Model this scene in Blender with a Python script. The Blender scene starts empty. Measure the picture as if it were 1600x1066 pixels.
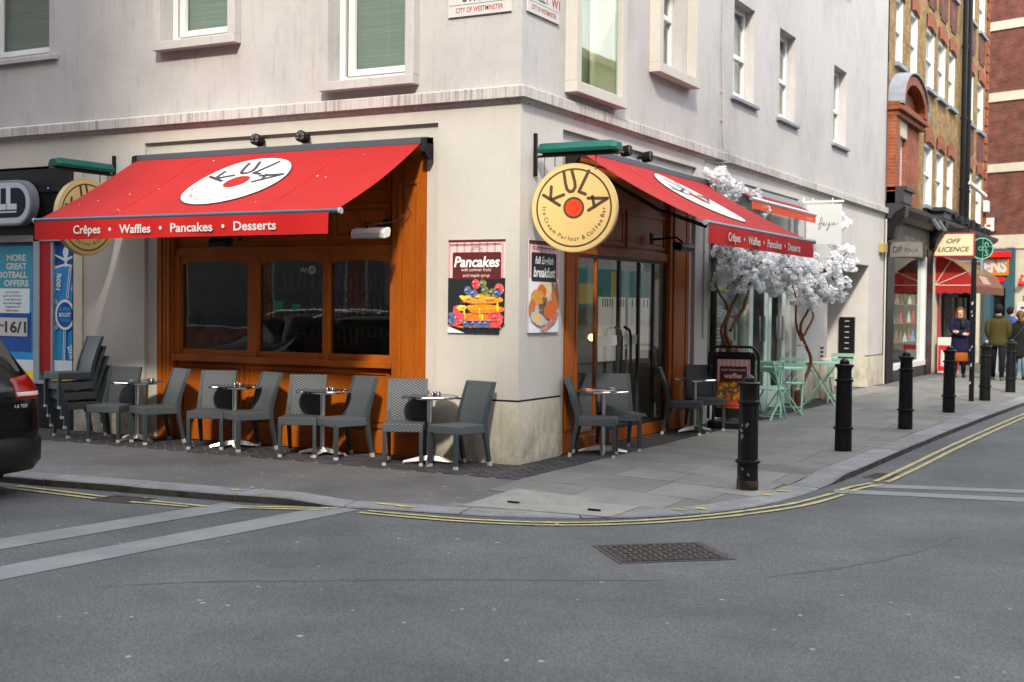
import bpy, bmesh, math, random
from mathutils import Vector, Matrix
random.seed(7)
PI = math.pi
# ------------------------------------------------------------------ camera, world, sun, exposure
sc = bpy.context.scene
col = sc.collection
cd = bpy.data.cameras.new('camera')
cam = bpy.data.objects.new('camera', cd); col.objects.link(cam)
cd.sensor_width = 36; cd.lens = 1976 / 1600 * 36
cd.clip_start = 0.1; cd.clip_end = 600
R = ((0.879, 0.4766, 0.0104), (0.0218, -0.0197, -0.9996))
right = Vector(R[0]).normalized(); down = Vector(R[1]); down = (down - right * down.dot(right)).normalized()
back = right.cross(-down)
cam.matrix_world = Matrix(((right.x, -down.x, back.x, 6.054), (right.y, -down.y, back.y, -11.313), (right.z, -down.z, back.z, 1.62), (0, 0, 0, 1)))
cd.dof.use_dof = True; cd.dof.focus_distance = 12.3; cd.dof.aperture_fstop = 2.6
sc.camera = cam
w = bpy.data.worlds.new('World'); sc.world = w; w.use_nodes = True
nt = w.node_tree; nt.nodes.clear()
sky = nt.nodes.new('ShaderNodeTexSky'); sky.sky_type = 'NISHITA'; sky.sun_disc = False
SUN = Vector((0.5, -1.0, 0.9)).normalized()
sky.sun_elevation = math.asin(SUN.z); sky.sun_rotation = math.atan2(SUN.x, SUN.y)
sky.air_density = 1.0; sky.dust_density = 2.5; sky.ozone_density = 1.0
bg = nt.nodes.new('ShaderNodeBackground'); bg.inputs['Strength'].default_value = 0.15
wo = nt.nodes.new('ShaderNodeOutputWorld')
# thin bright cloud veil over the blue: noise mixes the clear sky with pale cloud
_tc0 = nt.nodes.new('ShaderNodeTexCoord'); _nz = nt.nodes.new('ShaderNodeTexNoise'); _nz.inputs['Scale'].default_value = 2.2; _nz.inputs['Detail'].default_value = 6
_mr = nt.nodes.new('ShaderNodeMapRange'); _mr.inputs[1].default_value = .35; _mr.inputs[2].default_value = .65; _mr.inputs[3].default_value = .55; _mr.inputs[4].default_value = .95
_mx = nt.nodes.new('ShaderNodeMix'); _mx.data_type = 'RGBA'; _mx.inputs[7].default_value = (7.0, 7.15, 7.45, 1)
nt.links.new(_tc0.outputs['Generated'], _nz.inputs['Vector']); nt.links.new(_nz.outputs['Fac'], _mr.inputs[0]); nt.links.new(_mr.outputs[0], _mx.inputs[0])
nt.links.new(sky.outputs[0], _mx.inputs[6]); nt.links.new(_mx.outputs[2], bg.inputs[0]); nt.links.new(bg.outputs[0], wo.inputs[0])
sl = bpy.data.lights.new('sun', 'SUN'); sl.energy = 1.5; sl.angle = math.radians(4.5); sl.color = (1.0, 0.91, 0.78)
so = bpy.data.objects.new('sun', sl); col.objects.link(so)
so.rotation_euler = SUN.to_track_quat('Z', 'Y').to_euler()
vs = sc.view_settings; vs.view_transform = 'Standard'; vs.look = 'None'; vs.exposure = 1.8; vs.gamma = 1.0
vs.use_curve_mapping = False

# ------------------------------------------------------------------ materials
def rgb(c): return (c[0], c[1], c[2], 1.0)
MATS = {}
def mat(name, c, rough=0.7, metal=0.0, var=0.0, vscale=2.0, bump=0.0, bscale=40.0, c2=None, spec=0.22, rnd=0.0,
        stretch=(1, 1, 1), detail=4, emit=None, coat=0.0, objco=False, fine=0.0):
    """noise-varied principled material; c2 = second colour mixed by noise, rnd = per-object tint"""
    m = bpy.data.materials.new(name); m.use_nodes = True; t = m.node_tree; N = t.nodes; L = t.links
    p = N['Principled BSDF']; MATS[name] = m
    p.inputs['Roughness'].default_value = rough; p.inputs['Metallic'].default_value = metal
    p.inputs['Specular IOR Level'].default_value = spec
    p.inputs['Coat Weight'].default_value = coat
    p.inputs['Base Color'].default_value = rgb(c)
    tc = N.new('ShaderNodeTexCoord'); mp = N.new('ShaderNodeMapping'); mp.inputs['Scale'].default_value = stretch
    L.new(tc.outputs['Object'], mp.inputs['Vector'])
    src = mp.outputs[0]
    if c2 is None and var: c2 = tuple(x * (1 - var) for x in c); c = tuple(min(1, x * (1 + var)) for x in c)
    out = None
    if c2 is not None:
        n = N.new('ShaderNodeTexNoise'); n.inputs['Scale'].default_value = vscale; n.inputs['Detail'].default_value = detail
        n.inputs['Roughness'].default_value = 0.65
        L.new(src, n.inputs['Vector'])
        r = N.new('ShaderNodeValToRGB'); r.color_ramp.elements[0].position = 0.32; r.color_ramp.elements[1].position = 0.68
        r.color_ramp.elements[0].color = rgb(c2); r.color_ramp.elements[1].color = rgb(c)
        L.new(n.outputs['Fac'], r.inputs[0]); out = r.outputs[0]
    if fine:
        n3 = N.new('ShaderNodeTexNoise'); n3.inputs['Scale'].default_value = 90; n3.inputs['Detail'].default_value = 3
        L.new(src, n3.inputs['Vector'])
        mr = N.new('ShaderNodeMapRange'); mr.inputs[1].default_value = .3; mr.inputs[2].default_value = .7
        mr.inputs[3].default_value = 1 - fine; mr.inputs[4].default_value = 1 + fine
        L.new(n3.outputs['Fac'], mr.inputs[0])
        mx = N.new('ShaderNodeVectorMath'); mx.operation = 'SCALE'
        if out: L.new(out, mx.inputs[0])
        else: mx.inputs[0].default_value = c
        L.new(mr.outputs[0], mx.inputs['Scale']); out = mx.outputs[0]
    if rnd:
        oi = N.new('ShaderNodeObjectInfo'); mr = N.new('ShaderNodeMapRange')
        mr.inputs[3].default_value = 1 - rnd; mr.inputs[4].default_value = 1 + rnd
        L.new(oi.outputs['Random'], mr.inputs[0])
        mx = N.new('ShaderNodeVectorMath'); mx.operation = 'SCALE'
        if out: L.new(out, mx.inputs[0])
        else: mx.inputs[0].default_value = c
        L.new(mr.outputs[0], mx.inputs['Scale']); out = mx.outputs[0]
    if out: L.new(out, p.inputs['Base Color'])
    if bump:
        n2 = N.new('ShaderNodeTexNoise'); n2.inputs['Scale'].default_value = bscale; n2.inputs['Detail'].default_value = 5
        L.new(src, n2.inputs['Vector'])
        b = N.new('ShaderNodeBump'); b.inputs['Strength'].default_value = min(1, bump); b.inputs['Distance'].default_value = 0.01
        L.new(n2.outputs['Fac'], b.inputs['Height']); L.new(b.outputs[0], p.inputs['Normal'])
    if emit:
        p.inputs['Emission Color'].default_value = rgb(emit[0]); p.inputs['Emission Strength'].default_value = emit[1]
    return m

def glass(name, tint=(.9, .95, .93), refl=1.0, alpha=0.0, ior=1.5):
    """thin glass sheet: fresnel mix of transparent and mirror"""
    m = bpy.data.materials.new(name); m.use_nodes = True; t = m.node_tree; N = t.nodes; L = t.links; N.clear()
    o = N.new('ShaderNodeOutputMaterial'); tr = N.new('ShaderNodeBsdfTransparent'); gl = N.new('ShaderNodeBsdfGlossy')
    gl.inputs['Roughness'].default_value = 0.02; gl.inputs['Color'].default_value = (1, 1, 1, 1)
    tr.inputs['Color'].default_value = rgb(tint)
    fr = N.new('ShaderNodeFresnel'); ge = N.new('ShaderNodeNewGeometry'); im_ = N.new('ShaderNodeMapRange'); im_.inputs[3].default_value = ior; im_.inputs[4].default_value = 1 / ior
    L.new(ge.outputs['Backfacing'], im_.inputs[0]); L.new(im_.outputs[0], fr.inputs['IOR'])
    ml = N.new('ShaderNodeMath'); ml.operation = 'MULTIPLY'; ml.inputs[1].default_value = refl; ml.use_clamp = True
    mx = N.new('ShaderNodeMixShader')
    nz = N.new('ShaderNodeTexNoise'); nz.inputs['Scale'].default_value = 1.6; bp = N.new('ShaderNodeBump')
    bp.inputs['Strength'].default_value = .06; bp.inputs['Distance'].default_value = .01
    tc = N.new('ShaderNodeTexCoord'); L.new(tc.outputs['Object'], nz.inputs['Vector']); L.new(nz.outputs[0], bp.inputs['Height'])
    L.new(bp.outputs[0], gl.inputs['Normal'])
    L.new(fr.outputs[0], ml.inputs[0]); L.new(ml.outputs[0], mx.inputs[0]); L.new(tr.outputs[0], mx.inputs[1]); L.new(gl.outputs[0], mx.inputs[2])
    L.new(mx.outputs[0], o.inputs['Surface'])
    MATS[name] = m; return m

def stucco(name, c, dirt, soot=0.35, zdirt=None, streak=(.55, .8)):
    """painted render with blotches, vertical run-off streaks and soot; zdirt = (z0, z1) band where dirt gathers"""
    m = mat(name, c, rough=.85, bump=.25, bscale=60)
    t = m.node_tree; N = t.nodes; L = t.links; p = N['Principled BSDF']
    tc = N.new('ShaderNodeTexCoord')
    def noise(scale, st, det=4):
        mp = N.new('ShaderNodeMapping'); mp.inputs['Scale'].default_value = st; L.new(tc.outputs['Object'], mp.inputs[0])
        n = N.new('ShaderNodeTexNoise'); n.inputs['Scale'].default_value = scale; n.inputs['Detail'].default_value = det
        n.inputs['Roughness'].default_value = .7
        L.new(mp.outputs[0], n.inputs['Vector']); return n.outputs['Fac']
    def ramp(s, a, b, lo=0., hi=1.):
        mr = N.new('ShaderNodeMapRange'); mr.inputs[1].default_value = a; mr.inputs[2].default_value = b
        mr.inputs[3].default_value = lo; mr.inputs[4].default_value = hi; L.new(s, mr.inputs[0]); return mr.outputs[0]
    def mth(op, a, b):
        q = N.new('ShaderNodeMath'); q.operation = op; q.use_clamp = True
        for i, v in enumerate((a, b)):
            if isinstance(v, float): q.inputs[i].default_value = v
            else: L.new(v, q.inputs[i])
        return q.outputs[0]
    f = mth('ADD', ramp(noise(.7, (1, 1, .8)), .45, .75, 0, .45), ramp(noise(3.5, (4, 4, .35), 5), streak[0], streak[1], 0, soot))
    f = mth('ADD', f, ramp(noise(14, (1, 1, 1), 3), .5, .8, 0, .18))
    if zdirt:
        sp = N.new('ShaderNodeSeparateXYZ'); L.new(tc.outputs['Object'], sp.inputs[0])
        band = ramp(sp.outputs['Z'], zdirt[0], zdirt[1], .85, 0.)
        f = mth('ADD', f, mth('MULTIPLY', band, ramp(noise(5, (1, 1, .6), 5), .35, .65)))
    mx = N.new('ShaderNodeMix'); mx.data_type = 'RGBA'; mx.inputs[6].default_value = rgb(c); mx.inputs[7].default_value = rgb(dirt)
    L.new(f, mx.inputs[0]); L.new(mx.outputs[2], p.inputs['Base Color'])
    return m

def wicker(name, c, c2, k=190.):
    m = mat(name, c, rough=.55); t = m.node_tree; N = t.nodes; L = t.links; p = N['Principled BSDF']
    uv = N.new('ShaderNodeUVMap'); sp = N.new('ShaderNodeSeparateXYZ'); L.new(uv.outputs[0], sp.inputs[0])
    def mth(op, a, b=0.):
        q = N.new('ShaderNodeMath'); q.operation = op
        for i, v in enumerate((a, b)):
            if isinstance(v, float): q.inputs[i].default_value = v
            else: L.new(v, q.inputs[i])
        return q.outputs[0]
    sx = mth('SINE', mth('MULTIPLY', sp.outputs[0], k * .75)); sy = mth('SINE', mth('MULTIPLY', sp.outputs[1], k * 1.25))
    h = mth('ADD', mth('MULTIPLY', mth('MULTIPLY', sx, sy), .5), .5)
    mx = N.new('ShaderNodeMix'); mx.data_type = 'RGBA'; mx.inputs[6].default_value = rgb(c2); mx.inputs[7].default_value = rgb(c)
    L.new(h, mx.inputs[0]); oi = N.new('ShaderNodeObjectInfo'); mr = N.new('ShaderNodeMapRange'); mr.inputs[3].default_value = .82; mr.inputs[4].default_value = 1.16
    L.new(oi.outputs['Random'], mr.inputs[0]); sv = N.new('ShaderNodeVectorMath'); sv.operation = 'SCALE'; L.new(mx.outputs[2], sv.inputs[0]); L.new(mr.outputs[0], sv.inputs['Scale']); L.new(sv.outputs[0], p.inputs['Base Color'])
    b = N.new('ShaderNodeBump'); b.inputs['Strength'].default_value = .8; b.inputs['Distance'].default_value = .004
    L.new(h, b.inputs['Height']); L.new(b.outputs[0], p.inputs['Normal'])
    return m

def brickmat(name, c1, c2, mortar, bw=.225, bh=.075, ms=.012, bump=.6, var=.5):
    m = mat(name, c1, rough=.9); t = m.node_tree; N = t.nodes; L = t.links; p = N['Principled BSDF']
    uv = N.new('ShaderNodeUVMap'); b = N.new('ShaderNodeTexBrick')
    b.inputs['Scale'].default_value = 1; b.inputs['Brick Width'].default_value = bw; b.inputs['Row Height'].default_value = bh
    b.inputs['Mortar Size'].default_value = ms; b.inputs['Color1'].default_value = rgb(c1); b.inputs['Color2'].default_value = rgb(c2)
    b.inputs['Mortar'].default_value = rgb(mortar); b.inputs['Bias'].default_value = -.1
    n = N.new('ShaderNodeTexNoise'); n.inputs['Scale'].default_value = 2.5; n.inputs['Detail'].default_value = 5
    mr = N.new('ShaderNodeMapRange'); mr.inputs[1].default_value = .3; mr.inputs[2].default_value = .7
    mr.inputs[3].default_value = 1 - var; mr.inputs[4].default_value = 1 + var * .6
    L.new(uv.outputs[0], b.inputs['Vector']); L.new(uv.outputs[0], n.inputs['Vector']); L.new(n.outputs['Fac'], mr.inputs[0])
    s = N.new('ShaderNodeVectorMath'); s.operation = 'SCALE'; L.new(b.outputs['Color'], s.inputs[0]); L.new(mr.outputs[0], s.inputs['Scale'])
    L.new(s.outputs[0], p.inputs['Base Color'])
    bp = N.new('ShaderNodeBump'); bp.inputs['Strength'].default_value = bump; bp.inputs['Distance'].default_value = .01; bp.invert = True
    L.new(b.outputs['Fac'], bp.inputs['Height']); L.new(bp.outputs[0], p.inputs['Normal'])
    return m

WALL = stucco('painted_render', (.440, .425, .415), (.215, .205, .20), .6)
WALLR = stucco('ground_floor_render', (.50, .475, .45), (.33, .31, .29), .3)
PIER = stucco('cream_render', (.485, .465, .42), (.36, .335, .30), .25)
PLINTH = stucco('stained_plinth', (.56, .52, .42), (.20, .18, .13), .3, (0.0, .75))
CORN = stucco('streaked_cornice', (.48, .455, .43), (.13, .123, .115), .8, streak=(.50, .68))
# the cornice gets dense narrow black run-off streaks
_t = CORN.node_tree
for _n in _t.nodes:
    if _n.type == 'MAPPING' and abs(_n.inputs['Scale'].default_value[2] - .35) < 1e-4: _n.inputs['Scale'].default_value = (9, 9, .15)
CREAM = mat('cream_paint', (.52, .48, .38), .8, var=.06, vscale=3, bump=.15)
BLACK = mat('black_paint', (.006, .006, .007), .45, var=.3, vscale=5)
BLACKM = mat('matt_black', (.009, .009, .010), .7)
IRON = mat('black_bollard_paint', (.005, .006, .008), .35, c2=(.012, .012, .013), vscale=9, bump=.35, bscale=22)
RUST = mat('rusty_chipped_paint', (.008, .008, .009), .5, c2=(.10, .065, .035), vscale=14, bump=.4)
WHITE = mat('white_upvc', (.62, .63, .61), .4, var=.04)
GREYF = mat('grey_frame', (.28, .33, .35), .4)
RED = mat('awning_red', (.30, .011, .010), .8, c2=(.26, .009, .009), vscale=1.6, bump=.1, bscale=9)
REDV = mat('valance_red', (.42, .010, .010), .8, c2=(.37, .009, .009), vscale=2)
OFFW = mat('print_white', (.50, .495, .47), .7)
NAVY = mat('print_navy', (.030, .035, .055), .6)
BARM = mat('blue_grey_bar', (.06, .10, .14), .3, metal=.4)
ORANGE = mat('orange_stained_wood', (.36, .090, .006), .45, c2=(.25, .060, .004), vscale=3, stretch=(1, 1, .3), bump=.12, bscale=18, coat=.1, fine=.12)
TAN = mat('sign_yellow', (.66, .47, .185), .5)
TANE = mat('sign_rim', (.50, .38, .20), .5)
BROWN = mat('sign_brown', (.085, .05, .032), .6)
SRED = mat('sign_red', (.85, .05, .015), .5)
GREEN = mat('trough_green', (.008, .095, .075), .45, var=.15)
WICK = wicker('grey_wicker', (.122, .140, .150), (.010, .013, .016))
WICKD = mat('grey_wicker_frame', (.038, .049, .055), .5, fine=.25)
CAPM = mat('foot_cap_grey', (.42, .43, .43), .5)
ALU = mat('brushed_aluminium', (.62, .62, .61), .28, metal=1.0, var=.06)
CHROME = mat('chrome', (.75, .75, .75), .1, metal=1.0)
TOPM = mat('table_steel', (.36, .34, .32), .2, metal=1.0, c2=(.28, .26, .24), vscale=5)
GLASS = glass('window_glass', (.95, .97, .96), 1.0)
GLASSD = glass('dark_shop_glass', (.88, .89, .90), 1.25)
GLASSG = glass('green_window_glass', (.955, .975, .965), .9)
BALU = glass('balustrade_glass', (.82, .86, .72), 1.0)
DARKIN = mat('dark_interior', (.016, .015, .016), .8)
DIMIN = mat('dim_interior', (.055, .048, .042), .8, var=.4)
CURT = mat('net_curtain', (.34, .39, .375), .9, var=.12, vscale=6, stretch=(6, 6, .5))
BLIND = mat('roller_blind_green', (.205, .265, .235), .8, c2=(.15, .20, .175), vscale=3, stretch=(.3, .3, 22))
ASPH = mat('road_asphalt', (.099, .103, .104), .8, c2=(.053, .056, .057), vscale=.7, detail=12, bump=1.0, bscale=100, fine=.6, spec=.35)
PASPH = mat('pavement_asphalt', (.125, .118, .112), .8, c2=(.068, .064, .062), vscale=.9, detail=8, bump=.5, bscale=90, fine=.3, spec=.35)
SLAB = mat('york_slab', (.165, .165, .150), .72, c2=(.115, .117, .112), vscale=1.4, bump=.3, bscale=30, rnd=.13, fine=.15)
KERB = mat('granite_kerb', (.20, .205, .21), .75, c2=(.135, .135, .137), vscale=4, bump=.4, bscale=60, rnd=.12, fine=.3)
KFACE = mat('dark_kerb_face', (.045, .040, .033), .9, c2=(.10, .09, .075), vscale=6, bump=.5)  # kerb face set darker and browner than its top
SETT = mat('pale_granite_band', (.185, .197, .200), .75, c2=(.130, .142, .146), vscale=1.5, detail=7, bump=.4, bscale=80, fine=.2)
PAVER = mat('clay_paver', (.060, .055, .058), .75, rnd=.28, c2=(.038, .036, .038), vscale=20, bump=.3)
MORT = mat('pale_mortar', (.19, .18, .17), .9, var=.3, vscale=8)
YEL = mat('worn_yellow_line', (.44, .385, .16), .75, c2=(.20, .185, .125), vscale=9, detail=8, fine=.3)
YELB = mat('yellow_spray', (.62, .52, .05), .7, c2=(.3, .26, .07), vscale=18)
GUM = mat('pale_gum', (.30, .30, .29), .8)
MANH = mat('rusty_iron_cover', (.030, .023, .021), .6, c2=(.065, .055, .050), vscale=18, bump=1.0, bscale=24)
CONC = mat('pale_concrete', (.24, .232, .205), .85, c2=(.18, .175, .158), vscale=5, bump=.3, fine=.2)
MINT = mat('mint_metal', (.36, .62, .47), .45)
BARK = mat('orange_bark', (.17, .062, .022), .6, c2=(.10, .038, .016), vscale=9, stretch=(1, 1, .35), bump=.6, bscale=18)
PETAL = mat('white_petal', (.88, .88, .87), .9, rnd=0, c2=(.78, .80, .84), vscale=2.2)
STOCKB = brickmat('yellow_stock_brick', (.33, .205, .060), (.19, .112, .036), (.20, .155, .10), var=.35)
REDB = brickmat('orange_red_brick', (.31, .070, .024), (.22, .048, .020), (.22, .12, .08), var=.3)
REDB2 = brickmat('red_brick', (.165, .045, .030), (.105, .030, .021), (.12, .075, .06), var=.35)
STONE = mat('portland_stone', (.46, .42, .33), .85, var=.08, vscale=2, bump=.2)
LEAD = mat('lead_grey', (.20, .22, .25), .6, var=.2)
CARM = mat('black_car_paint', (.002, .002, .003), .15, coat=.2)
RUBBER = mat('tyre_rubber', (.015, .015, .015), .8)
TAIL = mat('tail_lamp_red', (.20, .005, .005), .15, coat=.4)
TAILC = mat('tail_lamp_clear', (.5, .42, .40), .15)
SKIN = mat('skin', (.55, .30, .21), .6)
HAIRB = mat('hair_brown', (.11, .052, .022), .6, var=.3, vscale=30)
HAIRD = mat('hair_dark', (.008, .006, .005), .8)
TEAL = mat('teal_board', (.01, .17, .17), .6, emit=((.01, .25, .25), .05))  # board glows faintly by itself to show through the glass
WARM = mat('lit_lamp', (1, .35, .05), .5, emit=((1, .30, .05), 6))
NEON = mat('green_neon', (.015, .22, .045), .5, emit=((.02, .5, .10), .02))

# petals let some light through
_t = PETAL.node_tree; _p = _t.nodes['Principled BSDF']; _tr = _t.nodes.new('ShaderNodeBsdfTranslucent'); _tr.inputs[0].default_value = (.92, .92, .92, 1)
_mm = _t.nodes.new('ShaderNodeMixShader'); _mm.inputs[0].default_value = .38
_t.links.new(_p.outputs[0], _mm.inputs[1]); _t.links.new(_tr.outputs[0], _mm.inputs[2]); _t.links.new(_mm.outputs[0], _t.nodes['Material Output'].inputs[0])
# ------------------------------------------------------------------ mesh helpers
def LF(u, w, z): return (u, -w, z)      # left facade: u = x, w outward (-Y)
def RF(u, w, z): return (w, u, z)       # right facade: u = y, w outward (+X)
def ID(x, y, z): return (x, y, z)
def rootloc(p):
    v = Vector((0, 0, 0))
    while p is not None: v += p.location; p = p.parent
    return v
class MB:
    def __init__(s, T=ID):
        s.v = []; s.f = []; s.mi = []; s.T = T; s.cur = 0
    def add(s, vs, fs, T=None):
        T = T or s.T; n = len(s.v)
        s.v += [tuple(T(*p)) for p in vs]; s.f += [tuple(n + i for i in f) for f in fs]; s.mi += [s.cur] * len(fs); return s
    def box(s, x0, y0, z0, x1, y1, z1):
        if x0 > x1: x0, x1 = x1, x0
        if y0 > y1: y0, y1 = y1, y0
        if z0 > z1: z0, z1 = z1, z0
        return s.add([(x0, y0, z0), (x1, y0, z0), (x1, y1, z0), (x0, y1, z0), (x0, y0, z1), (x1, y0, z1), (x1, y1, z1), (x0, y1, z1)],
                     [(0, 3, 2, 1), (4, 5, 6, 7), (0, 1, 5, 4), (1, 2, 6, 5), (2, 3, 7, 6), (3, 0, 4, 7)])
    def quad(s, a, b, c, d): return s.add([a, b, c, d], [(0, 1, 2, 3)])
    def tube(s, pts, r, n=8, sq=False, cap=True):
        P = [Vector(p) for p in pts]
        rs = r if isinstance(r, (list, tuple)) else [r] * len(P)
        vs = []; ref = None
        for i, p in enumerate(P):
            d = (P[min(i + 1, len(P) - 1)] - P[max(i - 1, 0)])
            d = d.normalized() if d.length > 1e-9 else Vector((0, 0, 1))
            if ref is None: ref = Vector((1, 0, 0)) if abs(d.x) < .9 else Vector((0, 1, 0))
            a = (ref - d * ref.dot(d)).normalized(); ref = a; b = d.cross(a)
            for k in range(n):
                t = 2 * PI * k / n + (PI / 4 if sq else 0); q = rs[i] * (1.414 if sq else 1)
                vs.append(tuple(p + a * (math.cos(t) * q) + b * (math.sin(t) * q)))
        fs = []
        for i in range(len(P) - 1):
            for k in range(n):
                fs.append((i * n + k, i * n + (k + 1) % n, (i + 1) * n + (k + 1) % n, (i + 1) * n + k))
        if cap: fs += [tuple(range(n - 1, -1, -1)), tuple((len(P) - 1) * n + k for k in range(n))]
        return s.add(vs, fs)
    def bar(s, a, b, r): return s.tube([a, b], r, 4, sq=True)
    def lathe(s, prof, c=(0, 0, 0), n=24, sx=1, sy=1):
        vs = []; fs = []
        for r, z in prof:
            for k in range(n): vs.append((c[0] + r * sx * math.cos(2 * PI * k / n), c[1] + r * sy * math.sin(2 * PI * k / n), c[2] + z))
        for i in range(len(prof) - 1):
            for k in range(n): fs.append((i * n + k, i * n + (k + 1) % n, (i + 1) * n + (k + 1) % n, (i + 1) * n + k))
        fs += [tuple(range(n - 1, -1, -1)), tuple((len(prof) - 1) * n + k for k in range(n))]
        return s.add(vs, fs)
    def loft(s, rings, n=14):
        """rings: (cx, cy, z, rx, ry)"""
        vs = []; fs = []
        for cx, cy, z, rx, ry in rings:
            for k in range(n): vs.append((cx + rx * math.cos(2 * PI * k / n), cy + ry * math.sin(2 * PI * k / n), z))
        for i in range(len(rings) - 1):
            for k in range(n): fs.append((i * n + k, i * n + (k + 1) % n, (i + 1) * n + (k + 1) % n, (i + 1) * n + k))
        fs += [tuple(range(n - 1, -1, -1)), tuple((len(rings) - 1) * n + k for k in range(n))]
        return s.add(vs, fs)
    def prism(s, poly, fr, d0, d1):
        """poly 2D, fr(u, v, d) -> 3D, extruded from d0 to d1"""
        n = len(poly)
        a = [fr(u, v, d0) for u, v in poly]; b = [fr(u, v, d1) for u, v in poly]
        return s.add(a + b, [tuple(range(n - 1, -1, -1)), tuple(range(n, 2 * n))] + [(i, (i + 1) % n, n + (i + 1) % n, n + i) for i in range(n)])
    def flat(s, poly, fr, d):
        return s.add([fr(u, v, d) for u, v in poly], [tuple(range(len(poly)))])
    def ball(s, c, r, n=10, m=7, sc=(1, 1, 1)):
        vs = []; fs = []
        for i in range(m + 1):
            ph = PI * i / m
            for k in range(n):
                t = 2 * PI * k / n
                vs.append((c[0] + sc[0] * r * math.sin(ph) * math.cos(t), c[1] + sc[1] * r * math.sin(ph) * math.sin(t), c[2] + sc[2] * r * math.cos(ph)))
        for i in range(m):
            for k in range(n): fs.append((i * n + k, (i + 1) * n + k, (i + 1) * n + (k + 1) % n, i * n + (k + 1) % n))
        return s.add(vs, fs)
    def build(s, name, mats, parent=None, smooth=False, bev=0, world=False, label=None, kind=None, sub=0, mods=None):
        me = bpy.data.meshes.new(name)
        vs = s.v
        if world and parent is not None:
            o0 = rootloc(parent); vs = [(a - o0.x, b - o0.y, c - o0.z) for a, b, c in vs]
        flip = s.T in (LF, RF)
        me.from_pydata(vs, [], [f[::-1] for f in s.f] if flip else s.f)
        ms = mats if isinstance(mats, (list, tuple)) else [mats]
        for m_ in ms: me.materials.append(m_)
        if len(ms) > 1: me.polygons.foreach_set('material_index', s.mi)
        uvl = me.uv_layers.new(name='UVMap')
        data = []
        V = me.vertices
        for p in me.polygons:
            nx, ny, nz = abs(p.normal.x), abs(p.normal.y), abs(p.normal.z)
            for vi in p.vertices:
                c = V[vi].co
                data += (c.y, c.z) if nx >= ny and nx >= nz else ((c.x, c.z) if ny >= nz else (c.x, c.y))
        uvl.data.foreach_set('uv', data)
        if smooth:
            me.polygons.foreach_set('use_smooth', [True] * len(me.polygons))
            if smooth != 'all':
                try: me.set_sharp_from_angle(angle=math.radians(38))
                except Exception: pass
        o = bpy.data.objects.new(name, me); col.objects.link(o)
        if parent is not None: o.parent = parent
        if bev:
            b = o.modifiers.new('bevel', 'BEVEL'); b.width = bev; b.segments = 2; b.limit_method = 'ANGLE'
        if sub:
            b = o.modifiers.new('sub', 'SUBSURF'); b.levels = sub; b.render_levels = sub
        if label: o['label'] = label
        if kind: o['kind'] = kind
        return o
def tag(o, label, cat, group=None):
    o['label'] = label; o['category'] = cat
    if group: o['group'] = group
    return o
def thing(name, label, cat, loc=(0, 0, 0), rz=0, group=None):
    o = bpy.data.objects.new(name, None); col.objects.link(o); o.location = loc; o.rotation_euler = (0, 0, rz)
    o.empty_display_size = .1
    return tag(o, label, cat, group)
def dup(root, loc, rz, label, group=None, scale=None):
    r = root.copy(); col.objects.link(r); r.location = loc; r.rotation_euler = (0, 0, rz); r['label'] = label
    if group: r['group'] = group
    if scale: r.scale = scale
    def rec(src, dst):
        for ch in list(src.children):
            c = ch.copy(); col.objects.link(c); c.parent = dst; rec(ch, c)
    rec(root, r); return r
def struct(o): o['kind'] = 'structure'; return o
_tc = {}
def tgeo(txt, shear=0.0, bold=0.0, space=1.0):
    k = (txt, shear, bold, space)
    if k not in _tc:
        cu = bpy.data.curves.new('t', 'FONT'); cu.body = txt; cu.size = 1; cu.shear = shear; cu.offset = bold; cu.resolution_u = 3
        cu.space_character = space
        o = bpy.data.objects.new('t', cu); col.objects.link(o)
        dg = bpy.context.evaluated_depsgraph_get(); me = bpy.data.meshes.new_from_object(o.evaluated_get(dg))
        vs = [tuple(v.co) for v in me.vertices]; fs = [tuple(p.vertices) for p in me.polygons]
        bpy.data.objects.remove(o); bpy.data.curves.remove(cu); bpy.data.meshes.remove(me)
        _tc[k] = (vs, fs)
    return _tc[k]
def text(mb, txt, fr, cu, cv, h, d, shear=0., bold=0., width=None, space=1., align='c'):
    """flat text centred on (cu, cv) in frame fr(u, v, d); h = cap height; width squeezes"""
    vs, fs = tgeo(txt, shear, bold, space)
    x0 = min(v[0] for v in vs); x1 = max(v[0] for v in vs)
    s = h / .70; sx = s if width is None else width / (x1 - x0)
    xc = (x0 + x1) / 2 if align == 'c' else x0
    mb.add([fr(cu + (v[0] - xc) * sx, cv + (v[1] - .35) * s, d) for v in vs], fs, T=mb.T)
def arctext(mb, txt, fr, cu, cv, r, h, a0, a1, d, outward=True, bold=0.):
    """letters along an arc from angle a0 to a1 (radians, screen ccw)"""
    n = len(txt)
    ws = [(.34 if c in ' il.I' else (.8 if c in 'mwMW' else .56)) for c in txt]; tot = sum(ws); acc = 0
    for c, w_ in zip(txt, ws):
        a = a0 + (a1 - a0) * (acc + w_ / 2) / tot; acc += w_
        if c == ' ': continue
        vs, fs = tgeo(c, 0., bold)
        xc = (min(v[0] for v in vs) + max(v[0] for v in vs)) / 2; s = h / .70
        rot = a - PI / 2 if outward else a + PI / 2
        px, py = cu + r * math.cos(a), cv + r * math.sin(a)
        mb.add([fr(px + ((v[0] - xc) * math.cos(rot) - (v[1] - .35) * math.sin(rot)) * s, py + ((v[0] - xc) * math.sin(rot) + (v[1] - .35) * math.cos(rot)) * s, d) for v in vs], fs)
def circ(cu, cv, r, n=40, ry=None, a0=0, a1=2 * PI):
    ry = r if ry is None else ry
    return [(cu + r * math.cos(a0 + (a1 - a0) * k / n), cv + ry * math.sin(a0 + (a1 - a0) * k / n)) for k in range(n)]
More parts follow.
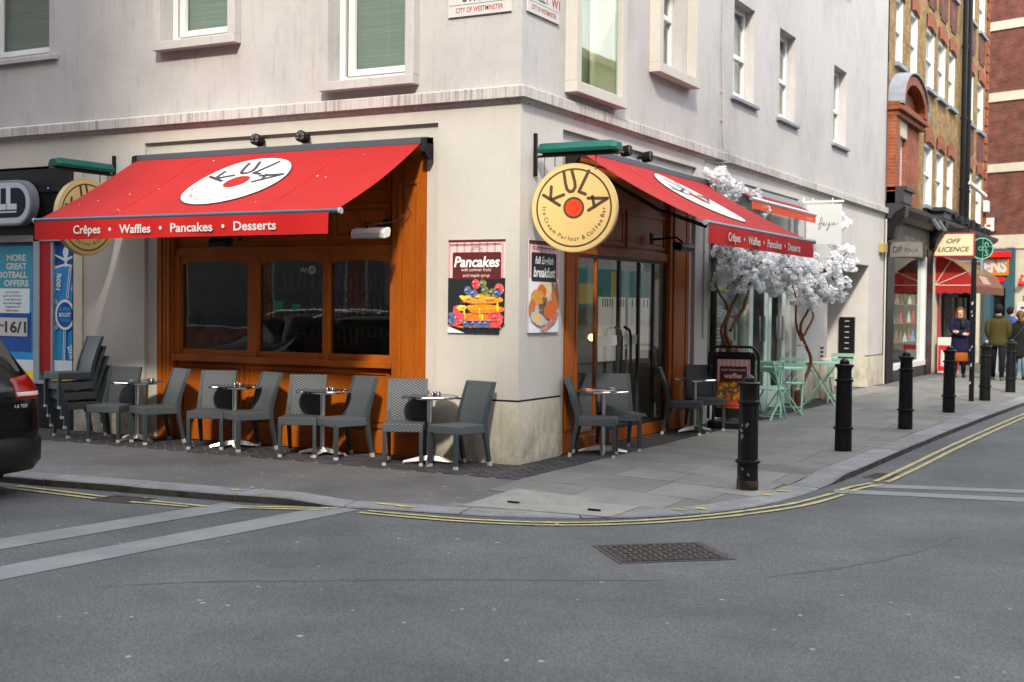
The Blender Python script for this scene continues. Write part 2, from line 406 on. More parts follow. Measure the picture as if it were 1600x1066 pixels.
def ring(mb, fr, cu, cv, r0, r1, d, n=48):
    vs = []; fs = []
    for k in range(n):
        t = 2 * PI * k / n
        vs += [fr(cu + r0 * math.cos(t), cv + r0 * math.sin(t), d), fr(cu + r1 * math.cos(t), cv + r1 * math.sin(t), d)]
    for k in range(n):
        a = 2 * k; b = 2 * ((k + 1) % n); fs.append((a, a + 1, b + 1, b))
    mb.add(vs, fs)
def stroke(mb, fr, pts, wd, d, n=6):
    """rounded thick polyline"""
    for i in range(len(pts) - 1):
        (ax, ay), (bx, by) = pts[i], pts[i + 1]
        L_ = math.hypot(bx - ax, by - ay) or 1e-6; t = math.atan2(by - ay, bx - ax)
        poly = [(ax + wd * math.cos(t + PI / 2 + PI * k / n), ay + wd * math.sin(t + PI / 2 + PI * k / n)) for k in range(n + 1)]
        poly += [(bx + wd * math.cos(t - PI / 2 + PI * k / n), by + wd * math.sin(t - PI / 2 + PI * k / n)) for k in range(n + 1)]
        mb.flat(poly, fr, d + i * .00008)
def rrect(u0, v0, u1, v1, r, n=5):
    P = []
    for cx, cy, a in ((u1 - r, v1 - r, 0), (u0 + r, v1 - r, PI / 2), (u0 + r, v0 + r, PI), (u1 - r, v0 + r, 3 * PI / 2)):
        P += [(cx + r * math.cos(a + PI / 2 * k / n), cy + r * math.sin(a + PI / 2 * k / n)) for k in range(n + 1)]
    return P
def rect(u0, v0, u1, v1): return [(u0, v0), (u1, v0), (u1, v1), (u0, v1)]
def wallsheet(mb, u0, u1, z0, z1, holes, w=0.0, depth=.15):
    """sheet at outward offset w with rectangular holes (u0,u1,z0,z1[,depth]) and their reveals"""
    us = sorted({u0, u1} | {h[0] for h in holes} | {h[1] for h in holes}); zs = sorted({z0, z1} | {h[2] for h in holes} | {h[3] for h in holes})
    us = [u for u in us if u0 <= u <= u1]; zs = [z for z in zs if z0 <= z <= z1]
    for a, b in zip(us, us[1:]):
        for c, d in zip(zs, zs[1:]):
            mu, mz = (a + b) / 2, (c + d) / 2
            if any(h[0] < mu < h[1] and h[2] < mz < h[3] for h in holes): continue
            mb.quad((a, w, c), (b, w, c), (b, w, d), (a, w, d))
    for h in holes:
        a, b, c, d = max(h[0], u0), min(h[1], u1), h[2], h[3]; q = w - (h[4] if len(h) > 4 else depth)
        mb.quad((a, w, c), (a, q, c), (a, q, d), (a, w, d)); mb.quad((b, w, c), (b, w, d), (b, q, d), (b, q, c))
        if d < z1 - .001: mb.quad((a, w, d), (a, q, d), (b, q, d), (b, w, d))
        if c > z0 + .001: mb.quad((a, w, c), (b, w, c), (b, q, c), (a, q, c))
# ------------------------------------------------------------------ ground
KP = [(-40, -4.6), (-14, -3.75), (-8, -3.5), (-3.7, -3.26), (-2.5, -3.14), (-1.3, -3.03), (-.46, -2.88), (.17, -2.72), (.7, -2.62), (1.19, -2.5), (1.63, -2.32),
      (2.06, -2.04), (2.43, -1.63), (2.74, -1.05), (2.91, -.3), (2.98, .6), (3.03, 1.6), (3.06, 3.9), (3.14, 7.44), (3.29, 11.4), (3.5, 16), (3.9, 24), (4.5, 36), (6.0, 62)]
def crs(P, step):
    out = []
    for i in range(len(P) - 1):
        p0 = P[max(i - 1, 0)]; p1 = P[i]; p2 = P[i + 1]; p3 = P[min(i + 2, len(P) - 1)]
        L_ = math.dist(p1, p2); n = max(1, int(L_ / step))
        for k in range(n):
            t = k / n
            out.append(tuple(.5 * ((2 * p1[j]) + (-p0[j] + p2[j]) * t + (2 * p0[j] - 5 * p1[j] + 4 * p2[j] - p3[j]) * t * t + (-p0[j] + 3 * p1[j] - 3 * p2[j] + p3[j]) * t ** 3) for j in (0, 1)))
    out.append(P[-1]); return out
KL = crs(KP, .15)
ROADZ = -.07
def kdrop(p):                       # dropped kerb round the corner
    x, y = p
    if y < -1.0: s = (x + .75) / .7
    else: s = (1.35 - y) / .7
    s = max(0, min(1, s)); s = s * s * (3 - 2 * s); return -.052 * s
def knormal(i):
    a = KL[max(i - 1, 0)]; b = KL[min(i + 1, len(KL) - 1)]; dx, dy = b[0] - a[0], b[1] - a[1]; l = math.hypot(dx, dy)
    return (-dy / l, dx / l)        # points inland
def pz(x, y):                       # height of the pavement surface
    if x > 4.6 or y < -5: return 0.
    bi = min(range(0, len(KL)), key=lambda i: (KL[i][0] - x) ** 2 + (KL[i][1] - y) ** 2)
    d = math.dist(KL[bi], (x, y)) - .3; t = max(0., 1 - d / 1.5)
    return kdrop(KL[bi]) * t * t * (3 - 2 * t)
road = MB(); road.quad((-120, -120, ROADZ), (120, -120, ROADZ), (120, 120, ROADZ), (-120, 120, ROADZ)); struct(road.build('road', ASPH))
pv = MB(); rows = []
for i, k in enumerate(KL):
    n = knormal(i); k2 = (k[0] + n[0] * .3, k[1] + n[1] * .3)
    tgt = (max(-30, min(k[0], -.3)), -.3) if k[1] < -2.6 else ((.3, max(k[1], .3)) if k[1] > -.6 else (0., 0.))
    L_ = math.dist(k2, tgt)
    rows.append([(k2[0] + (tgt[0] - k2[0]) * t / L_, k2[1] + (tgt[1] - k2[1]) * t / L_) for t in (0, .15, .3, .5, .7, .9, 1.1, 1.3, 1.5, L_) if t <= L_ or t == L_][:10])
base = len(pv.v)
for r in rows:
    while len(r) < 10: r.insert(-1, r[-1])
for r in rows: pv.v += [(x, y, pz(x, y) - .006) for x, y in r]
for i in range(len(rows) - 1):
    for j in range(9): pv.f.append((i * 10 + j, i * 10 + j + 1, (i + 1) * 10 + j + 1, (i + 1) * 10 + j))
pv.mi = [0] * len(pv.f)
pavement = struct(pv.build('pavement', PASPH, smooth='all'))
yd = MB(); yd.quad((-30, -.9, -.012), (.9, -.9, -.012), (.9, 30, -.012), (-30, 30, -.012)); struct(yd.build('building_plot', PASPH))
far = MB(); far.quad((-14, 31.5, -.004), (5, 31.5, -.004), (7, 70, -.004), (-14, 70, -.004)); struct(far.build('far_pavement', SLAB))
# kerb stones: granite, each its own part of the pavement
acc = 0; seg = [0]; cnt = 0
for i in range(1, len(KL)):
    acc += math.dist(KL[i], KL[i - 1])
    if acc > .92 or i == len(KL) - 1:
        a = seg[-1]; seg.append(i); acc = 0
        if KL[i][0] < -12 or KL[a][1] > 40: continue
        m = MB(); idx = list(range(a, i + 1)); vs = []
        n_ = len(idx)
        for q, j in enumerate(idx):
            n = knormal(j); k = KL[j]; g = .006 if q == 0 else (-.006 if q == n_ - 1 else 0)
            tx, ty = n[1] * g, -n[0] * g
            z = kdrop(k) + .002 * math.sin(cnt * 2.3); zi = kdrop(k) + .001
            b = .012
            vs += [(k[0] + tx, k[1] + ty, ROADZ - .03), (k[0] + tx, k[1] + ty, z - b), (k[0] + n[0] * b + tx, k[1] + n[1] * b + ty, z), (k[0] + n[0] * .295 + tx, k[1] + n[1] * .295 + ty, zi), (k[0] + n[0] * .295 + tx, k[1] + n[1] * .295 + ty, -.12)]
        fs = []; mi = []
        for q in range(n_ - 1):
            for e in range(4): fs.append((q * 5 + e, q * 5 + e + 1, (q + 1) * 5 + e + 1, (q + 1) * 5 + e)); mi.append(1 if e == 0 else 0)
        fs += [(4, 3, 2, 1, 0), tuple((n_ - 1) * 5 + e for e in range(5))]; mi += [0, 0]
        m.v = vs; m.f = fs; m.mi = mi; m.build('kerb_stone', [KERB, KFACE], pavement); cnt += 1
def clip(poly, a, b, keep_left=True):
    out = []
    for i in range(len(poly)):
        p, q = poly[i], poly[(i + 1) % len(poly)]
        sp = (b[0] - a[0]) * (p[1] - a[1]) - (b[1] - a[1]) * (p[0] - a[0]); sq = (b[0] - a[0]) * (q[1] - a[1]) - (b[1] - a[1]) * (q[0] - a[0])
        if sp >= 0: out.append(p)
        if (sp > 0 and sq < 0) or (sp < 0 and sq > 0):
            t = sp / (sp - sq); out.append((p[0] + (q[0] - p[0]) * t, p[1] + (q[1] - p[1]) * t))
    return out
def clipbox(poly, x0, y0, x1, y1):
    for a, b in (((x0, y0), (x1, y0)), ((x1, y0), (x1, y1)), ((x1, y1), (x0, y1)), ((x0, y1), (x0, y0))):
        if len(poly) < 3: return []
        poly = clip(poly, a, b)
    return poly
def area(p): return abs(sum(p[i][0] * p[(i + 1) % len(p)][1] - p[(i + 1) % len(p)][0] * p[i][1] for i in range(len(p)))) / 2 if len(p) > 2 else 0
# herringbone brick paving against the walls
bed = MB()
bed.quad((-12, -.93, -.004), (0, -.93, -.004), (0, 0.02, -.004), (-12, 0.02, -.004)); bed.quad((0, -.93, -.004), (.5, -.93, -.004), (.5, 16, -.004), (0, 16, -.004))
bedo = struct(bed.build('brick_paving', MORT))
bricks = []
W_ = .105
def brickpoly(px, py, ang, l, w_):
    c, s = math.cos(ang), math.sin(ang); g = .005
    return [(px + c * (u * (l / 2 - g)) - s * (v * (w_ / 2 - g)), py + s * (u * (l / 2 - g)) + c * (v * (w_ / 2 - g))) for u, v in ((-1, -1), (1, -1), (1, 1), (-1, 1))]
for i in range(-90, 110):
    for j in range(-60, 100):
        # herringbone lattice turned by 45 degrees
        k = (i - j) % 4
        cx_, cy_ = i * W_, j * W_
        if k == 0: c0 = (cx_ + W_, cy_ + W_ / 2, 0)
        elif k == 2: c0 = (cx_ + W_ / 2, cy_ + 0 - 0 , 1)
        else: continue
        if k == 2: c0 = (cx_ + W_ * .5, cy_ + W_ * 0.0, 1)
        # vertical brick covers cells (i, j) and (i, j-1)
        x, y, o_ = c0; c, s = math.cos(PI / 4), math.sin(PI / 4)
        wx, wy = x * c - y * s, x * s + y * c
        wx -= 2.0; wy += .3
        ang = PI / 4 + (PI / 2 if o_ else 0)
        for bx in ((-7.6, -.925, 0., -.004), (0.004, -.925, .495, 12.)):
            if bx[0] - .2 < wx < bx[2] + .2 and bx[1] - .2 < wy < bx[3] + .2:
                p = clipbox(brickpoly(wx, wy, ang, 2 * W_, W_), *bx)
                if area(p) > .0012: bricks.append((math.dist((wx, wy), (6, -11.3)), p))
bricks.sort(key=lambda b: b[0])
rest = MB()
for q, (d, p) in enumerate(bricks):
    m = MB() if q < 290 else rest; h = random.uniform(-.0012, .0012)
    m.prism(p, lambda u, v, d_: (u, v, d_), -.012, .002 + h)
    if q < 290: m.build('brick', PAVER, bedo)
rest.build('brick', PAVER, bedo, kind='stuff')
# york slabs on the right-hand pavement, each a part
ns = 0; row = 0; y = -2.9
while y < 24 and ns < 285:
    h = .62 if row % 3 else .76
    x = .52 - (row % 2) * .42
    while x < 3.6:
        wd_ = random.choice((.75, .9, .6))
        g = .0035
        p = clipbox(rect(x + g, y + g, x + wd_ - g, y + h - g), .505, -5, 9, 40)
        # clip by the kerb inner line
        if len(p) > 2:
            cx_ = sum(a for a, b in p) / len(p); cy_ = sum(b for a, b in p) / len(p)
            ids = sorted(range(1, len(KL) - 1), key=lambda i: (KL[i][0] - cx_) ** 2 + (KL[i][1] - cy_) ** 2)[:1]
            for jj in (ids[0] - 4, ids[0], ids[0] + 4):
                jj = max(1, min(len(KL) - 2, jj)); n = knormal(jj); k = KL[jj]; a = (k[0] + n[0] * .303, k[1] + n[1] * .303)
                p = clip(p, a, (a[0] + n[1], a[1] - n[0])) if len(p) > 2 else p
            if len(p) > 2: # leave room for the pale inspection cover and the bollard pad
                if .62 < cx_ < 2.05 and -2.3 < cy_ < -1.35: p = []
        if len(p) > 2 and area(p) > .02:
            m = MB(); n = len(p)
            m.v = [(a, b, pz(a, b) + .0) for a, b in p] + [(a, b, pz(a, b) - .02) for a, b in p]
            m.f = [tuple(range(n))] + [(i, n + i, n + (i + 1) % n, (i + 1) % n) for i in range(n)]; m.mi = [0] * len(m.f)
            m.build('paving_slab', SLAB, pavement); ns += 1
        x += wd_
    y += h; row += 1
ic = thing('inspection_cover', 'pale concrete inspection cover let into the pavement at the street corner', 'cover', (1.33, -1.8, pz(1.33, -1.8)))
m = MB(); P = [(.68, -2.25), (1.99, -2.14), (1.98, -1.4), (.72, -1.36)]
m.v = [(a, b, pz(a, b) + .003) for a, b in P] + [(a, b, pz(a, b) - .02) for a, b in P]; m.f = [(0, 1, 2, 3)] + [(i, 4 + i, 4 + (i + 1) % 4, (i + 1) % 4) for i in range(4)]; m.mi = [0] * 5
m.build('cover', CONC, ic, world=True)
m = MB()
for a, b in ((.95, -1.95), (1.7, -1.95)): m.box(a, b, -.03, a + .11, b + .02, pz(a, b) + .006)
m.build('lifting_slot', BLACKM, ic, world=True)
# markings on the road
def strip(mb, pts, wd, z):
    vs = []
    for i, p in enumerate(pts):
        a = pts[max(i - 1, 0)]; b = pts[min(i + 1, len(pts) - 1)]; dx, dy = b[0] - a[0], b[1] - a[1]; l = math.hypot(dx, dy)
        j1 = random.uniform(-.004, .004); j2 = random.uniform(-.004, .004)
        vs += [(p[0] - dy / l * (wd / 2 + j1), p[1] + dx / l * (wd / 2 + j1), z), (p[0] + dy / l * (wd / 2 + j2), p[1] - dx / l * (wd / 2 + j2), z)]
    mb.add(vs, [(2 * i, 2 * i + 1, 2 * i + 3, 2 * i + 2) for i in range(len(pts) - 1)])
m = MB()
for P in ([(-.30, -2.78), (-.62, -6.2), (-.9, -11)], [(-1.14, -3.12), (-1.46, -6.2), (-1.8, -11)]):
    strip(m, [(a + .17, b) for a, b in crs(P, .4)], .34, ROADZ + .004)
strip(m, crs([(3.12, .42), (4.7, .78), (9, 1.7)], .4), .26, ROADZ + .004); strip(m, crs([(3.32, .95), (4.7, 1.36), (9, 2.4)], .4), .24, ROADZ + .004)
struct(m.build('granite_road_bands', SETT))
m = MB(); Z = ROADZ + .008
for P in ([(-3.35, -3.50), (-2.2, -3.53)], [(-3.35, -3.37), (-2.2, -3.41)], [(-1.82, -3.50), (-1.24, -3.43)], [(-1.73, -3.37), (-1.1, -3.34)], [(-.93, -3.30), (-.2, -2.97)], [(-.85, -3.17), (-.15, -2.84)],
          [(.12, -2.93), (.54, -2.91), (1.11, -2.84), (1.74, -2.62), (2.2, -2.26), (2.52, -1.88), (2.83, -1.36), (3.12, -.62), (3.26, .22)],
          [(.13, -2.82), (.5, -2.80), (1.07, -2.73), (1.68, -2.52), (2.1, -2.2), (2.44, -1.78), (2.74, -1.25), (3.01, -.55), (3.15, .24)],
          [(3.16, .44), (3.2, .78), (3.31, 1.15)], [(3.27, .44), (3.31, .78), (3.42, 1.1)],
          [(3.31, 1.28), (3.34, 2.5), (3.38, 5), (3.47, 8), (3.58, 11), (3.8, 16), (4.2, 24), (4.8, 36)], [(3.42, 1.3), (3.46, 2.5), (3.5, 5), (3.59, 8), (3.70, 11), (3.92, 16), (4.32, 24), (4.92, 36)],
          [(-30, -4.6), (-14, -4.1), (-8, -3.86), (-3.9, -3.6)], [(-30, -4.47), (-14, -3.97), (-8, -3.73), (-3.9, -3.47)]):
    strip(m, crs(P, .12), .052, Z)
struct(m.build('double_yellow_lines', YEL))
m = MB(); rs_ = random.Random(8)
def seam_line(P, w0, w1):
    Q = crs(P, .12); vs = []
    for i, p in enumerate(Q):
        a = Q[max(i - 1, 0)]; b = Q[min(i + 1, len(Q) - 1)]; dx, dy = b[0] - a[0], b[1] - a[1]; l = math.hypot(dx, dy); w_ = rs_.uniform(w0, w1) * min(1, 4 * i / len(Q) + .1, 4 * (1 - i / len(Q)) + .1)
        vs += [(p[0] - dy / l * w_, p[1] + dx / l * w_, ROADZ + .002), (p[0] + dy / l * w_, p[1] - dx / l * w_, ROADZ + .002)]
    m.add(vs, [(2 * i, 2 * i + 1, 2 * i + 3, 2 * i + 2) for i in range(len(Q) - 1)])
seam_line([(.35, -5.95), (.8, -5.5), (1.4, -5.1), (2.0, -4.7), (2.7, -4.3), (3.2, -4.0)], .004, .022)
seam_line([(3.7, -3.6), (4.1, -2.9), (4.35, -2.2), (4.5, -1.4)], .01, .04)
seam_line([(2.3, -7.3), (3.0, -6.9), (3.6, -6.7)], .004, .012)
struct(m.build('tar_seams', mat('tar_seam', (.060, .062, .065), .8, c2=(.082, .084, .088), vscale=9)))
# sprayed yellow marks
m = MB()
for x, y, a, b in ((.11, -2.55, .10, .035), (.3, -2.57, .11, .035), (2.33, -1.5, .07, .02), (2.46, -1.36, .05, .03), (2.75, .02, .07, .03), (-1.25, -2.85, .05, .03), (2.82, 3.2, .05, .02), (2.8, 4.3, .25, .012), (2.9, 8.2, .2, .012), (2.7, -.3, .05, .03)):
    z = max(pz(x, y), kdrop((x, y)) if math.hypot(0, 0) else pz(x, y)) + .006
    m.flat([(x + a * math.cos(t) * random.uniform(.7, 1.2), y + b * math.sin(t) * random.uniform(.6, 1.3)) for t in [2 * PI * k / 9 for k in range(9)]], lambda u, v, d: (u, v, d), z)
o = m.build('yellow_spray_marks', YELB); struct(o)
m = MB()
for _ in range(300):
    if random.random() < .5: x, y = random.uniform(-3.5, 5.5), random.uniform(-10, -3); z = ROADZ + .003
    else: x, y = random.uniform(-7, 2.9), random.uniform(-2.9, -1.0); z = pz(x, y) + .003
    if y > -3 and x > 2.0: continue
    if random.random() < .15: x, y, z = random.uniform(.6, 2.6), random.uniform(-1, 9), .004
    r = random.uniform(.006, .017) * (1.4 if random.random() < .08 else 1)
    m.flat([(x + r * math.cos(t) * random.uniform(.6, 1.3), y + r * math.sin(t) * random.uniform(.6, 1.3)) for t in [2 * PI * k / 7 for k in range(7)]], lambda u, v, d: (u, v, d), z)
m.build('trodden_gum_spots', GUM, kind='stuff')
# cast iron manhole cover in the carriageway
mh = thing('manhole_cover', 'rusty cast iron manhole cover set in the road in front of the corner', 'manhole cover', (2.84, -3.18, ROADZ), math.radians(41))
m = MB(); m.box(-.41, -.32, -.02, .41, .32, .004); m.build('frame', MANH, mh)
m = MB(); m.box(-.37, -.28, -.01, .37, .28, .009)
for i in range(13):
    for j in range(10):
        a, b = -.35 + i * .054, -.27 + j * .054
        if (i + j) % 2: m.box(a, b + .012, .009, a + .044, b + .026, .014)
        else: m.box(a + .014, b, .009, a + .028, b + .044, .014)
m.build('cover_plate', MANH, mh)
for k, (x, y, rz, lab) in enumerate(((-1.98, -3.42, .1, 'dark iron gully grate beside the left hand kerb'), (3.3, 1.75, 1.5, 'dark iron gully grate in the gutter beyond the second bollard'))):
    g = thing('gully_grate', lab, 'drain grate', (x, y, ROADZ), rz, 'gully grates in the gutter')
    m = MB(); m.box(-.22, -.16, -.02, .22, -.13, .005); m.box(-.22, .13, -.02, .22, .16, .005); m.box(-.22, -.13, -.02, -.19, .13, .005); m.box(.19, -.13, -.02, .22, .13, .005); m.build('frame', MANH, g)
    m = MB()
    for i in range(9): m.box(-.18 + i * .041, -.13, -.02, -.16 + i * .041, .13, .003)
    m.build('bars', MANH, g)
m = MB(); m.quad((-.21, -.15, -.0), (.21, -.15, -.0), (.21, .15, 0), (-.21, .15, 0))

# ------------------------------------------------------------------ corner building
cb = thing('corner_building', 'pale grey rendered corner building with the red awnings and street name plates', 'building')
XL, YB, HT = -14., 16.9, 12.5
CZ0, CZ1 = 3.72, 3.83
LW = [(-8.0, -6.76, 4.72, 6.3, .14), (-4.78, -3.75, 4.69, 6.3, .10), (-2.33, -1.33, 4.04, 6.0, .10), (-2.33, -1.33, 7.4, 9.2, .1), (-4.78, -3.75, 7.7, 9.4, .1), (-8, -6.76, 7.7, 9.4, .14), (-11, -10, 4.7, 6.2, .14)]
RW = [(1.12, 2.22, 4.05, 5.9, .2), (3.48, 4.65, 4.66, 6.3, .20), (6.58, 7.55, 4.72, 6.16, .15), (8.87, 9.8, 4.72, 6.18, .15), (12.35, 13.3, 4.72, 6.18, .15),
      (1.12, 2.22, 7.4, 9.2, .05), (3.48, 4.65, 7.7, 9.4, .2), (6.58, 7.55, 7.7, 9.4, .15), (8.87, 9.8, 7.7, 9.4, .15), (12.35, 13.3, 7.7, 9.4, .15)]
m = MB(LF); wallsheet(m, XL, 0, CZ0, HT, LW)
m.build('upper_wall', WALL, cb)
m = MB(RF); wallsheet(m, 0, YB, CZ0, HT, RW)
m.build('upper_wall', WALL, cb)
# ground floor: shallow recess round each shopfront
m = MB(LF)
wallsheet(m, -12, 0, .66, CZ0, [(-5.13, -.98, .66, 3.53, .045), (-12, -6.31, .66, 3.33, .3)])
wallsheet(m, -5.13, -.98, 0, 3.53, [(-4.97, -1.14, 0, 3.4, .12)], w=-.045)
m.quad((-14, 0, 0), (-12, 0, 0), (-12, 0, CZ0), (-14, 0, CZ0))
m.build('ground_floor_wall', PIER, cb)
m = MB(RF)
wallsheet(m, 0, YB, .66, CZ0, [(.97, 5.09, .66, 3.53, .05), (5.62, 10.13, .66, 3.5, .3), (12.15, 15.45, .66, 2.54, 1.5)])
wallsheet(m, .97, 5.09, 0, 3.53, [(1.13, 5.0, 0, 3.4, .12)], w=-.05)
m.build('ground_floor_wall', WALLR, cb)
for a, b in ((-14, -12), (-6.31, -5.13), (-.98, .012)):
    m = MB(LF); m.box(a, -.06, 0, b, .012, .64); m.build('plinth', PLINTH, cb)
for a, b in ((.012, .97), (5.09, 5.62), (10.13, 12.15), (15.45, YB)):
    m = MB(RF); m.box(a, -.06, 0, b, .0118, .64); m.build('plinth', PLINTH, cb)
for a, b in ((12.12, 12.149), (15.451, 15.48)):
    m = MB(RF); m.box(a, -1.5, 0, b, -.06, .66); m.build('alcove_side', PLINTH, cb)
for a, b in ((-6.31, -5.13), (-.98, .004)):
    m = MB(LF); m.box(a, -.01, .64, b, .004, .66); m.build('plinth_groove', BLACKM, cb)
for a, b in ((-.004, .97), (5.09, 5.62), (10.13, 12.15), (15.45, YB)): m = MB(RF); m.box(a, -.01, .64, b, .004, .66); m.build('plinth_groove', BLACKM, cb)
# alcove in the right-hand wall
m = MB(RF); m.box(12.1, -1.55, 0, 15.5, -1.5, 2.6); m.build('alcove_back_wall', PIER, cb)
# cornice wraps the corner
m = MB()
prof = [(.0, CZ0 - .05), (.03, CZ0 - .02), (.035, CZ0), (.075, CZ0 + .005), (.075, CZ1), (.07, CZ1 + .008), (0, CZ1 + .03)]
vs = []
for w_, z in prof: vs += [(XL, -w_, z), (w_, -w_, z), (w_, YB + .0, z)]
m.add(vs, [(i * 3 + a, i * 3 + a + 1, (i + 1) * 3 + a + 1, (i + 1) * 3 + a) for i in range(len(prof) - 1) for a in (0, 1)] + [tuple(i * 3 + 2 for i in range(len(prof)))])
m.build('cornice', CORN, cb)
m = MB(); m.box(XL, .3, HT - .05, -.3, YB, HT); m.box(XL, YB - .02, 0, 0, YB, HT); m.box(XL, .3, 0, XL + .05, YB, HT); m.build('roof', LEAD, cb)
m = MB(); m.box(XL, -.05, HT, .05, .3, HT + .35); m.box(-.3, .3, HT, .05, YB, HT + .35); m.build('parapet', WALL, cb)
# windows of the upper floors
def window(T, u0, u1, z0, z1, w, kind, glassm, backm, sash=False):
    """frame + pane set at outward offset w"""
    f = .075; m = MB(T); m.box(u0, w - .05, z0, u0 + f, w, z1); m.box(u1 - f, w - .05, z0, u1, w, z1); m.box(u0 + f, w - .05, z0, u1 - f, w, z0 + f); m.box(u0 + f, w - .05, z1 - f, u1 - f, w, z1)
    if kind == 'tilt':
        m.box(u0 + f + .05, w - .045, z0 + f, u0 + f + .13, w + .012, z1 - f); m.box(u0 + f + .13, w - .045, z0 + f, u1 - f, w + .012, z0 + f + .07)
        gu0 = u0 + f + .13; gz0 = z0 + f + .07
    else: gu0, gz0 = u0 + f, z0 + f
    if sash:
        zm = z0 + (z1 - z0) * .47; m.box(u0 + f, w - .045, zm - .035, u1 - f, w + .015, zm + .035)
        m.box(u0 + f, w - .04, z0 + f, u0 + f + .05, w - .005, zm); m.box((u0 + u1) / 2 - .02, w - .04, z0 + f, (u0 + u1) / 2 + .02, w - .012, zm)
    fo = m.build('window', WHITE, cb, bev=.004)
    m = MB(T); m.box(gu0, w - .035, gz0, u1 - f, w - .030, z1 - f); m.build('pane', glassm, fo)
    m = MB(T); m.quad((u0, w - .10, z0), (u1, w - .10, z0), (u1, w - .10, z1), (u0, w - .10, z1)); m.build('blind', backm, fo)
    m = MB(T); m.box(u0 - .02, w - .7, z0 - .02, u1 + .02, w - .11, z1 + .02); m.build('dark_room', DARKIN, fo)
    return fo
for i, (a, b, c, d, dep) in enumerate(LW):
    fo = window(LF, a, b, c, d, -dep, 'tilt', GLASSG if i != 0 else GLASS, BLIND if i in (0, 1, 2, 4) else CURT)
    if a in (-4.78, -2.33):
        m = MB(LF); p = .12; f = .11
        m.box(a - f, 0, c - .10, b + f, p + .01, c); m.box(a - f, 0, c, a, p, d + f); m.box(b, 0, c, b + f, p, d + f); m.box(a, 0, d, b, p, d + f)
        m.build('surround', WALL, fo, bev=.006)
    else:
        m = MB(LF); m.box(a - .1, 0, c - .06, b + .16, .05, c); m.build('sill', WALL, fo, bev=.004)
for i, (a, b, c, d, dep) in enumerate(RW):
    fo = window(RF, a, b, c, d, -dep, 'plain' if i % 5 == 0 else 'tilt', GLASSG if i % 5 < 2 else GLASS, CURT if i % 5 != 3 else CURT, sash=(i % 5 >= 1))
    if i % 5 < 2:
        m = MB(RF); p = .14; f = .13
        m.box(a - f, 0, c - .12, b + f, p + .01, c); m.box(a - f, 0, c, a, p, d + f); m.box(b, 0, c, b + f, p, d + f); m.box(a, 0, d, b, p, d + f)
        m.build('surround', PIER, fo, bev=.006)
    else:
        m = MB(RF); m.box(a - .12, 0, c - .05, b + .14, .06, c); m.build('sill', LEAD, fo, bev=.004)
bo = thing('glass_balustrade', 'clear glass balustrade panel across the first window on the right hand wall', 'balustrade', (.12, 1.67, 4.06))
m = MB(RF); m.box(1.14, .115, 4.06, 2.08, .127, 5.14); m.build('glass_panel', BALU, bo, world=True)
m = MB(RF); m.box(2.08, .11, 4.06, 2.095, .132, 5.14); m.build('edge_strip', GREYF, bo, world=True)
# cable on the wall
m = MB()
P = [(.02, 5.98, 8.5), (.02, 6.0, 7), (.02, 6.03, 6), (.022, 6.0, 5.2), (.02, 6.05, 4.6), (.022, 6.07, 4.1), (.03, 6.12, 3.9), (.09, 6.2, 3.86), (.10, 6.2, 3.72), (.03, 5.9, 3.68), (.015, 5.42, 3.66), (.015, 5.4, 3.2), (.015, 5.40, 1.2)]
m.tube(P, .009, 6)
for z in (4.3, 4.7, 5.3, 5.8, 6.4, 3.0, 2.4, 1.8): m.ball((.018, 6.03 if z > 4 else 5.4, z), .018, 6, 4)
tag(m.build('wall_cable', mat('dirty_cable', (.34, .33, .31), .7)), 'thin grey cable clipped down the right hand wall and over the cornice', 'cable')
# street name plates
for T, u0, u1, z0, lab, tx in ((LF, -.86, -.11, 4.60, 'white street name plate on the left hand face, left of the corner', 'STREET'), (RF, .08, .81, 4.61, 'white street name plate with red lettering on the right hand face, beside the corner', 'STREET W1')):
    c = T((u0 + u1) / 2, 0, z0)
    sg = thing('street_name_plate', lab, 'street sign', c, 0, 'street name plates at the corner')
    m = MB(T); m.box(u0, 0.004, z0, u1, .022, z0 + .42); m.build('plate', OFFW, sg, world=True, bev=.004)
    fr = lambda u, v, d: (u, .0225 + d, v)
    m = MB(T); text(m, 'CITY OF WESTMINSTER', fr, (u0 + u1) / 2, z0 + .065, .05, .001, width=.56, bold=.01)
    if 'W1' in tx: text(m, 'W1', fr, u1 - .10, z0 + .20, .10, .001, bold=.02)
    m.build('red_lettering', mat('dull_red_print', (.35, .02, .03), .6), sg, world=True)
    m = MB(T); text(m, 'STREET', fr, (u0 + u1) / 2 - (.1 if 'W1' in tx else 0), z0 + .20, .10, .001, bold=.02, width=.40)
    m.flat(rect(u0 + .02, z0 + .118, u1 - .02, z0 + .122), fr, .001); m.build('black_lettering', NAVY, sg, world=True)

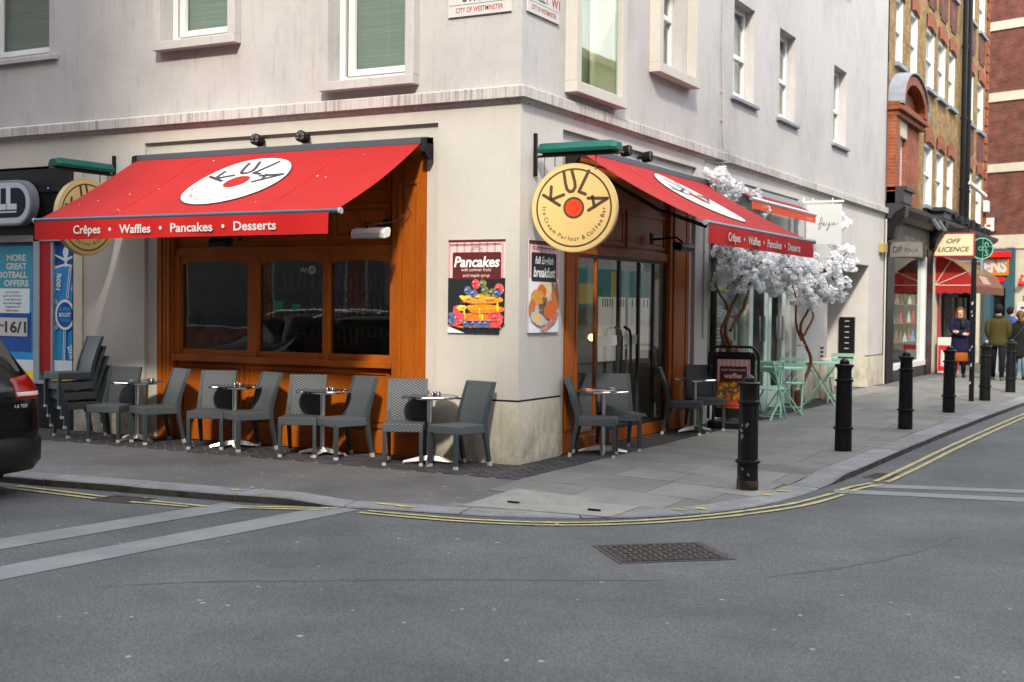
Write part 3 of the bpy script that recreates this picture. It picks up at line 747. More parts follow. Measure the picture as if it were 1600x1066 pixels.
# ------------------------------------------------------------------ left café shopfront (part of the building, its pieces sub-parts)
sf = MB(LF)
sf.box(-4.97, -.12, 0, -4.72, -.05, 3.4); sf.box(-1.58, -.12, 0, -1.14, -.05, 3.4)          # pilasters
sf.box(-4.72, -.16, 0, -1.58, -.12, .98); sf.box(-4.72, -.16, 2.17, -1.58, -.12, 3.4)
sf.box(-4.72, -.12, .93, -1.58, -.03, 1.0)                                                     # sill rail
sf.box(-4.72, -.12, 2.17, -1.58, -.08, 2.27)
sf.box(-4.72, -.12, .0, -1.58, -.075, .2); sf.box(-4.72, -.12, .2, -1.58, -.09, .24)
shop1 = sf.build('shopfront', ORANGE, cb, bev=.004)
def panel(T, u0, u1, z0, z1, w, mt, par, t=.018, name='panel'):
    m = MB(T); b = .045
    m.box(u0, w, z0, u1, w + t, z0 + b); m.box(u0, w, z1 - b, u1, w + t, z1); m.box(u0, w, z0 + b, u0 + b, w + t, z1 - b); m.box(u1 - b, w, z0 + b, u1, w + t, z1 - b)
    m.box(u0 + b + .02, w, z0 + b + .02, u1 - b - .02, w + t * .6, z1 - b - .02)
    return m.build(name, mt, par, bev=.003)
for a, b in ((-4.66, -3.68), (-3.64, -1.64)): panel(LF, a, b, .27, .9, -.12, ORANGE, shop1)
panel(LF, -1.50, -1.22, .25, 2.95, -.05, ORANGE, shop1); panel(LF, -4.93, -4.76, .25, 2.95, -.05, ORANGE, shop1)
for a, b in ((-4.66, -3.68), (-3.6, -2.5), (-2.42, -1.64)): panel(LF, a, b, 2.34, 2.72, -.12, ORANGE, shop1)
panel(LF, -4.66, -1.64, 2.82, 3.25, -.12, ORANGE, shop1)
m = MB(LF); 
for a, b in ((-4.72, -4.64), (-3.59, -3.46), (-2.52, -2.45), (-1.62, -1.58)): m.box(a, -.16, 1.0, b, -.07, 2.17)
for a, b in ((-4.64, -3.59), (-3.46, -2.52), (-2.45, -1.62)):
    m.box(a, -.15, 1.0, b, -.09, 1.07)
    n = 10
    for k in range(n):   # segmental head
        ua, ub = a + (b - a) * k / n, a + (b - a) * (k + 1) / n; t = abs((k + .5) / n * 2 - 1)
        m.box(ua, -.15, 2.115 - .045 * t * t, ub, -.09, 2.17)
m.build('window_frame', ORANGE, shop1, bev=0)
for a, b in ((-4.66, -3.57), (-3.48, -2.50), (-2.47, -1.60)):
    m = MB(LF); m.box(a, -.135, 1.03, b, -.129, 2.15); m.build('pane', GLASSD, shop1)
fr = lambda u, v, d: (u, -.128 + d, v)
m = MB(LF); text(m, 'Wi', fr, -2.83, 2.0, .055, .001, bold=.02); m.flat(rrect(-2.76, 1.955, -2.66, 2.045, .035), fr, .001); m.build('wifi_sticker', OFFW, shop1)
m = MB(LF); text(m, 'Fi', fr, -2.71, 2.0, .05, .0025, bold=.02); m.build('wifi_lettering', NAVY, shop1)
# ------------------------------------------------------------------ right café shopfront
sf = MB(RF)
sf.box(1.13, -.12, 0, 1.5, -.05, 3.4); sf.box(4.3, -.12, 0, 5.0, -.05, 3.4)
sf.box(1.5, -.16, 2.22, 4.3, -.12, 3.4); sf.box(1.5, -.12, 2.22, 4.3, -.08, 2.32); sf.box(1.5, -.16, 0, 4.3, -.07, .14)
shop2 = sf.build('shopfront', ORANGE, cb, bev=.004)
panel(RF, 1.17, 1.46, .25, 2.95, -.05, ORANGE, shop2); panel(RF, 4.4, 4.9, .25, 2.95, -.05, ORANGE, shop2)
panel(RF, 1.56, 2.9, 2.36, 2.8, -.12, ORANGE, shop2); panel(RF, 2.98, 4.24, 2.36, 2.8, -.12, ORANGE, shop2); panel(RF, 1.56, 4.24, 2.88, 3.3, -.12, ORANGE, shop2)
ys = [1.5, 2.13, 2.80, 3.42, 3.9, 4.3]; DFR = mat('door_frame_dark', (.05, .055, .055), .35, metal=.5)
for k in range(5):
    m = MB(RF); a, b = ys[k], ys[k + 1]; f = .022
    m.box(a, -.15, .14, a + f, -.11, 2.22); m.box(b - f, -.15, .14, b, -.11, 2.22); m.box(a + f, -.15, .14, b - f, -.11, .19); m.box(a + f, -.15, 2.18, b - f, -.11, 2.22)
    d = m.build('folding_door', DFR if k else ORANGE, shop2)
    m = MB(RF); m.box(a + .01, -.133, .15, b - .01, -.127, 2.2); m.build('pane', GLASS, shop2)
m = MB(RF)
for k in range(2): m.box(2.16 + k * .67, -.126, 1.16, 2.76 + k * .62, -.124, 1.28)
m.build('frosted_band', mat('frosted_film', (.5, .53, .53), .9), shop2)
m = MB(); 
for y in (2.66, 2.94):
    m = MB(); m.tube([(-.11, y, .66), (-.04, y, .70), (-.02, y, .78), (-.02, y, 1.26), (-.04, y, 1.34), (-.11, y, 1.38)], .018, 8); m.build('door_handle', BLACK, shop2, smooth=True)
# interior of the café
m = MB(); m.box(-4.9, .30, -.01, -.15, 6.4, .0); m.build('cafe_floor', mat('cafe_floor_tiles', (.10, .08, .065), .4), cb)
m = MB(); m.box(-5.0, 6.4, 0, -.15, 6.45, 3.4); m.box(-5.05, .3, 0, -5.0, 6.4, 3.4); m.build('cafe_back_wall', DIMIN, cb)
m = MB(); m.box(-5.0, .3, 3.35, -.15, 6.4, 3.4); m.build('cafe_ceiling', DIMIN, cb)
# ------------------------------------------------------------------ hanging round signs
KULA = [[(-.716, .296), (-.333, .062)], [(-.53, .48), (-.545, .215)], [(-.235, .296), (-.51, .195)],
        [(-.24, .80), (-.20, .56), (-.165, .42), (-.10, .36), (-.02, .375), (.03, .46), (.02, .58), (-.054, .84)],
        [(.34, .815), (.116, .358), (.27, .30)], [(.778, .198), (.346, -.062)], [(.778, .198), (.333, .21)], [(.432, .245), (.48, .012)]]
def disc_sign(loc, rz, tilt, lab, side):
    t = thing('hanging_sign', lab, 'hanging sign', loc, rz, 'round café signs on brackets')
    m = MB(); m.box(-.0, -.02, 2.96, .03, .02, 3.40); m.build('wall_plate', BLACK, t)
    m = MB(); m.tube([(.02, 0, 3.16), (1.0, 0, 3.16)], .014, 8); m.tube([(.24, 0, 3.16), (.24, 0, 3.05)], .006, 6); m.tube([(.70, 0, 3.16), (.70, 0, 3.0)], .006, 6)
    m.tube([(.12, 0, 3.16), (.12, 0, 2.98), (.11, .0, 2.9)], .004, 6); m.ball((.115, 0, 2.93), .018, 6, 5); m.build('bracket_arm', mat('worn_bracket_%s' % side, (.09, .06, .045), .7), t)
    m = MB()
    cs = [(-.085, 3.185), (-.095, 3.22), (-.055, 3.285), (.055, 3.285), (.095, 3.22), (.085, 3.185)]
    vs = []
    for x, s in ((.08, .9), (.11, 1), (.90, 1), (.96, .8)): vs += [(x, a * s, 3.185 + (b - 3.185) * s) for a, b in cs]
    fs = [tuple(range(5, -1, -1)), tuple(range(18, 24))]
    for i in range(3):
        for k in range(6): fs.append((i * 6 + k, i * 6 + (k + 1) % 6, (i + 1) * 6 + (k + 1) % 6, (i + 1) * 6 + k))
    m.add(vs, fs); m.build('light_trough', GREEN, t, bev=.004)
    m = MB(); m.box(.12, -.05, 3.165, .90, .05, 3.184); m.build('trough_lamp', BLACK, t)
    cx, cz, r = .47, 2.62, .452; c, s = math.cos(tilt), math.sin(tilt)
    T0 = lambda u, v, d: (cx + u * c + d * s, u * s - d * c, cz + v)       # face pointing to local -Y
    T1 = lambda u, v, d: (cx - u * c - d * s, -u * s + d * c, cz + v)      # other face
    m = MB(); m.prism(circ(0, 0, r, 64), T0, -.035, .035); dsc = m.build('sign_disc', TANE, t, bev=.004, smooth=True)
    for F in (T0, T1):
        m = MB(); m.flat(circ(0, 0, r - .012, 64), F, .0362); m.build('face', TAN, dsc)
        m = MB(); ring(m, F, 0, 0, r * .845, r * .885, .0372, 64); ring(m, F, 0, 0, r * .19, r * .245, .0372)
        for st in KULA: stroke(m, F, [(a * r, b * r) for a, b in st], .0165, .0374)
        arctext(m, 'Ice Cream Parlour & Coffee Bar', F, 0, 0, r * .69, .042, math.radians(176), math.radians(362), .0376, outward=False, bold=.012)
        m.build('lettering', BROWN, dsc)
        m = MB(); m.flat(circ(0, 0, r * .19, 32), F, .0373); m.build('red_dot', SRED, dsc)
    return t
disc_sign((0, .3, 0), 0, math.radians(9), 'round yellow hanging sign with red dot, fully in view on the right hand wall', 'right')
disc_sign((-5.62, 0, 0), -PI / 2, 0, 'round yellow hanging sign half hidden behind the left end of the large red awning', 'left')

# ------------------------------------------------------------------ awnings
def awning(T, u0, u1, lab, lcx, flip=1, hw=1.6, zb=2.5, zt=3.32, logo=True):
    L_ = math.hypot(hw - .1, zt - zb); ca, sa = (hw - .1) / L_, (zt - zb) / L_
    t = thing('awning', lab, 'awning', T((u0 + u1) / 2, 0, zb), 0, 'red café awnings')
    def F(u, v, d): return (u, .1 + v * ca + d * sa, zt - v * sa + d * ca)
    def sagf(u, v):
        a = max(0., min(1., v / L_)); return -.034 * math.sin(PI * a) + .007 * math.sin(u * 2.3 + 1) * math.sin(PI * a) + .009 * math.sin(u * 7.0 + .6 * math.sin(u * 3)) * (1 - a) ** 2 * min(1, a * 8)
    m = MB(T); n1, n2 = 72, 16; vs = []
    for i in range(n1 + 1):
        for j in range(n2 + 1):
            u = u0 + .03 + (u1 - u0 - .10) * i / n1; v = L_ * j / n2
            vs.append(F(u, v, sagf(u, v)))
    fs = [(i * (n2 + 1) + j, i * (n2 + 1) + j + 1, (i + 1) * (n2 + 1) + j + 1, (i + 1) * (n2 + 1) + j) for i in range(n1) for j in range(n2)]
    m.add(vs, fs); cn = m.build('canopy', RED, t, world=True, smooth='all')
    m = MB(T); m.tube([(u0, hw, zb + .0), (u1, hw, zb + .0)], .026, 10); m.build('front_bar', BARM, t, world=True, smooth=True)
    m = MB(T)
    for u in (u0, u1): m = MB(T); m.tube([(u - .012, hw, zb), (u + .012, hw, zb)], .031, 10); m.build('bar_end_cap', GREYF, t, world=True)
    m = MB(T); nn = 30; vs = []
    for i in range(nn + 1):
        u = u0 + .02 + (u1 - u0 - .14) * i / nn; dw = .012 * math.sin(i * .9) 
        vs += [(u, hw + .022, zb - .012), (u, hw + .022 + dw * .5, zb - .11), (u, hw + .02 + dw, zb - .215)]
    m.add(vs, [(i * 3 + a, i * 3 + 3 + a, i * 3 + 4 + a, i * 3 + 1 + a) for i in range(nn) for a in (0, 1)])
    va = m.build('valance', REDV, t, world=True, smooth='all')
    m = MB(T); fv = lambda u, v, d: (u, hw + .031 + d, v)
    um = (u0 + u1) / 2 - .06; W = u1 - u0
    words = ['Crêpes', 'Waffles', 'Pancakes', 'Desserts']; ws = [.40, .44, .56, .53]; gap = .27
    sc_ = W / 4.1; tot = sum(ws) + 3 * gap; x = um - tot * sc_ / 2 - .0
    for k, wd in enumerate(words):
        m = MB(T); text(m, wd, fv, x + ws[k] * sc_ / 2, zb - .118 + (0 if wd != 'Crêpes' else .005), .088, 0, bold=.022, width=ws[k] * sc_); x += ws[k] * sc_; m.build('valance_word', OFFW, t, world=True)
        if k < 3: m = MB(T); m.flat(circ(x + gap * sc_ / 2, zb - .118, .02, 14), fv, 0); m.build('valance_dot', OFFW, t, world=True)
        x += gap * sc_
    m = MB(T); m.box(u0 - .02, .0, zt - .02, u1 + .02, .13, zt + .055); m.build('cassette', mat('awning_cassette_' + T.__name__, (.07, .08, .095), .45), t, world=True, bev=.008)
    for u in (u0 - .02, u1 - .04):
        m = MB(T); m.prism([(0, zt + .06), (.15, zt + .04), (.16, zt - .10), (.09, zt - .17), (.0, zt - .17)], lambda a, b, d, u=u: (u + d, a, b), 0, .06); m.build('end_bracket', BLACKM, t, world=True)
    for k, u in enumerate((u0 + .12, u1 - .2)):
        e = .55 if k == 0 else -.55
        m = MB(T); m.tube([(u, .1, zt - .14), (u + e, .80, zt - .62), (u + .04, hw - .06, zb - .03)], .022, 8); m.build('folding_arm', BLACKM, t, world=True)
    if logo:
        lc = lambda u, v, d: F(lcx + u, .80 - v, d + sagf(lcx + u, .80 - v))
        r = .61
        def grid_disc(rr, d, mt, nm):
            mm = MB(T); vs = [lc(0, 0, d)]; K = 48; Q = 6
            for q in range(1, Q + 1):
                vs += [lc(rr * q / Q * math.cos(2 * PI * k / K), rr * q / Q * math.sin(2 * PI * k / K), d) for k in range(K)]
            fs = [(0, 1 + k, 1 + (k + 1) % K) for k in range(K)] + [(1 + (q - 1) * K + k, 1 + q * K + k, 1 + q * K + (k + 1) % K, 1 + (q - 1) * K + (k + 1) % K) for q in range(1, Q) for k in range(K)]
            mm.add(vs, fs); return mm.build(nm, mt, cn if False else t, world=True)
        grid_disc(r + .012, .009, NAVY, 'logo_outline'); grid_disc(r, .012, OFFW, 'logo_disc'); grid_disc(.15, .015, RED, 'logo_centre')
        for gp in (KULA[0:3], KULA[3:4], KULA[4:5], KULA[5:8]):
            m = MB(T)
            for st in gp: stroke(m, lc, [(a * r * 1.16, b * r * .97) for a, b in st], .0185, .020)
            m.build('logo_letter', NAVY, t, world=True)
        m = MB(T); arctext(m, 'Crêpes • Waffles • Pancakes • Desserts', lc, 0, 0, r * .82, .055, math.radians(178), math.radians(362), .026, outward=False)
        m.build('logo_lettering', NAVY, t, world=True)
    for q in (1, 2, 3):
        u = u0 + (u1 - u0) * q / 4; m = MB(T); m.add([F(u - .012 + dx, L_ * j / 12, sagf(u, L_ * j / 12) + .003) for j in range(13) for dx in (0, .024)], [(2 * j, 2 * j + 1, 2 * j + 3, 2 * j + 2) for j in range(12)]); m.build('seam', REDV, t, world=True)
    m = MB(T); rr = random.Random(3)
    for _ in range(15):
        u, v = rr.uniform(u0 + .2, u1 - .2), rr.uniform(.1, 1.5); q = rr.uniform(.006, .014)
        m.flat(circ(u, v, q, 6), lambda a, b, d: F(a, b, d + sagf(a, b)), .003)
    m.build('bird_droppings', OFFW, t, world=True)
    return t
awning(LF, -5.17, -1.06, 'large red awning with a white disc logo over the tables on the left hand side', -3.02)
awning(RF, 1.05, 5.2, 'red awning with a narrow looking white logo disc over the right hand shop doors', 3.05)
# third, half rolled-in awning further along
t = thing('awning', 'short orange red awning with silver front bar, beside the white square sign', 'awning', (0, 7.9, 3.1))
m = MB(RF); m.add([(6.2, .1, 3.36), (9.9, .1, 3.36), (9.2, .52, 3.17), (5.9, .52, 3.17)], [(0, 1, 2, 3)]); m.build('canopy', mat('dark_red_canopy', (.22, .012, .012), .8), t, world=True)
m = MB(RF); m.tube([(5.85, .53, 3.16), (9.25, .53, 3.16)], .028, 10); m.build('front_bar', mat('silver_bar', (.55, .57, .58), .3, metal=.6), t, world=True)
m = MB(RF); m.box(5.88, .535, 3.02, 9.22, .54, 3.14); m.build('valance', mat('orange_red_valance', (.72, .085, .03), .75), t, world=True)
m = MB(RF); fv = lambda u, v, d: (u, .541 + d, v); text(m, 'CAFE', fv, 6.5, 3.09, .05, 0, width=.35); text(m, 'Brasserie', fv, 8.85, 3.075, .04, 0, width=.35); m.build('valance_lettering', OFFW, t, world=True)
m = MB(RF); m.box(5.9, 0, 3.33, 9.95, .14, 3.42); m.build('cassette', GREYF, t, world=True)

# ------------------------------------------------------------------ wall lamps, heaters
def spot(T, u, lab):
    t = thing('round_spotlight', lab, 'spotlight', T(u, 0, 3.46), 0, 'black round spotlights above the awnings')
    m = MB(T); m.tube([(u, -.04, 3.46), (u, .03, 3.46)], .02, 8); m.build('bracket', BLACK, t, world=True)
    m = MB(T); m.tube([(u, .02, 3.46), (u, .05, 3.46), (u + .0, .13, 3.47)], [.06, .066, .066], 18); m.build('housing', BLACK, t, world=True, smooth=True)
    m = MB(T); m.tube([(u, .128, 3.47), (u, .134, 3.47)], .055, 18); m.build('lens', mat('lamp_lens_%d' % int(u * 10), (.12, .12, .12), .1), t, world=True)
    m = MB(T)
    for k in range(3):
        a = PI * k / 3; m.bar((u - .055 * math.cos(a), .138, 3.47 - .055 * math.sin(a)), (u + .055 * math.cos(a), .138, 3.47 + .055 * math.sin(a)), .003)
    m.build('guard', BLACK, t, world=True)
spot(LF, -3.33, 'black round spotlight above the large awning, the left one of the pair'); spot(LF, -2.69, 'black round spotlight above the large awning, the right one of the pair')
spot(RF, 2.5, 'black round spotlight above the right hand awning, the one nearer the corner'); spot(RF, 3.15, 'black round spotlight above the right hand awning, the one further from the corner')
def heater(T, u, w, z, mt, lab, wd=.42, nm='black'):
    t = thing('patio_heater', lab, 'patio heater', T(u, 0, z), 0)
    m = MB(T); m.tube([(u - wd * .25, -.05, z + .10), (u - wd * .25, w - .05, z + .12), (u - wd * .1, w, z + .06)], .014, 8); m.box(u - wd * .35, -.06, z + .04, u - wd * .15, -.04, z + .18); m.build('bracket', BLACKM, t, world=True)
    m = MB(T); pr = [(-.07, .02), (-.045, .055), (.045, .055), (.07, .02), (.05, -.045), (-.05, -.045)]
    m.prism(pr, lambda a, b, d: (u + d, w + a, z + b - a * .25), -wd / 2, wd / 2); m.build('housing', mt, t, world=True, bev=.008)
    m = MB(T); m.box(u - wd / 2 + .03, w - .04, z - .052, u + wd / 2 - .03, w + .055, z - .046); m.build('reflector', mat('heater_reflector_' + nm, (.16, .15, .14), .35, metal=.6), t, world=True)
    return t
heater(LF, -1.55, .40, 2.36, mat('white_enamel', (.66, .63, .60), .4), 'white bar heater under the right end of the large awning', .42, 'white')
heater(LF, -3.62, .36, 2.30, BLACK, 'black bar heater behind the valance of the large awning', .26, 'black')
heater(RF, 3.75, .34, 2.38, BLACK, 'black bar heater over the right hand shop doors', .46, 'right')
t = thing('security_camera', 'small dark lamp on the orange boards beside the white heater', 'lamp', LF(-2.0, .0, 2.42)); m = MB(LF); m.ball((-1.98, .12, 2.38), .05, 10, 7, (1, 1, .7)); m.box(-2.02, -.12, 2.38, -1.94, .1, 2.42); m.build('housing', BLACK, t, world=True)
m = MB(LF); m.tube([(-1.4, -.03, 3.1), (-1.42, -.03, 2.8), (-1.32, 0, 2.62), (-1.45, .1, 2.50), (-1.6, .3, 2.46)], .006, 6); tag(m.build('heater_cable', BROWN), 'loose brown cable running down the orange boards to the white heater', 'cable')

# ------------------------------------------------------------------ posters
PINK = mat('poster_pink', (.62, .28, .30), .5); PINK2 = mat('poster_pale_pink', (.78, .52, .52), .5); MAROON = mat('poster_maroon', (.10, .022, .022), .45)
PDARK = mat('poster_dark', (.02, .024, .028), .4); PCAKE = mat('pancake_print', (.78, .27, .03), .45, c2=(.55, .12, .01), vscale=14); PTOP = mat('syrup_print', (.95, .42, .03), .4, c2=(.75, .22, .01), vscale=16)
RASP = mat('raspberry_print', (.62, .02, .035), .5, c2=(.85, .16, .16), vscale=60); BLUEB = mat('blueberry_print', (.03, .05, .14), .5, c2=(.16, .22, .36), vscale=22)
KIWI = mat('lime_berry_print', (.28, .32, .03), .5, c2=(.04, .06, .09), vscale=26); PLATE = mat('plate_print', (.74, .78, .82), .4); EGGY = mat('yolk_print', (.95, .52, .03), .4)
BEAN = mat('bean_print', (.75, .20, .03), .5, c2=(.5, .08, .02), vscale=90); SAUS = mat('sausage_print', (.48, .13, .04), .5, c2=(.6, .22, .08), vscale=20); HASH = mat('hash_print', (.75, .38, .08), .5, c2=(.55, .22, .04), vscale=30)
BACON = mat('bacon_print', (.36, .04, .04), .5, c2=(.75, .38, .33), vscale=35); TOAST = mat('toast_print', (.78, .55, .30), .5); MUSH = mat('mushroom_print', (.05, .035, .03), .5, c2=(.25, .20, .16), vscale=40)
LEAFP = mat('leaf_print', (.05, .20, .02), .5); SYRUP = mat('honey_print', (.95, .62, .05), .3)
PRW = mat('print_bright_white', (.80, .80, .78), .6)
class Canvas:
    """flat print: shapes in a stack of paper-thin layers, one mesh with several inks"""
    def __init__(s, T, fr): s.m = MB(T); s.fr = fr; s.mats = []; s.k = 0
    def ink(s, mt):
        if mt not in s.mats: s.mats.append(mt)
        s.m.cur = s.mats.index(mt); s.k += 1
    def poly(s, p, mt): s.ink(mt); s.m.flat(p, s.fr, .0004 * s.k); return s
    def txt(s, tx, u, v, h, mt, **kw): s.ink(mt); text(s.m, tx, s.fr, u, v, h, .0004 * s.k, **kw); return s
    def build(s, par, name='print'): return s.m.build(name, s.mats, par, world=True)
def blob(u, v, a, b, rot=0, n=18, j=.06, seed=1):
    r = random.Random(seed); P = []
    for k in range(n):
        t = 2 * PI * k / n; q = 1 + r.uniform(-j, j); x, y = a * q * math.cos(t), b * q * math.sin(t)
        P.append((u + x * math.cos(rot) - y * math.sin(rot), v + x * math.sin(rot) + y * math.cos(rot)))
    return P
def poster_top(c, u0, u1, z0, z1):
    c.poly(rect(u0, z0, u1, z1), PINK2); n = 15
    for k in range(n): 
        if k % 2 == 0: c.poly(rect(u0 + (u1 - u0) * k / n, z0, u0 + (u1 - u0) * (k + .5) / n, z1), PINK)
t = thing('pancakes_poster', 'pancakes poster with berries and syrup on the cream wall left of the corner', 'poster', LF(-.49, 0, 1.34), 0, 'food posters at the corner')
U0, U1, Z0, Z1 = -.83, -.15, 1.335, 2.30
m = MB(LF); m.prism([(U0, Z0), (U1 - .07, Z0), (U1 - .055, Z0 + .06), (U1 - .005, Z0 + .09), (U1, Z1), (U0, Z1)], lambda a, b, d: (a, d, b), .008, .016); m.build('board', OFFW, t, world=True)
c = Canvas(LF, lambda u, v, d: (u, .0165 + d, v)); W = U1 - U0; H_ = Z1 - Z0
X = lambda a: U0 + W * a; Yv = lambda b: Z0 + H_ * b
poster_top(c, X(.0), X(1), Yv(.58), Z1)
c.poly(rect(X(0), Yv(.975), X(1), Z1), MAROON)
c.poly([(X(0), Yv(0)), (X(.9), Yv(0)), (X(.92), Yv(.06)), (X(.99), Yv(.1)), (X(1), Yv(.59)), (X(0), Yv(.59))], PDARK)
c.poly([(X(0), Yv(0)), (X(.3), Yv(0)), (X(0), Yv(.07))], PLATE)
for k, (a, b) in enumerate(((.42, .89), (.5, .93), (.58, .89), (.46, .91), (.54, .91))): 
    c.ink(MAROON); ring(c.m, c.fr, X(a), Yv(b), .014, .017, .0004 * c.k, 14)
c.poly(rrect(X(.08), Yv(.575), X(.93), Yv(.865), .02), MAROON)
c.txt('Pancakes', X(.505), Yv(.765), .105, PRW, shear=.2, bold=.028, width=W * .80)
c.txt('with summer fruits', X(.5), Yv(.68), .034, PINK2, shear=.2, bold=.005, width=W * .52); c.txt('and maple syrup', X(.5), Yv(.62), .034, PINK2, shear=.2, bold=.005, width=W * .47)
c.poly(blob(X(.16), Yv(.24), .045, .055, 0, seed=3), RASP)
c.poly([(X(0), Yv(.075)), (X(.25), Yv(.055)), (X(.95), Yv(.06)), (X(.93), Yv(.08)), (X(.2), Yv(.075)), (X(0), Yv(.09))], PCAKE)
c.poly(blob(X(.60), Yv(.175), .25, .05, .0, seed=5), PCAKE).poly(blob(X(.68), Yv(.255), .215, .05, 0, seed=6), PCAKE).poly(blob(X(.62), Yv(.28), .21, .03, 0, seed=16), PTOP).poly(blob(X(.60), Yv(.365), .255, .055, 0, seed=7), PTOP)
c.poly(blob(X(.25), Yv(.27), .06, .03, 0, seed=9), SYRUP).poly(blob(X(.28), Yv(.38), .05, .018, -.3, seed=10), SYRUP)
for a, b in ((.3, .2), (.57, .22), (.62, .16), (.88, .28)): c.poly(blob(X(a), Yv(b), .012, .06, .05, seed=int(a * 50)), SYRUP)
for a, b, r_ in ((.5, .525, .05), (.905, .47, .058)): c.poly(blob(X(a), Yv(b), r_, r_ * 1.05, .6, seed=int(a * 90)), RASP)
for a, b in ((.36, .455), (.47, .425), (.62, .53), (.66, .455), (.79, .435), (.88, .43)): c.poly(blob(X(a), Yv(b), .045, .045, 0, seed=int(b * 900)), BLUEB if a < .5 or a > .85 else KIWI)
c.poly(blob(X(.18), Yv(.145), .10, .062, .45, seed=21), RASP).poly(blob(X(.845), Yv(.15), .095, .08, .3, seed=22), RASP).poly(blob(X(.075), Yv(.19), .045, .03, 0, seed=4), BLUEB)
for a in (.34, .48, .60, .70, .085): c.poly(blob(X(a), Yv(.10 if a > .1 else .13), .046, .038, 0, seed=int(a * 77)), BLUEB)
HL = mat('print_highlight', (.75, .62, .60), .5); HB = mat('print_blue_highlight', (.30, .38, .52), .5); DKB = mat('print_shadow', (.06, .01, .008), .5)
for a, b in ((.18, .165), (.86, .18), (.5, .545), (.92, .49)):
    for q in range(7): c.poly(blob(X(a) + .055 * math.cos(q * 2.4) * (q % 3) / 2, Yv(b) + .035 * math.sin(q * 2.4) * (q % 3) / 2 - .01, .008, .006, q, n=7, seed=q), HL if q % 2 else DKB)
for a, b in ((.34, .115), (.48, .115), (.6, .115), (.7, .115), (.36, .465), (.47, .435), (.62, .54), (.66, .465), (.79, .445), (.88, .44)): c.poly(blob(X(a) - .008, Yv(b), .018, .010, .4, n=9, seed=int(a * 99)), HB)
for a, b, w_ in ((.55, .335, .2), (.68, .232, .17), (.6, .14, .2)): c.poly(blob(X(a), Yv(b), w_, .006, .02, n=16, j=.3, seed=int(a * 60)), BACON)
for a, b in ((.38, .385), (.55, .395), (.72, .375), (.3, .29), (.8, .38)): c.poly(blob(X(a), Yv(b), .03, .007, .1, n=9, seed=int(a * 91)), TOAST)
c.build(t)
m = MB(LF); m.tube([(X(.03), .03, Yv(.95)), (X(.93), .03, Yv(.955))], .004, 6); m.tube([(X(.5), .01, Z0 - .01), (X(.5), .03, Z0 + .02)], .004, 6); m.build('hanging_wire', BLACKM, t, world=True)
t = thing('breakfast_poster', 'full English breakfast poster on the right hand wall under the round sign', 'poster', RF(.52, 0, 1.34), 0, 'food posters at the corner')
U0, U1, Z0, Z1 = .17, .86, 1.345, 2.30; W = U1 - U0; H_ = Z1 - Z0
m = MB(RF); m.box(U0, .008, Z0, U1, .018, Z1); m.build('board', OFFW, t, world=True)
c = Canvas(RF, lambda u, v, d: (u, .0185 + d, v)); poster_top(c, X(0), X(1), Yv(.58), Z1); c.poly(rect(X(0), Yv(.96), X(1), Z1), MAROON)
c.poly(rect(X(0), Yv(0), X(1), Yv(.59)), PLATE); c.poly(blob(X(.52), Yv(.24), .33, .21, 0, n=40, j=0), OFFW)
c.poly(rrect(X(.08), Yv(.555), X(.9), Yv(.87), .02), PDARK)
c.txt('full English', X(.5), Yv(.79), .075, PRW, shear=.2, bold=.02, width=W * .6); c.txt('breakfast', X(.5), Yv(.66), .10, PRW, shear=.2, bold=.025, width=W * .72)
c.poly([(X(.1), Yv(.38)), (X(.35), Yv(.55)), (X(.68), Yv(.54)), (X(.7), Yv(.4)), (X(.4), Yv(.3))], TOAST)
c.poly(blob(X(.42), Yv(.45), .1, .07, 0, seed=2), BEAN).poly(blob(X(.2), Yv(.38), .10, .085, .2, seed=3), HASH).poly(blob(X(.38), Yv(.37), .08, .09, 0, seed=4), HASH)
c.poly(blob(X(.1), Yv(.27), .1, .07, 1.2, seed=5), SAUS).poly(blob(X(.80), Yv(.40), .045, .16, .05, seed=6, j=.02), SAUS).poly(blob(X(.93), Yv(.42), .04, .16, .12, seed=7, j=.02), SAUS)
for k in range(16): c.poly(blob(X(.36 + .24 * random.random()), Yv(.18 + .2 * random.random()), .035, .03, k, seed=k, j=.2), MUSH)
c.poly(blob(X(.68), Yv(.25), .15, .10, .3, seed=11, j=.1), BEAN).poly(blob(X(.28), Yv(.15), .17, .07, -.2, seed=12, j=.1), OFFW).poly(blob(X(.25), Yv(.155), .055, .04, 0, seed=13, j=.03), EGGY)
c.poly(blob(X(.75), Yv(.13), .17, .04, .5, seed=14, j=.2), BACON).poly(blob(X(.6), Yv(.075), .16, .03, .35, seed=15, j=.2), BACON)
c.build(t)
m = MB(RF); m.tube([(X(.1), .03, Yv(.93)), (X(.9), .03, Yv(.92))], .004, 6); m.build('hanging_wire', BLACKM, t, world=True)

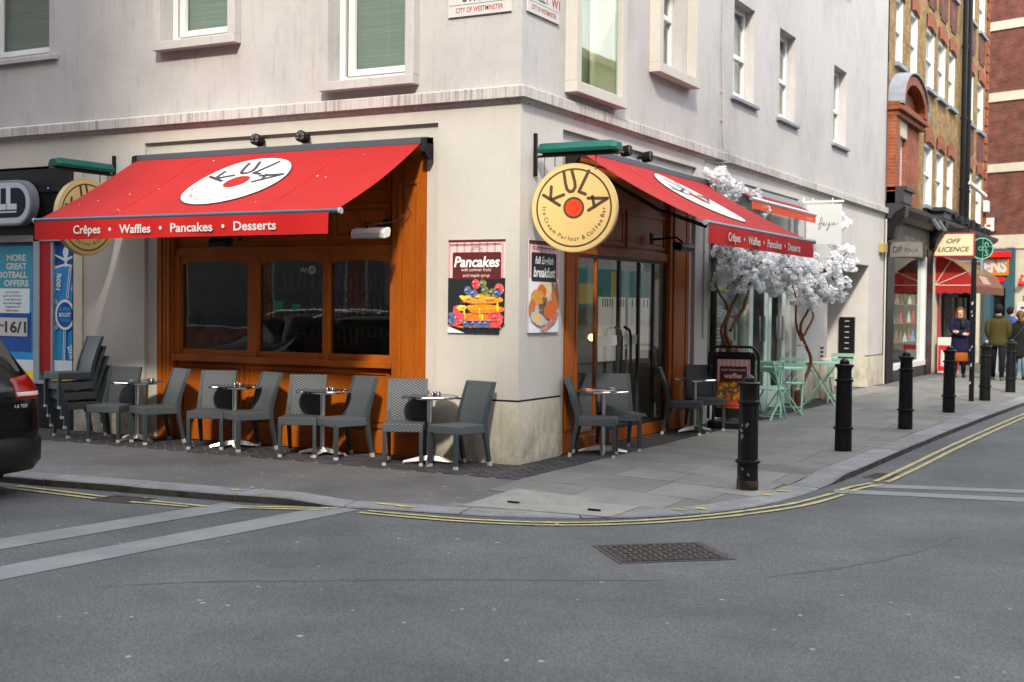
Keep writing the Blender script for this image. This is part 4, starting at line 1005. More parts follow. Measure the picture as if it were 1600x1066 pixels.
# ------------------------------------------------------------------ chairs and tables
def make_chair(lab, loc, rz, grp):
    t = thing('wicker_chair', lab, 'chair', loc, rz, grp)
    m = MB(); m.box(-.205, -.22, .34, .205, .20, .425); m.build('seat', WICK, t, bev=.008)
    # backrest: leaning, slightly curved slab
    m = MB(); vs = []; prof = [(.195, .40), (.205, .47), (.235, .58), (.275, .70), (.315, .80), (.33, .845)]
    n = 6
    for y, z in prof:
        for i in range(n + 1):
            x = -.205 + .41 * i / n; cv = .018 * (1 - (2 * i / n - 1) ** 2)
            vs.append((x, y + cv - .016, z)); 
        for i in range(n + 1):
            x = -.205 + .41 * i / n; cv = .018 * (1 - (2 * i / n - 1) ** 2)
            vs.append((x, y + cv + .016, z + .004))
    K = 2 * (n + 1); fs = []
    for r in range(len(prof) - 1):
        for i in range(n): fs.append((r * K + i, r * K + i + 1, (r + 1) * K + i + 1, (r + 1) * K + i)); fs.append((r * K + n + 1 + i + 1, r * K + n + 1 + i, (r + 1) * K + n + 1 + i, (r + 1) * K + n + 1 + i + 1))
        fs.append((r * K + n + 1, r * K, (r + 1) * K, (r + 1) * K + n + 1)); fs.append((r * K + n, r * K + 2 * n + 1, (r + 1) * K + 2 * n + 1, (r + 1) * K + n))
    T_ = (len(prof) - 1) * K
    for i in range(n): fs.append((T_ + i, T_ + i + 1, T_ + n + 2 + i, T_ + n + 1 + i))
    m.add(vs, fs); m.build('backrest', WICK, t)
    for s in (-1, 1):
        m = MB(); m.tube([(s * .185, -.20, .38), (s * .185, -.20, .02)], [.020, .017], 4, sq=True); l = m.build('leg', WICKD, t)
        m = MB(); m.tube([(s * .185, -.20, .032), (s * .185, -.20, .0)], .0185, 4, sq=True); m.build('foot_cap', CAPM, l)
        m = MB(); m.tube([(s * .187, .33, .84), (s * .187, .275, .70), (s * .187, .215, .52), (s * .187, .195, .42), (s * .187, .21, .30), (s * .187, .27, .03)], [.016, .018, .021, .023, .021, .016], 4, sq=True); l = m.build('leg', WICKD, t)
        m = MB(); m.tube([(s * .187, .267, .045), (s * .187, .277, .0)], .0178, 4, sq=True); m.build('foot_cap', CAPM, l)
    return t
def ang(f): return math.atan2(f[0], -f[1])
FL_ = (.55, -.83); FR_ = (-.26, -.966)
G1 = 'grey wicker chairs along the left hand shopfront'; G2 = 'grey wicker chairs by the right hand shop doors'; G3 = 'grey wicker chairs stacked at the left end'
chair0 = make_chair('grey wicker chair against the cream wall and plinth at the corner', (-.46, -.42, 0), ang(FR_), G1)
for (x, y, f, lab, g) in (
    (-1.04, -.50, (.46, -.88), 'grey wicker chair left of the rightmost table, its back lit bluish against the orange boards', G1),
    (-1.89, -.43, (-.30, -.95), 'grey wicker chair right of the third table from the left', G1),
    (-2.34, -.52, (.42, -.90), 'grey wicker chair left of the third table from the left', G1),
    (-3.18, -.43, (-.34, -.94), 'grey wicker chair right of the second table from the left', G1),
    (-3.63, -.50, (.42, -.90), 'grey wicker chair left of the second table from the left', G1),
    (-4.50, -.47, (-.36, -.93), 'grey wicker chair right of the leftmost table', G1),
    (-5.08, -.56, (.30, -.95), 'grey wicker chair left of the leftmost table, next to the chair stack', G1),
    (.335, 1.20, (.94, .33), 'grey wicker chair seen from the side, nearer chair at the table with the leaflets', G2),
    (.30, 1.88, (.62, -.78), 'grey wicker chair behind the table with the leaflets, facing the street', G2),
    (.285, 4.02, (.95, .30), 'grey wicker chair seen from the side at the bare table by the right hand doors', G2),
    (.31, 4.72, (.60, -.80), 'grey wicker chair behind the bare table, in front of the black board sign', G2)):
    dup(chair0, (x, y, 0), ang(f), lab, g)
f = (-.30, -.95)
for k, nm in enumerate(('bottom', 'second from bottom', 'third from bottom', 'top')):
    dup(chair0, (-5.76 + f[0] * .055 * k, -.46 + f[1] * .03 * k, .118 * k), ang(f), '%s chair of the stack of grey wicker chairs at the left' % nm, G3)
def make_table(lab, loc, rz):
    t = thing('round_table', lab, 'table', loc, rz, 'round steel café tables')
    m = MB(); m.lathe([(.27, .672), (.285, .676), (.285, .690), (.28, .694), (.01, .694)], n=40); m.build('table_top', TOPM, t, smooth=True)
    m = MB(); m.lathe([(.278, .668), (.291, .672), (.292, .688), (.286, .696), (.281, .6955), (.280, .675)], n=40); m.build('chrome_rim', CHROME, t, smooth=True)
    m = MB(); m.lathe([(.028, .03), (.028, .67)], n=14); m.lathe([(.10, .655), (.10, .668)], n=14); m.build('pole', ALU, t, smooth=True)
    for k in range(4):
        a = k * PI / 2; c, s = math.cos(a), math.sin(a)
        m = MB(); vs = []
        for r, wd, z0, z1 in ((.02, .035, .04, .085), (.10, .034, .03, .075), (.27, .020, .012, .03)):
            vs += [(r * c - wd * s, r * s + wd * c, z0), (r * c + wd * s, r * s - wd * c, z0), (r * c + wd * .6 * s, r * s - wd * .6 * c, z1), (r * c - wd * .6 * s, r * s + wd * .6 * c, z1)]
        m.add(vs, [(i * 4 + q, i * 4 + (q + 1) % 4, i * 4 + 4 + (q + 1) % 4, i * 4 + 4 + q) for i in range(2) for q in range(4)] + [(3, 2, 1, 0), (8, 9, 10, 11)])
        l = m.build('leg', ALU, t); m = MB(); m.lathe([(.015, 0), (.018, .014)], (.265 * c, .265 * s, 0), 8); m.build('foot', CAPM, l)
    return t
TB = [(-.82, -.37, 'rightmost round steel table of the left hand row, next to the cream wall'), (-2.18, -.36, 'round steel table third from the left in the row under the large awning'),
      (-3.42, -.34, 'round steel table second from the left in the row under the large awning'), (-4.80, -.44, 'leftmost round steel table of the row, near the chair stack'),
      (.27, 1.50, 'round steel table with leaflets on it by the right hand doors'), (.30, 4.33, 'bare round steel table near the black board sign')]
t0 = make_table(TB[0][2], (TB[0][0], TB[0][1], 0), .5)
for k, (x, y, lab) in enumerate(TB[1:]): dup(t0, (x, y, 0), .2 + k * .6, lab)
def ashtray(loc, lab):
    t = thing('ashtray', lab, 'ashtray', loc, 0, 'small metal ashtrays on the tables')
    m = MB(); m.lathe([(.045, 0), (.052, .008), (.050, .028), (.044, .03), (.040, .012), (.002, .010)], n=14); m.build('bowl', CHROME, t, smooth=True)
    m = MB(); 
    for k in range(3): m.box(-.008 + .04 * math.cos(k * 2.1), -.004 + .04 * math.sin(k * 2.1), .022, .008 + .04 * math.cos(k * 2.1), .004 + .04 * math.sin(k * 2.1), .038)
    m.build('cigarette_rests', CHROME, t)
    return t
a0 = ashtray((-.80, -.28, .695), 'small metal ashtray on the rightmost table of the left hand row')
for (x, y, lab) in ((-2.12, -.30, 'small metal ashtray on the third table from the left'), (-3.42, -.28, 'small metal ashtray on the second table from the left'), (-4.72, -.32, 'small metal ashtray on the leftmost table'), (.36, 1.55, 'small metal ashtray beside the leaflets')):
    dup(a0, (x, y, .695), random.random(), lab)
for k, (x, y, rz, lab) in enumerate(((.20, 1.44, .3, 'pink and white leaflet lying on the nearer right hand table, left one'), (.33, 1.42, -.2, 'pink and white leaflet lying on the nearer right hand table, right one'))):
    t = thing('menu_leaflet', lab, 'leaflet', (x, y, .6955 + .003 * k), rz); m = MB(); m.box(-.10, -.07, 0, .10, .07, .002); m.build('sheet', OFFW, t)
    m = MB(); m.box(-.09, -.06, .0022, .0, .06, .0028); m.build('printed_panel', PINK, t)
# ------------------------------------------------------------------ inside the café (seen through the glass)
t = thing('serving_counter', 'dark serving counter behind the right hand glass doors', 'counter', (-2.4, 3.4, 0)); m = MB(); m.box(-3.3, 2.2, 0, -2.6, 5.4, 1.0); m.box(-2.6, 2.2, .1, -2.58, 5.4, .95); m.build('body', mat('counter_wood', (.12, .05, .02), .5), t, world=True)
m = MB(); m.box(-3.35, 2.15, 1.0, -2.5, 5.45, 1.04); m.build('worktop', mat('counter_top', (.35, .33, .30), .3), t, world=True)
m = MB(); m.box(-3.2, 2.6, 1.04, -2.65, 4.6, 1.4); m.build('glass_display', GLASS, t, world=True)
t = thing('menu_board', 'teal menu board with yellow panels inside, above the white banners', 'menu board', (-.9, 4.2, 1.9)); m = MB(); m.box(-.94, 3.25, 1.62, -.90, 5.5, 2.14); m.build('board', TEAL, t, world=True)
m = MB(); m.box(-.898, 3.3, 1.66, -.894, 3.72, 1.92); m.box(-.898, 4.3, 1.64, -.894, 4.5, 2.1); m.build('yellow_panel', mat('yellow_panel', (.5, .38, .08), .6, emit=((.5, .38, .08), .05)), t, world=True)  # panels share the board's faint added glow
m = MB(); m.box(-.89, 3.85, 1.78, -.88, 4.02, 1.88); tag(m.build('neon_sign', NEON), 'small green lit sign inside the café by the menu board', 'neon sign')
for k, (y, z, lab) in enumerate(((2.6, 1.22, 'small orange lamp glowing inside the café, near the left door edge'), (4.75, 1.18, 'small orange lamp glowing inside the café, near the right door edge'))):
    t = thing('pendant_lamp', lab, 'lamp', (-.9, y + 1.1, z), 0, 'small orange lamps inside the café'); m = MB(); m.ball((0, 0, 0), .045, 10, 7); m.build('bulb', WARM, t); m = MB(); m.tube([(0, 0, .04), (0, 0, 2.05)], .004, 5); m.build('flex', BLACK, t)
for k, (y, w_, mt, lab) in enumerate(((4.0, .42, OFFW, 'tall white glowing banner standing in for a reflection behind the left hand folding doors'), (4.45, .40, OFFW, 'tall white glowing banner standing in for a reflection behind the middle folding doors'), (5.15, .75, CREAM, 'tall cream glowing banner standing in for a reflection behind the right hand folding doors'))):
    t = thing('glowing_banner', lab, 'banner', (-.8, y, 0)); m = MB()
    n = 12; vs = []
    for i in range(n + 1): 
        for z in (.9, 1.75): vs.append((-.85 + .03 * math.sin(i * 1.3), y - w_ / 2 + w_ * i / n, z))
    m.add(vs, [(2 * i, 2 * i + 2, 2 * i + 3, 2 * i + 1) for i in range(n)]); m.build('cloth', mat('banner_glow_cloth_%d' % k, (.55, .52, .47), .9, emit=((.5, .47, .42), .12)), t, world=True)  # cloth given its own glow; stands in for a reflection in the doors
    m = MB()
    for i in range(5): m.box(-.81, y - w_ / 2 + .04 + i * w_ / 5.5, 1.62, -.805, y - w_ / 2 + .06 + i * w_ / 5.5, 1.73)
    m.build('stripe', NAVY, t, world=True)
for k, y in enumerate((2.4, 4.6)):
    t = thing('added_ceiling_light', ('added ceiling light panel brightening the café, nearer the corner', 'added ceiling light panel brightening the café, farther from the corner')[k], 'ceiling light', (-1.6, y, 3.3), 0, 'added lights brightening the café'); m = MB(); m.box(-.5, -.3, 0, .5, .3, .04); m.build('frame', GREYF, t); m = MB(); m.box(-.46, -.26, -.004, .46, .26, -.001); m.build('diffuser', mat('added_diffuser_%d' % k, (.9, .85, .7), .6, emit=((1, .82, .6), 1.0)), t)  # unseen lamps added to brighten the café interior
rr = random.Random(5)
t = thing('bottle_shelf', 'shelves of bottles on the back wall of the café', 'shelf', (-4.9, 3.5, 1)); m = MB()
for z in (1.0, 1.4, 1.8): m.box(-4.98, 1.5, z, -4.7, 5.8, z + .03)
m.build('boards', mat('shelf_wood', (.10, .05, .03), .6), t, world=True)
m = MB()
for z in (1.03, 1.43, 1.83):
    for i in range(26): m.lathe([(.035, 0), (.035, .16), (.012, .2), (.012, .26)], (-4.84, 1.65 + i * .155 + rr.uniform(-.02, .02), z), 6)
tag(m.build('bottles', mat('amber_bottle', (.16, .10, .03), .3)), 'rows of bottles on the back wall shelves of the café', 'bottles', None)['kind'] = 'stuff'
t = thing('notice_board', 'pale framed notice hanging inside behind the right pane of the left hand window', 'notice', (-2.0, .9, 1.9)); m = MB(LF); m.box(-2.24, -.9, 1.62, -1.78, -.88, 2.12); m.build('sheet', mat('notice_paper', (.30, .22, .14), .8), t, world=True)
m = MB(LF); m.box(-2.06, -.879, 1.74, -1.96, -.876, 1.86); m.box(-1.9, -.879, 1.98, -1.8, -.876, 2.08); m.build('printed_figure', BROWN, t, world=True)
m = MB(); 
for k in range(9):
    x = -4.5 + k * .36; m.box(x, 1.0, 0, x + .3, 1.3, 1.0 + .12 * (k % 3)); 
tag(m.build('window_counter', DIMIN), 'dim furniture standing inside behind the three paned window', 'furniture')
for k, (x, z) in enumerate(((-4.12, 1.60), (-3.84, 1.62))):
    m = MB(); m.box(x, 1.2, z - .07, x + .12, 1.22, z + (.05 if k == 0 else .0)); tag(m.build('exit_sign', NEON), ('dim green lit sign inside behind the middle window pane, left one', 'dim green lit sign inside behind the middle window pane, right one')[k], 'sign')

# ------------------------------------------------------------------ betting shop at the left
t = thing('betting_shop_front', 'black and blue betting shop front at the left edge with white letters on its fascia', 'shopfront', (-9, 0, 0))
m = MB(LF); m.box(-12, -.28, 2.47, -6.31, -.02, 3.30); m.box(-12, -.06, 3.0, -6.31, .0, 3.04); m.build('fascia', BLACK, t, world=True, bev=.004)
m = MB(LF)
for k in range(9): m.ball((-6.5 - k * .28, -.0, 3.05), .012, 6, 4)
m.build('fascia_bulbs', CAPM, t, world=True)
m = MB(LF); m.prism(rrect(-9.6, 2.58, -6.93, 3.16, .28, 10), lambda u, v, d: (u, d, v), .0, .13); sg = m.build('sign_capsule', mat('sign_capsule_side', (.16, .18, .20), .4), t, world=True, bev=.01)
m = MB(LF); P = rrect(-9.57, 2.61, -6.96, 3.13, .25, 10); Q = rrect(-9.50, 2.68, -7.03, 3.06, .18, 10); n = len(P); m.add([(u, .133, v) for u, v in P] + [(u, .133, v) for u, v in Q], [(i, (i + 1) % n, n + (i + 1) % n, n + i) for i in range(n)]); m.build('white_rim', mat('rim_grey', (.40, .45, .50), .4), t, world=True)
m = MB(LF); m.flat(Q, lambda u, v, d: (u, .132, v), 0); m.build('navy_face', mat('deep_navy', (.008, .012, .025), .3), t, world=True)
m = MB(LF); fr = lambda u, v, d: (u, .135 + d, v); text(m, 'LL', fr, -7.385, 2.93, .25, 0, bold=.06, width=.38); m.flat(rect(-9.3, 2.745, -7.20, 2.765), fr, 0); m.build('lettering', mat('letter_grey', (.48, .53, .58), .5), t, world=True)
m = MB(LF); m.box(-12, -.12, 0, -6.31, -.06, .56); m.build('stall_riser', BLACK, t, world=True)
m = MB(LF); m.box(-12, -.10, .56, -6.31, -.02, .60); m.box(-7.09, -.12, .6, -6.98, -.03, 2.47); m.box(-6.78, -.12, .6, -6.745, -.04, 2.47); m.box(-12, -.12, 2.38, -6.31, -.03, 2.47); m.build('window_frame', GREYF, t, world=True, bev=.004)
m = MB(LF); m.box(-6.98, -.12, .72, -6.78, -.045, 2.47); m.build('red_column', mat('column_red', (.32, .008, .008), .5), t, world=True)
m = MB(LF); m.box(-6.35, -.12, 0, -6.31, .0, 2.47); m.build('black_jamb', BLACK, t, world=True)
m = MB(LF); m.box(-12, -.20, .6, -6.35, -.19, 2.4); m.build('window_backing', mat('backing_blue', (.02, .10, .28), .6), t, world=True)
m = MB(LF); m.box(-12, -.085, .6, -7.09, -.08, 2.4); m.box(-6.745, -.085, .6, -6.35, -.08, 2.47); m.build('pane', glass('shop_pane', (.9, .92, .93), .8), t, world=True)
SKY_ = mat('print_sky_blue', (.02, .34, .62), .5, c2=(.02, .22, .52), vscale=3); DBL = mat('print_deep_blue', (.006, .05, .24), .5, c2=(.01, .09, .36), vscale=3); TEALP = mat('print_teal', (.03, .27, .38), .5); PWH = mat('print_pale', (.62, .70, .74), .6); PYE = mat('print_yellow', (.80, .68, .02), .5); PTX = mat('print_beige_text', (.55, .58, .52), .6)
po = thing('football_poster', 'blue football offers poster in the betting shop window at the left edge', 'poster', LF(-7.6, -.17, 1.5), 0, 'betting shop window posters')
c = Canvas(LF, lambda u, v, d: (u, -.077 + d, v)); u0, u1 = -8.15, -7.10
c.poly(rect(u0, .66, u1, 2.36), SKY_).poly(rect(u0, 2.33, u1, 2.36), DBL).poly(rect(u1 - .05, 1.0, u1, 2.36), DBL).poly(rect(u0 + .05, 1.62, u1 - .05, 2.32), TEALP).poly(rect(u0, .96, u1 - .07, 1.48), DBL).poly(rect(u0, .66, u1, .86), PWH).poly(rect(u0, .60, u1, .72), PYE)
for k, wd in enumerate(('MORE', 'GREAT', 'FOOTBALL', 'OFFERS')): c.txt(wd, -7.45 - (.11 if k == 2 else 0), 2.18 - k * .11, .078, PTX, bold=.03, width=(.36, .38, .62, .46)[k])
c.poly(rect(u0 + .1, 1.46, u1 - .10, 1.78 + .0), PWH)
for k, wd in enumerate(('goal in each half, a', 'goal in each half & over', 'corners taken in each', 'half in each of tonight\'s', 'Tottenham & Real', 'Madrid matches')): c.txt(wd, -7.52, 1.735 - k * .048, .026, NAVY, bold=.015)
c.poly(rect(u0 + .1, 1.16, u1 - .14, 1.40), OFFW).txt('16/1', -7.46, 1.28, .14, NAVY, bold=.03, width=.40)
c.build(po)
po = thing('wheel_poster', 'blue spoked wheel poster in the narrow window between the red column and the wall', 'poster', LF(-6.55, -.17, 1.5), 0, 'betting shop window posters')
c = Canvas(LF, lambda u, v, d: (u, -.077 + d, v)); u0, u1 = -6.74, -6.35; uc = -6.55
c.poly(rect(u0, .66, u1, 2.44), SKY_).poly(rect(u0, 2.05, u1, 2.44), DBL).poly(blob(uc + .0, 2.24, .05, .075, 0, n=20, j=0), PWH).poly([(uc - .03, 2.2), (uc + .03, 2.2), (uc + .015, 2.05), (uc - .01, 2.05)], PWH)
for s in (-1, 1): c.poly([(uc, 2.16), (uc + s * .2, 2.22), (uc + s * .2, 2.2), (uc, 2.12)], PWH).poly([(uc, 2.10), (uc + s * .2, 2.06), (uc + s * .2, 2.03), (uc, 2.07)], PWH)
wc = (uc + .0, 1.45)
for a in (82, 135, 45, 200, 340, 225, 315, 268):
    ca_, sa_ = math.cos(math.radians(a)), math.sin(math.radians(a)); L_ = min(.62, abs(.19 / ca_) if abs(ca_) > .3 else .62)
    for q, mt in ((.035, DBL), (.022, PWH), (.008, DBL)): c.poly([(wc[0] - sa_ * q, wc[1] + ca_ * q), (wc[0] + ca_ * L_ - sa_ * q, wc[1] + sa_ * L_ + ca_ * q), (wc[0] + ca_ * L_ + sa_ * q, wc[1] + sa_ * L_ - ca_ * q), (wc[0] + sa_ * q, wc[1] - ca_ * q)], mt)
c.poly(circ(wc[0], wc[1], .185, 40, .205), DBL).poly(circ(wc[0], wc[1], .175, 40, .195), PWH).poly(circ(wc[0], wc[1], .14, 40, .16), DBL)
c.txt('SUPER', wc[0], 1.52, .05, SKY_, bold=.03, width=.2).txt('BOOST', wc[0], 1.45, .05, PWH, bold=.03, width=.21).txt('WHEEL', wc[0], 1.385, .045, SKY_, bold=.03, width=.2)
def vtxt(c, tx, u, v, h, mt, rot):
    c.ink(mt); cr, sr = math.cos(rot), math.sin(rot); d = .0004 * c.k; text(c.m, tx, lambda a, b, d_: (u + a * cr - b * sr, c.fr(0, 0, d_)[1], v + a * sr + b * cr), 0, 0, h, d, bold=.03)
vtxt(c, '100%', -6.66, 1.87, .075, PWH, 1.45); vtxt(c, '20%', -6.44, .98, .075, PWH, -1.25); vtxt(c, '5%', -6.40, 1.8, .06, PWH, 1.2)
c.poly(rect(u0, .70, u1, .87), PWH).poly(rect(u0, .56, u1, .72), PYE); c.build(po)
c = thing('stone_pilaster_strip', 'pale narrow stone strip beside the betting shop window', 'wall strip', LF(-6.2, 0, 0)); m = MB(LF); m.box(-6.31, .0, .66, -6.16, .02, 2.47); m.box(-6.31, .0, 2.47, -6.16, .015, 3.4); m.build('strip', CREAM, c, world=True, bev=.003)

# ------------------------------------------------------------------ black board sign, tree shop front, bistro sets
t = thing('pavement_sign', 'black framed pavement board advertising fresh home-made waffles, behind the nearest bollard', 'pavement sign', (.56, 5.12, 0), math.radians(17))
m = MB(); P = [(-.33, 0, .12)] + [(-.33, 0, .95)] + [(-.33 + .13 * (1 - math.cos(a)), 0, .95 + .15 * math.sin(a)) for a in (.4, .8, 1.2, PI / 2)] + [(.33 - .13 * (1 - math.cos(a)), 0, .95 + .15 * math.sin(a)) for a in (PI / 2, 1.2, .8, .4)] + [(.33, 0, .95), (.33, 0, .12)]
m.tube(P, .018, 8); m.build('tube_frame', BLACK, t, smooth=True)
m = MB(); m.prism(rrect(-.28, .14, .28, 1.03, .07), lambda u, v, d: (u, -d, v), -.015, .02); m.build('panel', BLACKM, t)
m = MB(); m.prism(rrect(-.34, -.16, .34, .20, .08), lambda u, v, d: (u, v, d), 0, .10); m.build('base', BLACK, t, bev=.02)
m = MB()
for x in (-.22, .22): m.tube([(x, 0, 1.09), (x, 0, 1.01)], .008, 6); m.ball((x, -.02, 1.0), .012, 6, 4)
m.build('hook', CHROME, t)
c = Canvas(ID, lambda u, v, d: (u, -.0205 - d, v)); U0, U1, Z0, Z1 = -.22, .22, .27, .93; W = .44; H_ = .66; X = lambda a: U0 + W * a; Yv = lambda b: Z0 + H_ * b
poster_top(c, U0, U1, Yv(.55), Z1); c.poly(rect(X(0), Z0, X(1), Yv(.56)), BEAN); c.poly(rrect(X(.08), Yv(.53), X(.9), Yv(.86), .01), MAROON)
c.txt('fresh home-made', X(.49), Yv(.79), .036, OFFW, shear=.2, bold=.02, width=W * .74).txt('waffles', X(.49), Yv(.67), .065, PINK2, shear=.2, bold=.03, width=W * .55)
for k in range(60): c.poly(blob(X(random.uniform(.08, .92)), Yv(random.uniform(.2, .5)), random.uniform(.015, .04), random.uniform(.01, .025), k, seed=k, j=.2), (SYRUP, PTOP, TOAST, PTOP, RASP, SYRUP, PTOP, BLUEB)[k % 8])
for k in range(5): c.poly(blob(X(.25 + .12 * k), Yv(.42 + .06 * (k % 2)), .008, .035, k * .8, seed=k), LEAFP)
for k in range(7): c.poly(blob(X(.1 + .13 * k), Yv(.1), .03, .025, k, seed=k), RASP)
for f_ in c.m.f: pass
c.m.build('print', c.mats, t)

# florist-like shop with white doors
t = thing('white_shopfront', 'white framed shop front with pale mint folding doors behind the blossom trees', 'shopfront', (-.2, 7.9, 0))
m = MB(RF); m.box(5.62, -.3, 0, 5.78, -.12, 3.5); m.box(7.82, -.25, 0, 7.95, -.10, 2.9); m.box(9.98, -.3, 0, 10.13, -.08, 3.5); m.box(5.78, -.25, 2.75, 9.98, -.14, 2.9); m.box(5.78, -.25, 0, 7.82, -.1, .42); m.build('frame', WHITE, t, world=True, bev=.004)
m = MB(RF); m.box(5.78, -.2, 2.9, 9.98, -.14, 3.5); m.build('fascia', mat('pale_fascia', (.50, .50, .46), .7), t, world=True)
MINTW = mat('pale_mint_paint', (.60, .72, .66), .4)
for k, (a, b, w0, w1) in enumerate(((8.0, 8.38, -.15, .02), (8.40, 8.72, .02, -.12), (8.95, 9.33, -.14, .03), (9.35, 9.72, .03, -.12))):
    m = MB(); 
    for p, q in (((w0, a), (w1, b)),):
        dx, dy = q[0] - p[0], q[1] - p[1]
        def pt(s, z, o=0): return (p[0] + dx * s - o * dy, p[1] + dy * s + o * dx, z)
        for s0, s1, z0, z1 in ((0, .18, 0, 2.72), (.82, 1, 0, 2.72), (.18, .82, 0, .35), (.18, .82, 2.6, 2.72)):
            m.add([pt(s0, z0), pt(s1, z0), pt(s1, z0, .05), pt(s0, z0, .05), pt(s0, z1), pt(s1, z1), pt(s1, z1, .05), pt(s0, z1, .05)], [(0, 3, 2, 1), (4, 5, 6, 7), (0, 1, 5, 4), (1, 2, 6, 5), (2, 3, 7, 6), (3, 0, 4, 7)])
        d = m.build('door', MINTW, t, world=True, bev=.003)
        m = MB(); m.add([pt(.18, .35, .02), pt(.82, .35, .02), pt(.82, 2.6, .02), pt(.18, 2.6, .02)], [(0, 1, 2, 3)]); m.build('pane', GLASSG, d, world=True)
        m = MB(); m.bar(pt(.5, 1.1, -.3 if k % 2 == 0 else .3), pt(.5, 1.5, -.3 if k % 2 == 0 else .3), .012); m.build('handle', GREYF, d, world=True)
m = MB(RF); m.box(5.78, -.2, .42, 7.82, -.195, 2.75); m.build('pane', glass('green_shop_pane', (.85, .92, .88), .8), t, world=True)
m = MB(); m.box(-2.5, 5.62, 0, -2.45, 10.13, 3.4); m.box(-2.45, 10.08, 0, -.3, 10.13, 3.4); m.box(-2.45, 5.62, 0, -.3, 5.66, 3.4); m.box(-2.45, 5.66, 3.35, -.3, 10.08, 3.4); m.box(-2.45, 5.66, -.01, -.3, 10.08, 0.0); m.build('interior', mat('shop_interior_pale', (.22, .24, .22), .9, var=.3), t, world=True)
t = thing('window_display', 'yellow and dark poster display inside the shop window behind the board sign', 'display', (-.45, 7.2, .4))
c = Canvas(RF, lambda u, v, d: (u, -.45 + d, v))
c.poly(rect(6.7, .6, 7.75, 2.2), mat('display_grey_green', (.10, .15, .12), .7)).poly(rect(6.85, .66, 7.72, .98), PYE).poly(rect(6.95, 1.9, 7.72, 2.0), PYE).poly(rect(7.4, 1.3, 7.72, 1.42), PYE)
c.poly(blob(7.3, 1.25, .42, .2, 0, seed=2), PDARK).poly(rect(7.15, 1.45, 7.7, 1.9), PDARK)
for k in range(9): c.poly(rect(7.2, 1.5 + k * .04, 7.2 + random.uniform(.3, .48), 1.51 + k * .04), PWH)
for k in range(4): c.poly(rect(7.1, 1.12 + k * .06, 7.5, 1.13 + k * .06), PWH)
c.poly(blob(6.75, 1.75, .2, .1, 0, seed=8), RASP).poly(blob(6.85, 1.7, .1, .07, 0, seed=9), PWH).poly(blob(7.3, .95, .25, .07, 0, seed=3), RASP).poly(rect(6.1, .5, 6.6, 2.3), mat('display_pale', (.40, .48, .46), .8))
c.build(t)

def make_bchair(lab, loc, rz, fold=1.0):
    t = thing('bistro_chair', lab, 'chair', loc, rz, 'mint green folding bistro furniture')
    for s in (-1, 1):
        m = MB(); m.tube([(s * .19, -.21 * fold, 0), (s * .19, .02 * fold, .42), (s * .19, .22 * fold, .84)], .010, 4, sq=True); m.build('leg', MINT, t)
        m = MB(); m.tube([(s * .165, .24 * fold, 0), (s * .165, -.18 * fold, .45)], .010, 4, sq=True); m.build('leg', MINT, t)
    m = MB(); m.bar((-.19, -.17 * fold, .08), (.19, -.17 * fold, .08), .007); m.bar((-.165, .2 * fold, .06), (.165, .2 * fold, .06), .007); m.build('stretcher', MINT, t)
    for k in range(5):
        m = MB(); y = (-.18 + k * .085) * fold; m.box(-.20, y, .44 + (0 if fold == 1 else k * .03), .20, y + .065 * fold, .455 + (0 if fold == 1 else k * .03)); m.build('seat_slat', MINT, t)
    for z, y in ((.70, .165), (.79, .20)): 
        m = MB(); m.box(-.2, y * fold - .008, z, .2, y * fold + .008, z + .06); m.build('back_slat', MINT, t)
    return t
bc0 = make_bchair('mint folding chair facing the nearer mint table, close to the board sign', (.55, 6.75, 0), PI - .2)
dup(bc0, (.46, 7.1, 0), PI + .3, 'mint folding chair pushed against the nearer mint table, left of its legs')
dup(bc0, (.42, 8.35, 0), .15, 'mint folding chair on the far side of the nearer mint table')
dup(bc0, (.62, 10.75, 0), .1, 'mint folding chair behind the farther mint table, its back to the alcove')
def make_btable(lab, loc, rz):
    t = thing('bistro_table', lab, 'table', loc, rz, 'mint green folding bistro furniture')
    m = MB(); m.lathe([(.30, .70), (.30, .725), (.01, .725)], n=28); m.build('table_top', MINT, t)
    for s in (-1, 1):
        m = MB(); m.tube([(-.27, s * .2, 0), (.22, s * .2, .70)], .011, 4, sq=True); m.build('leg', MINT, t)
        m = MB(); m.tube([(.27, s * .18, 0), (-.22, s * .18, .70)], .011, 4, sq=True); m.build('leg', MINT, t)
    m = MB(); m.bar((-.27, -.2, .03), (-.27, .2, .03), .008); m.bar((.27, -.18, .03), (.27, .18, .03), .008); m.bar((0, -.2, .37), (0, .2, .37), .006); m.build('stretcher', MINT, t)
    return t
bt0 = make_btable('round mint folding table nearer the board sign', (.50, 7.65, 0), .5); dup(bt0, (.52, 9.85, 0), .1, 'round mint folding table beside the second blossom tree, behind the second bollard')
m = MB(); m.lathe([(.10, 0), (.13, .1), (.15, .35), (.13, .6), (.10, .72), (.07, .74)], (.22, 11.3, 0), 18); tag(m.build('cream_vase', CREAM, smooth=True), 'tall cream vase against the wall behind the farther mint table', 'vase')

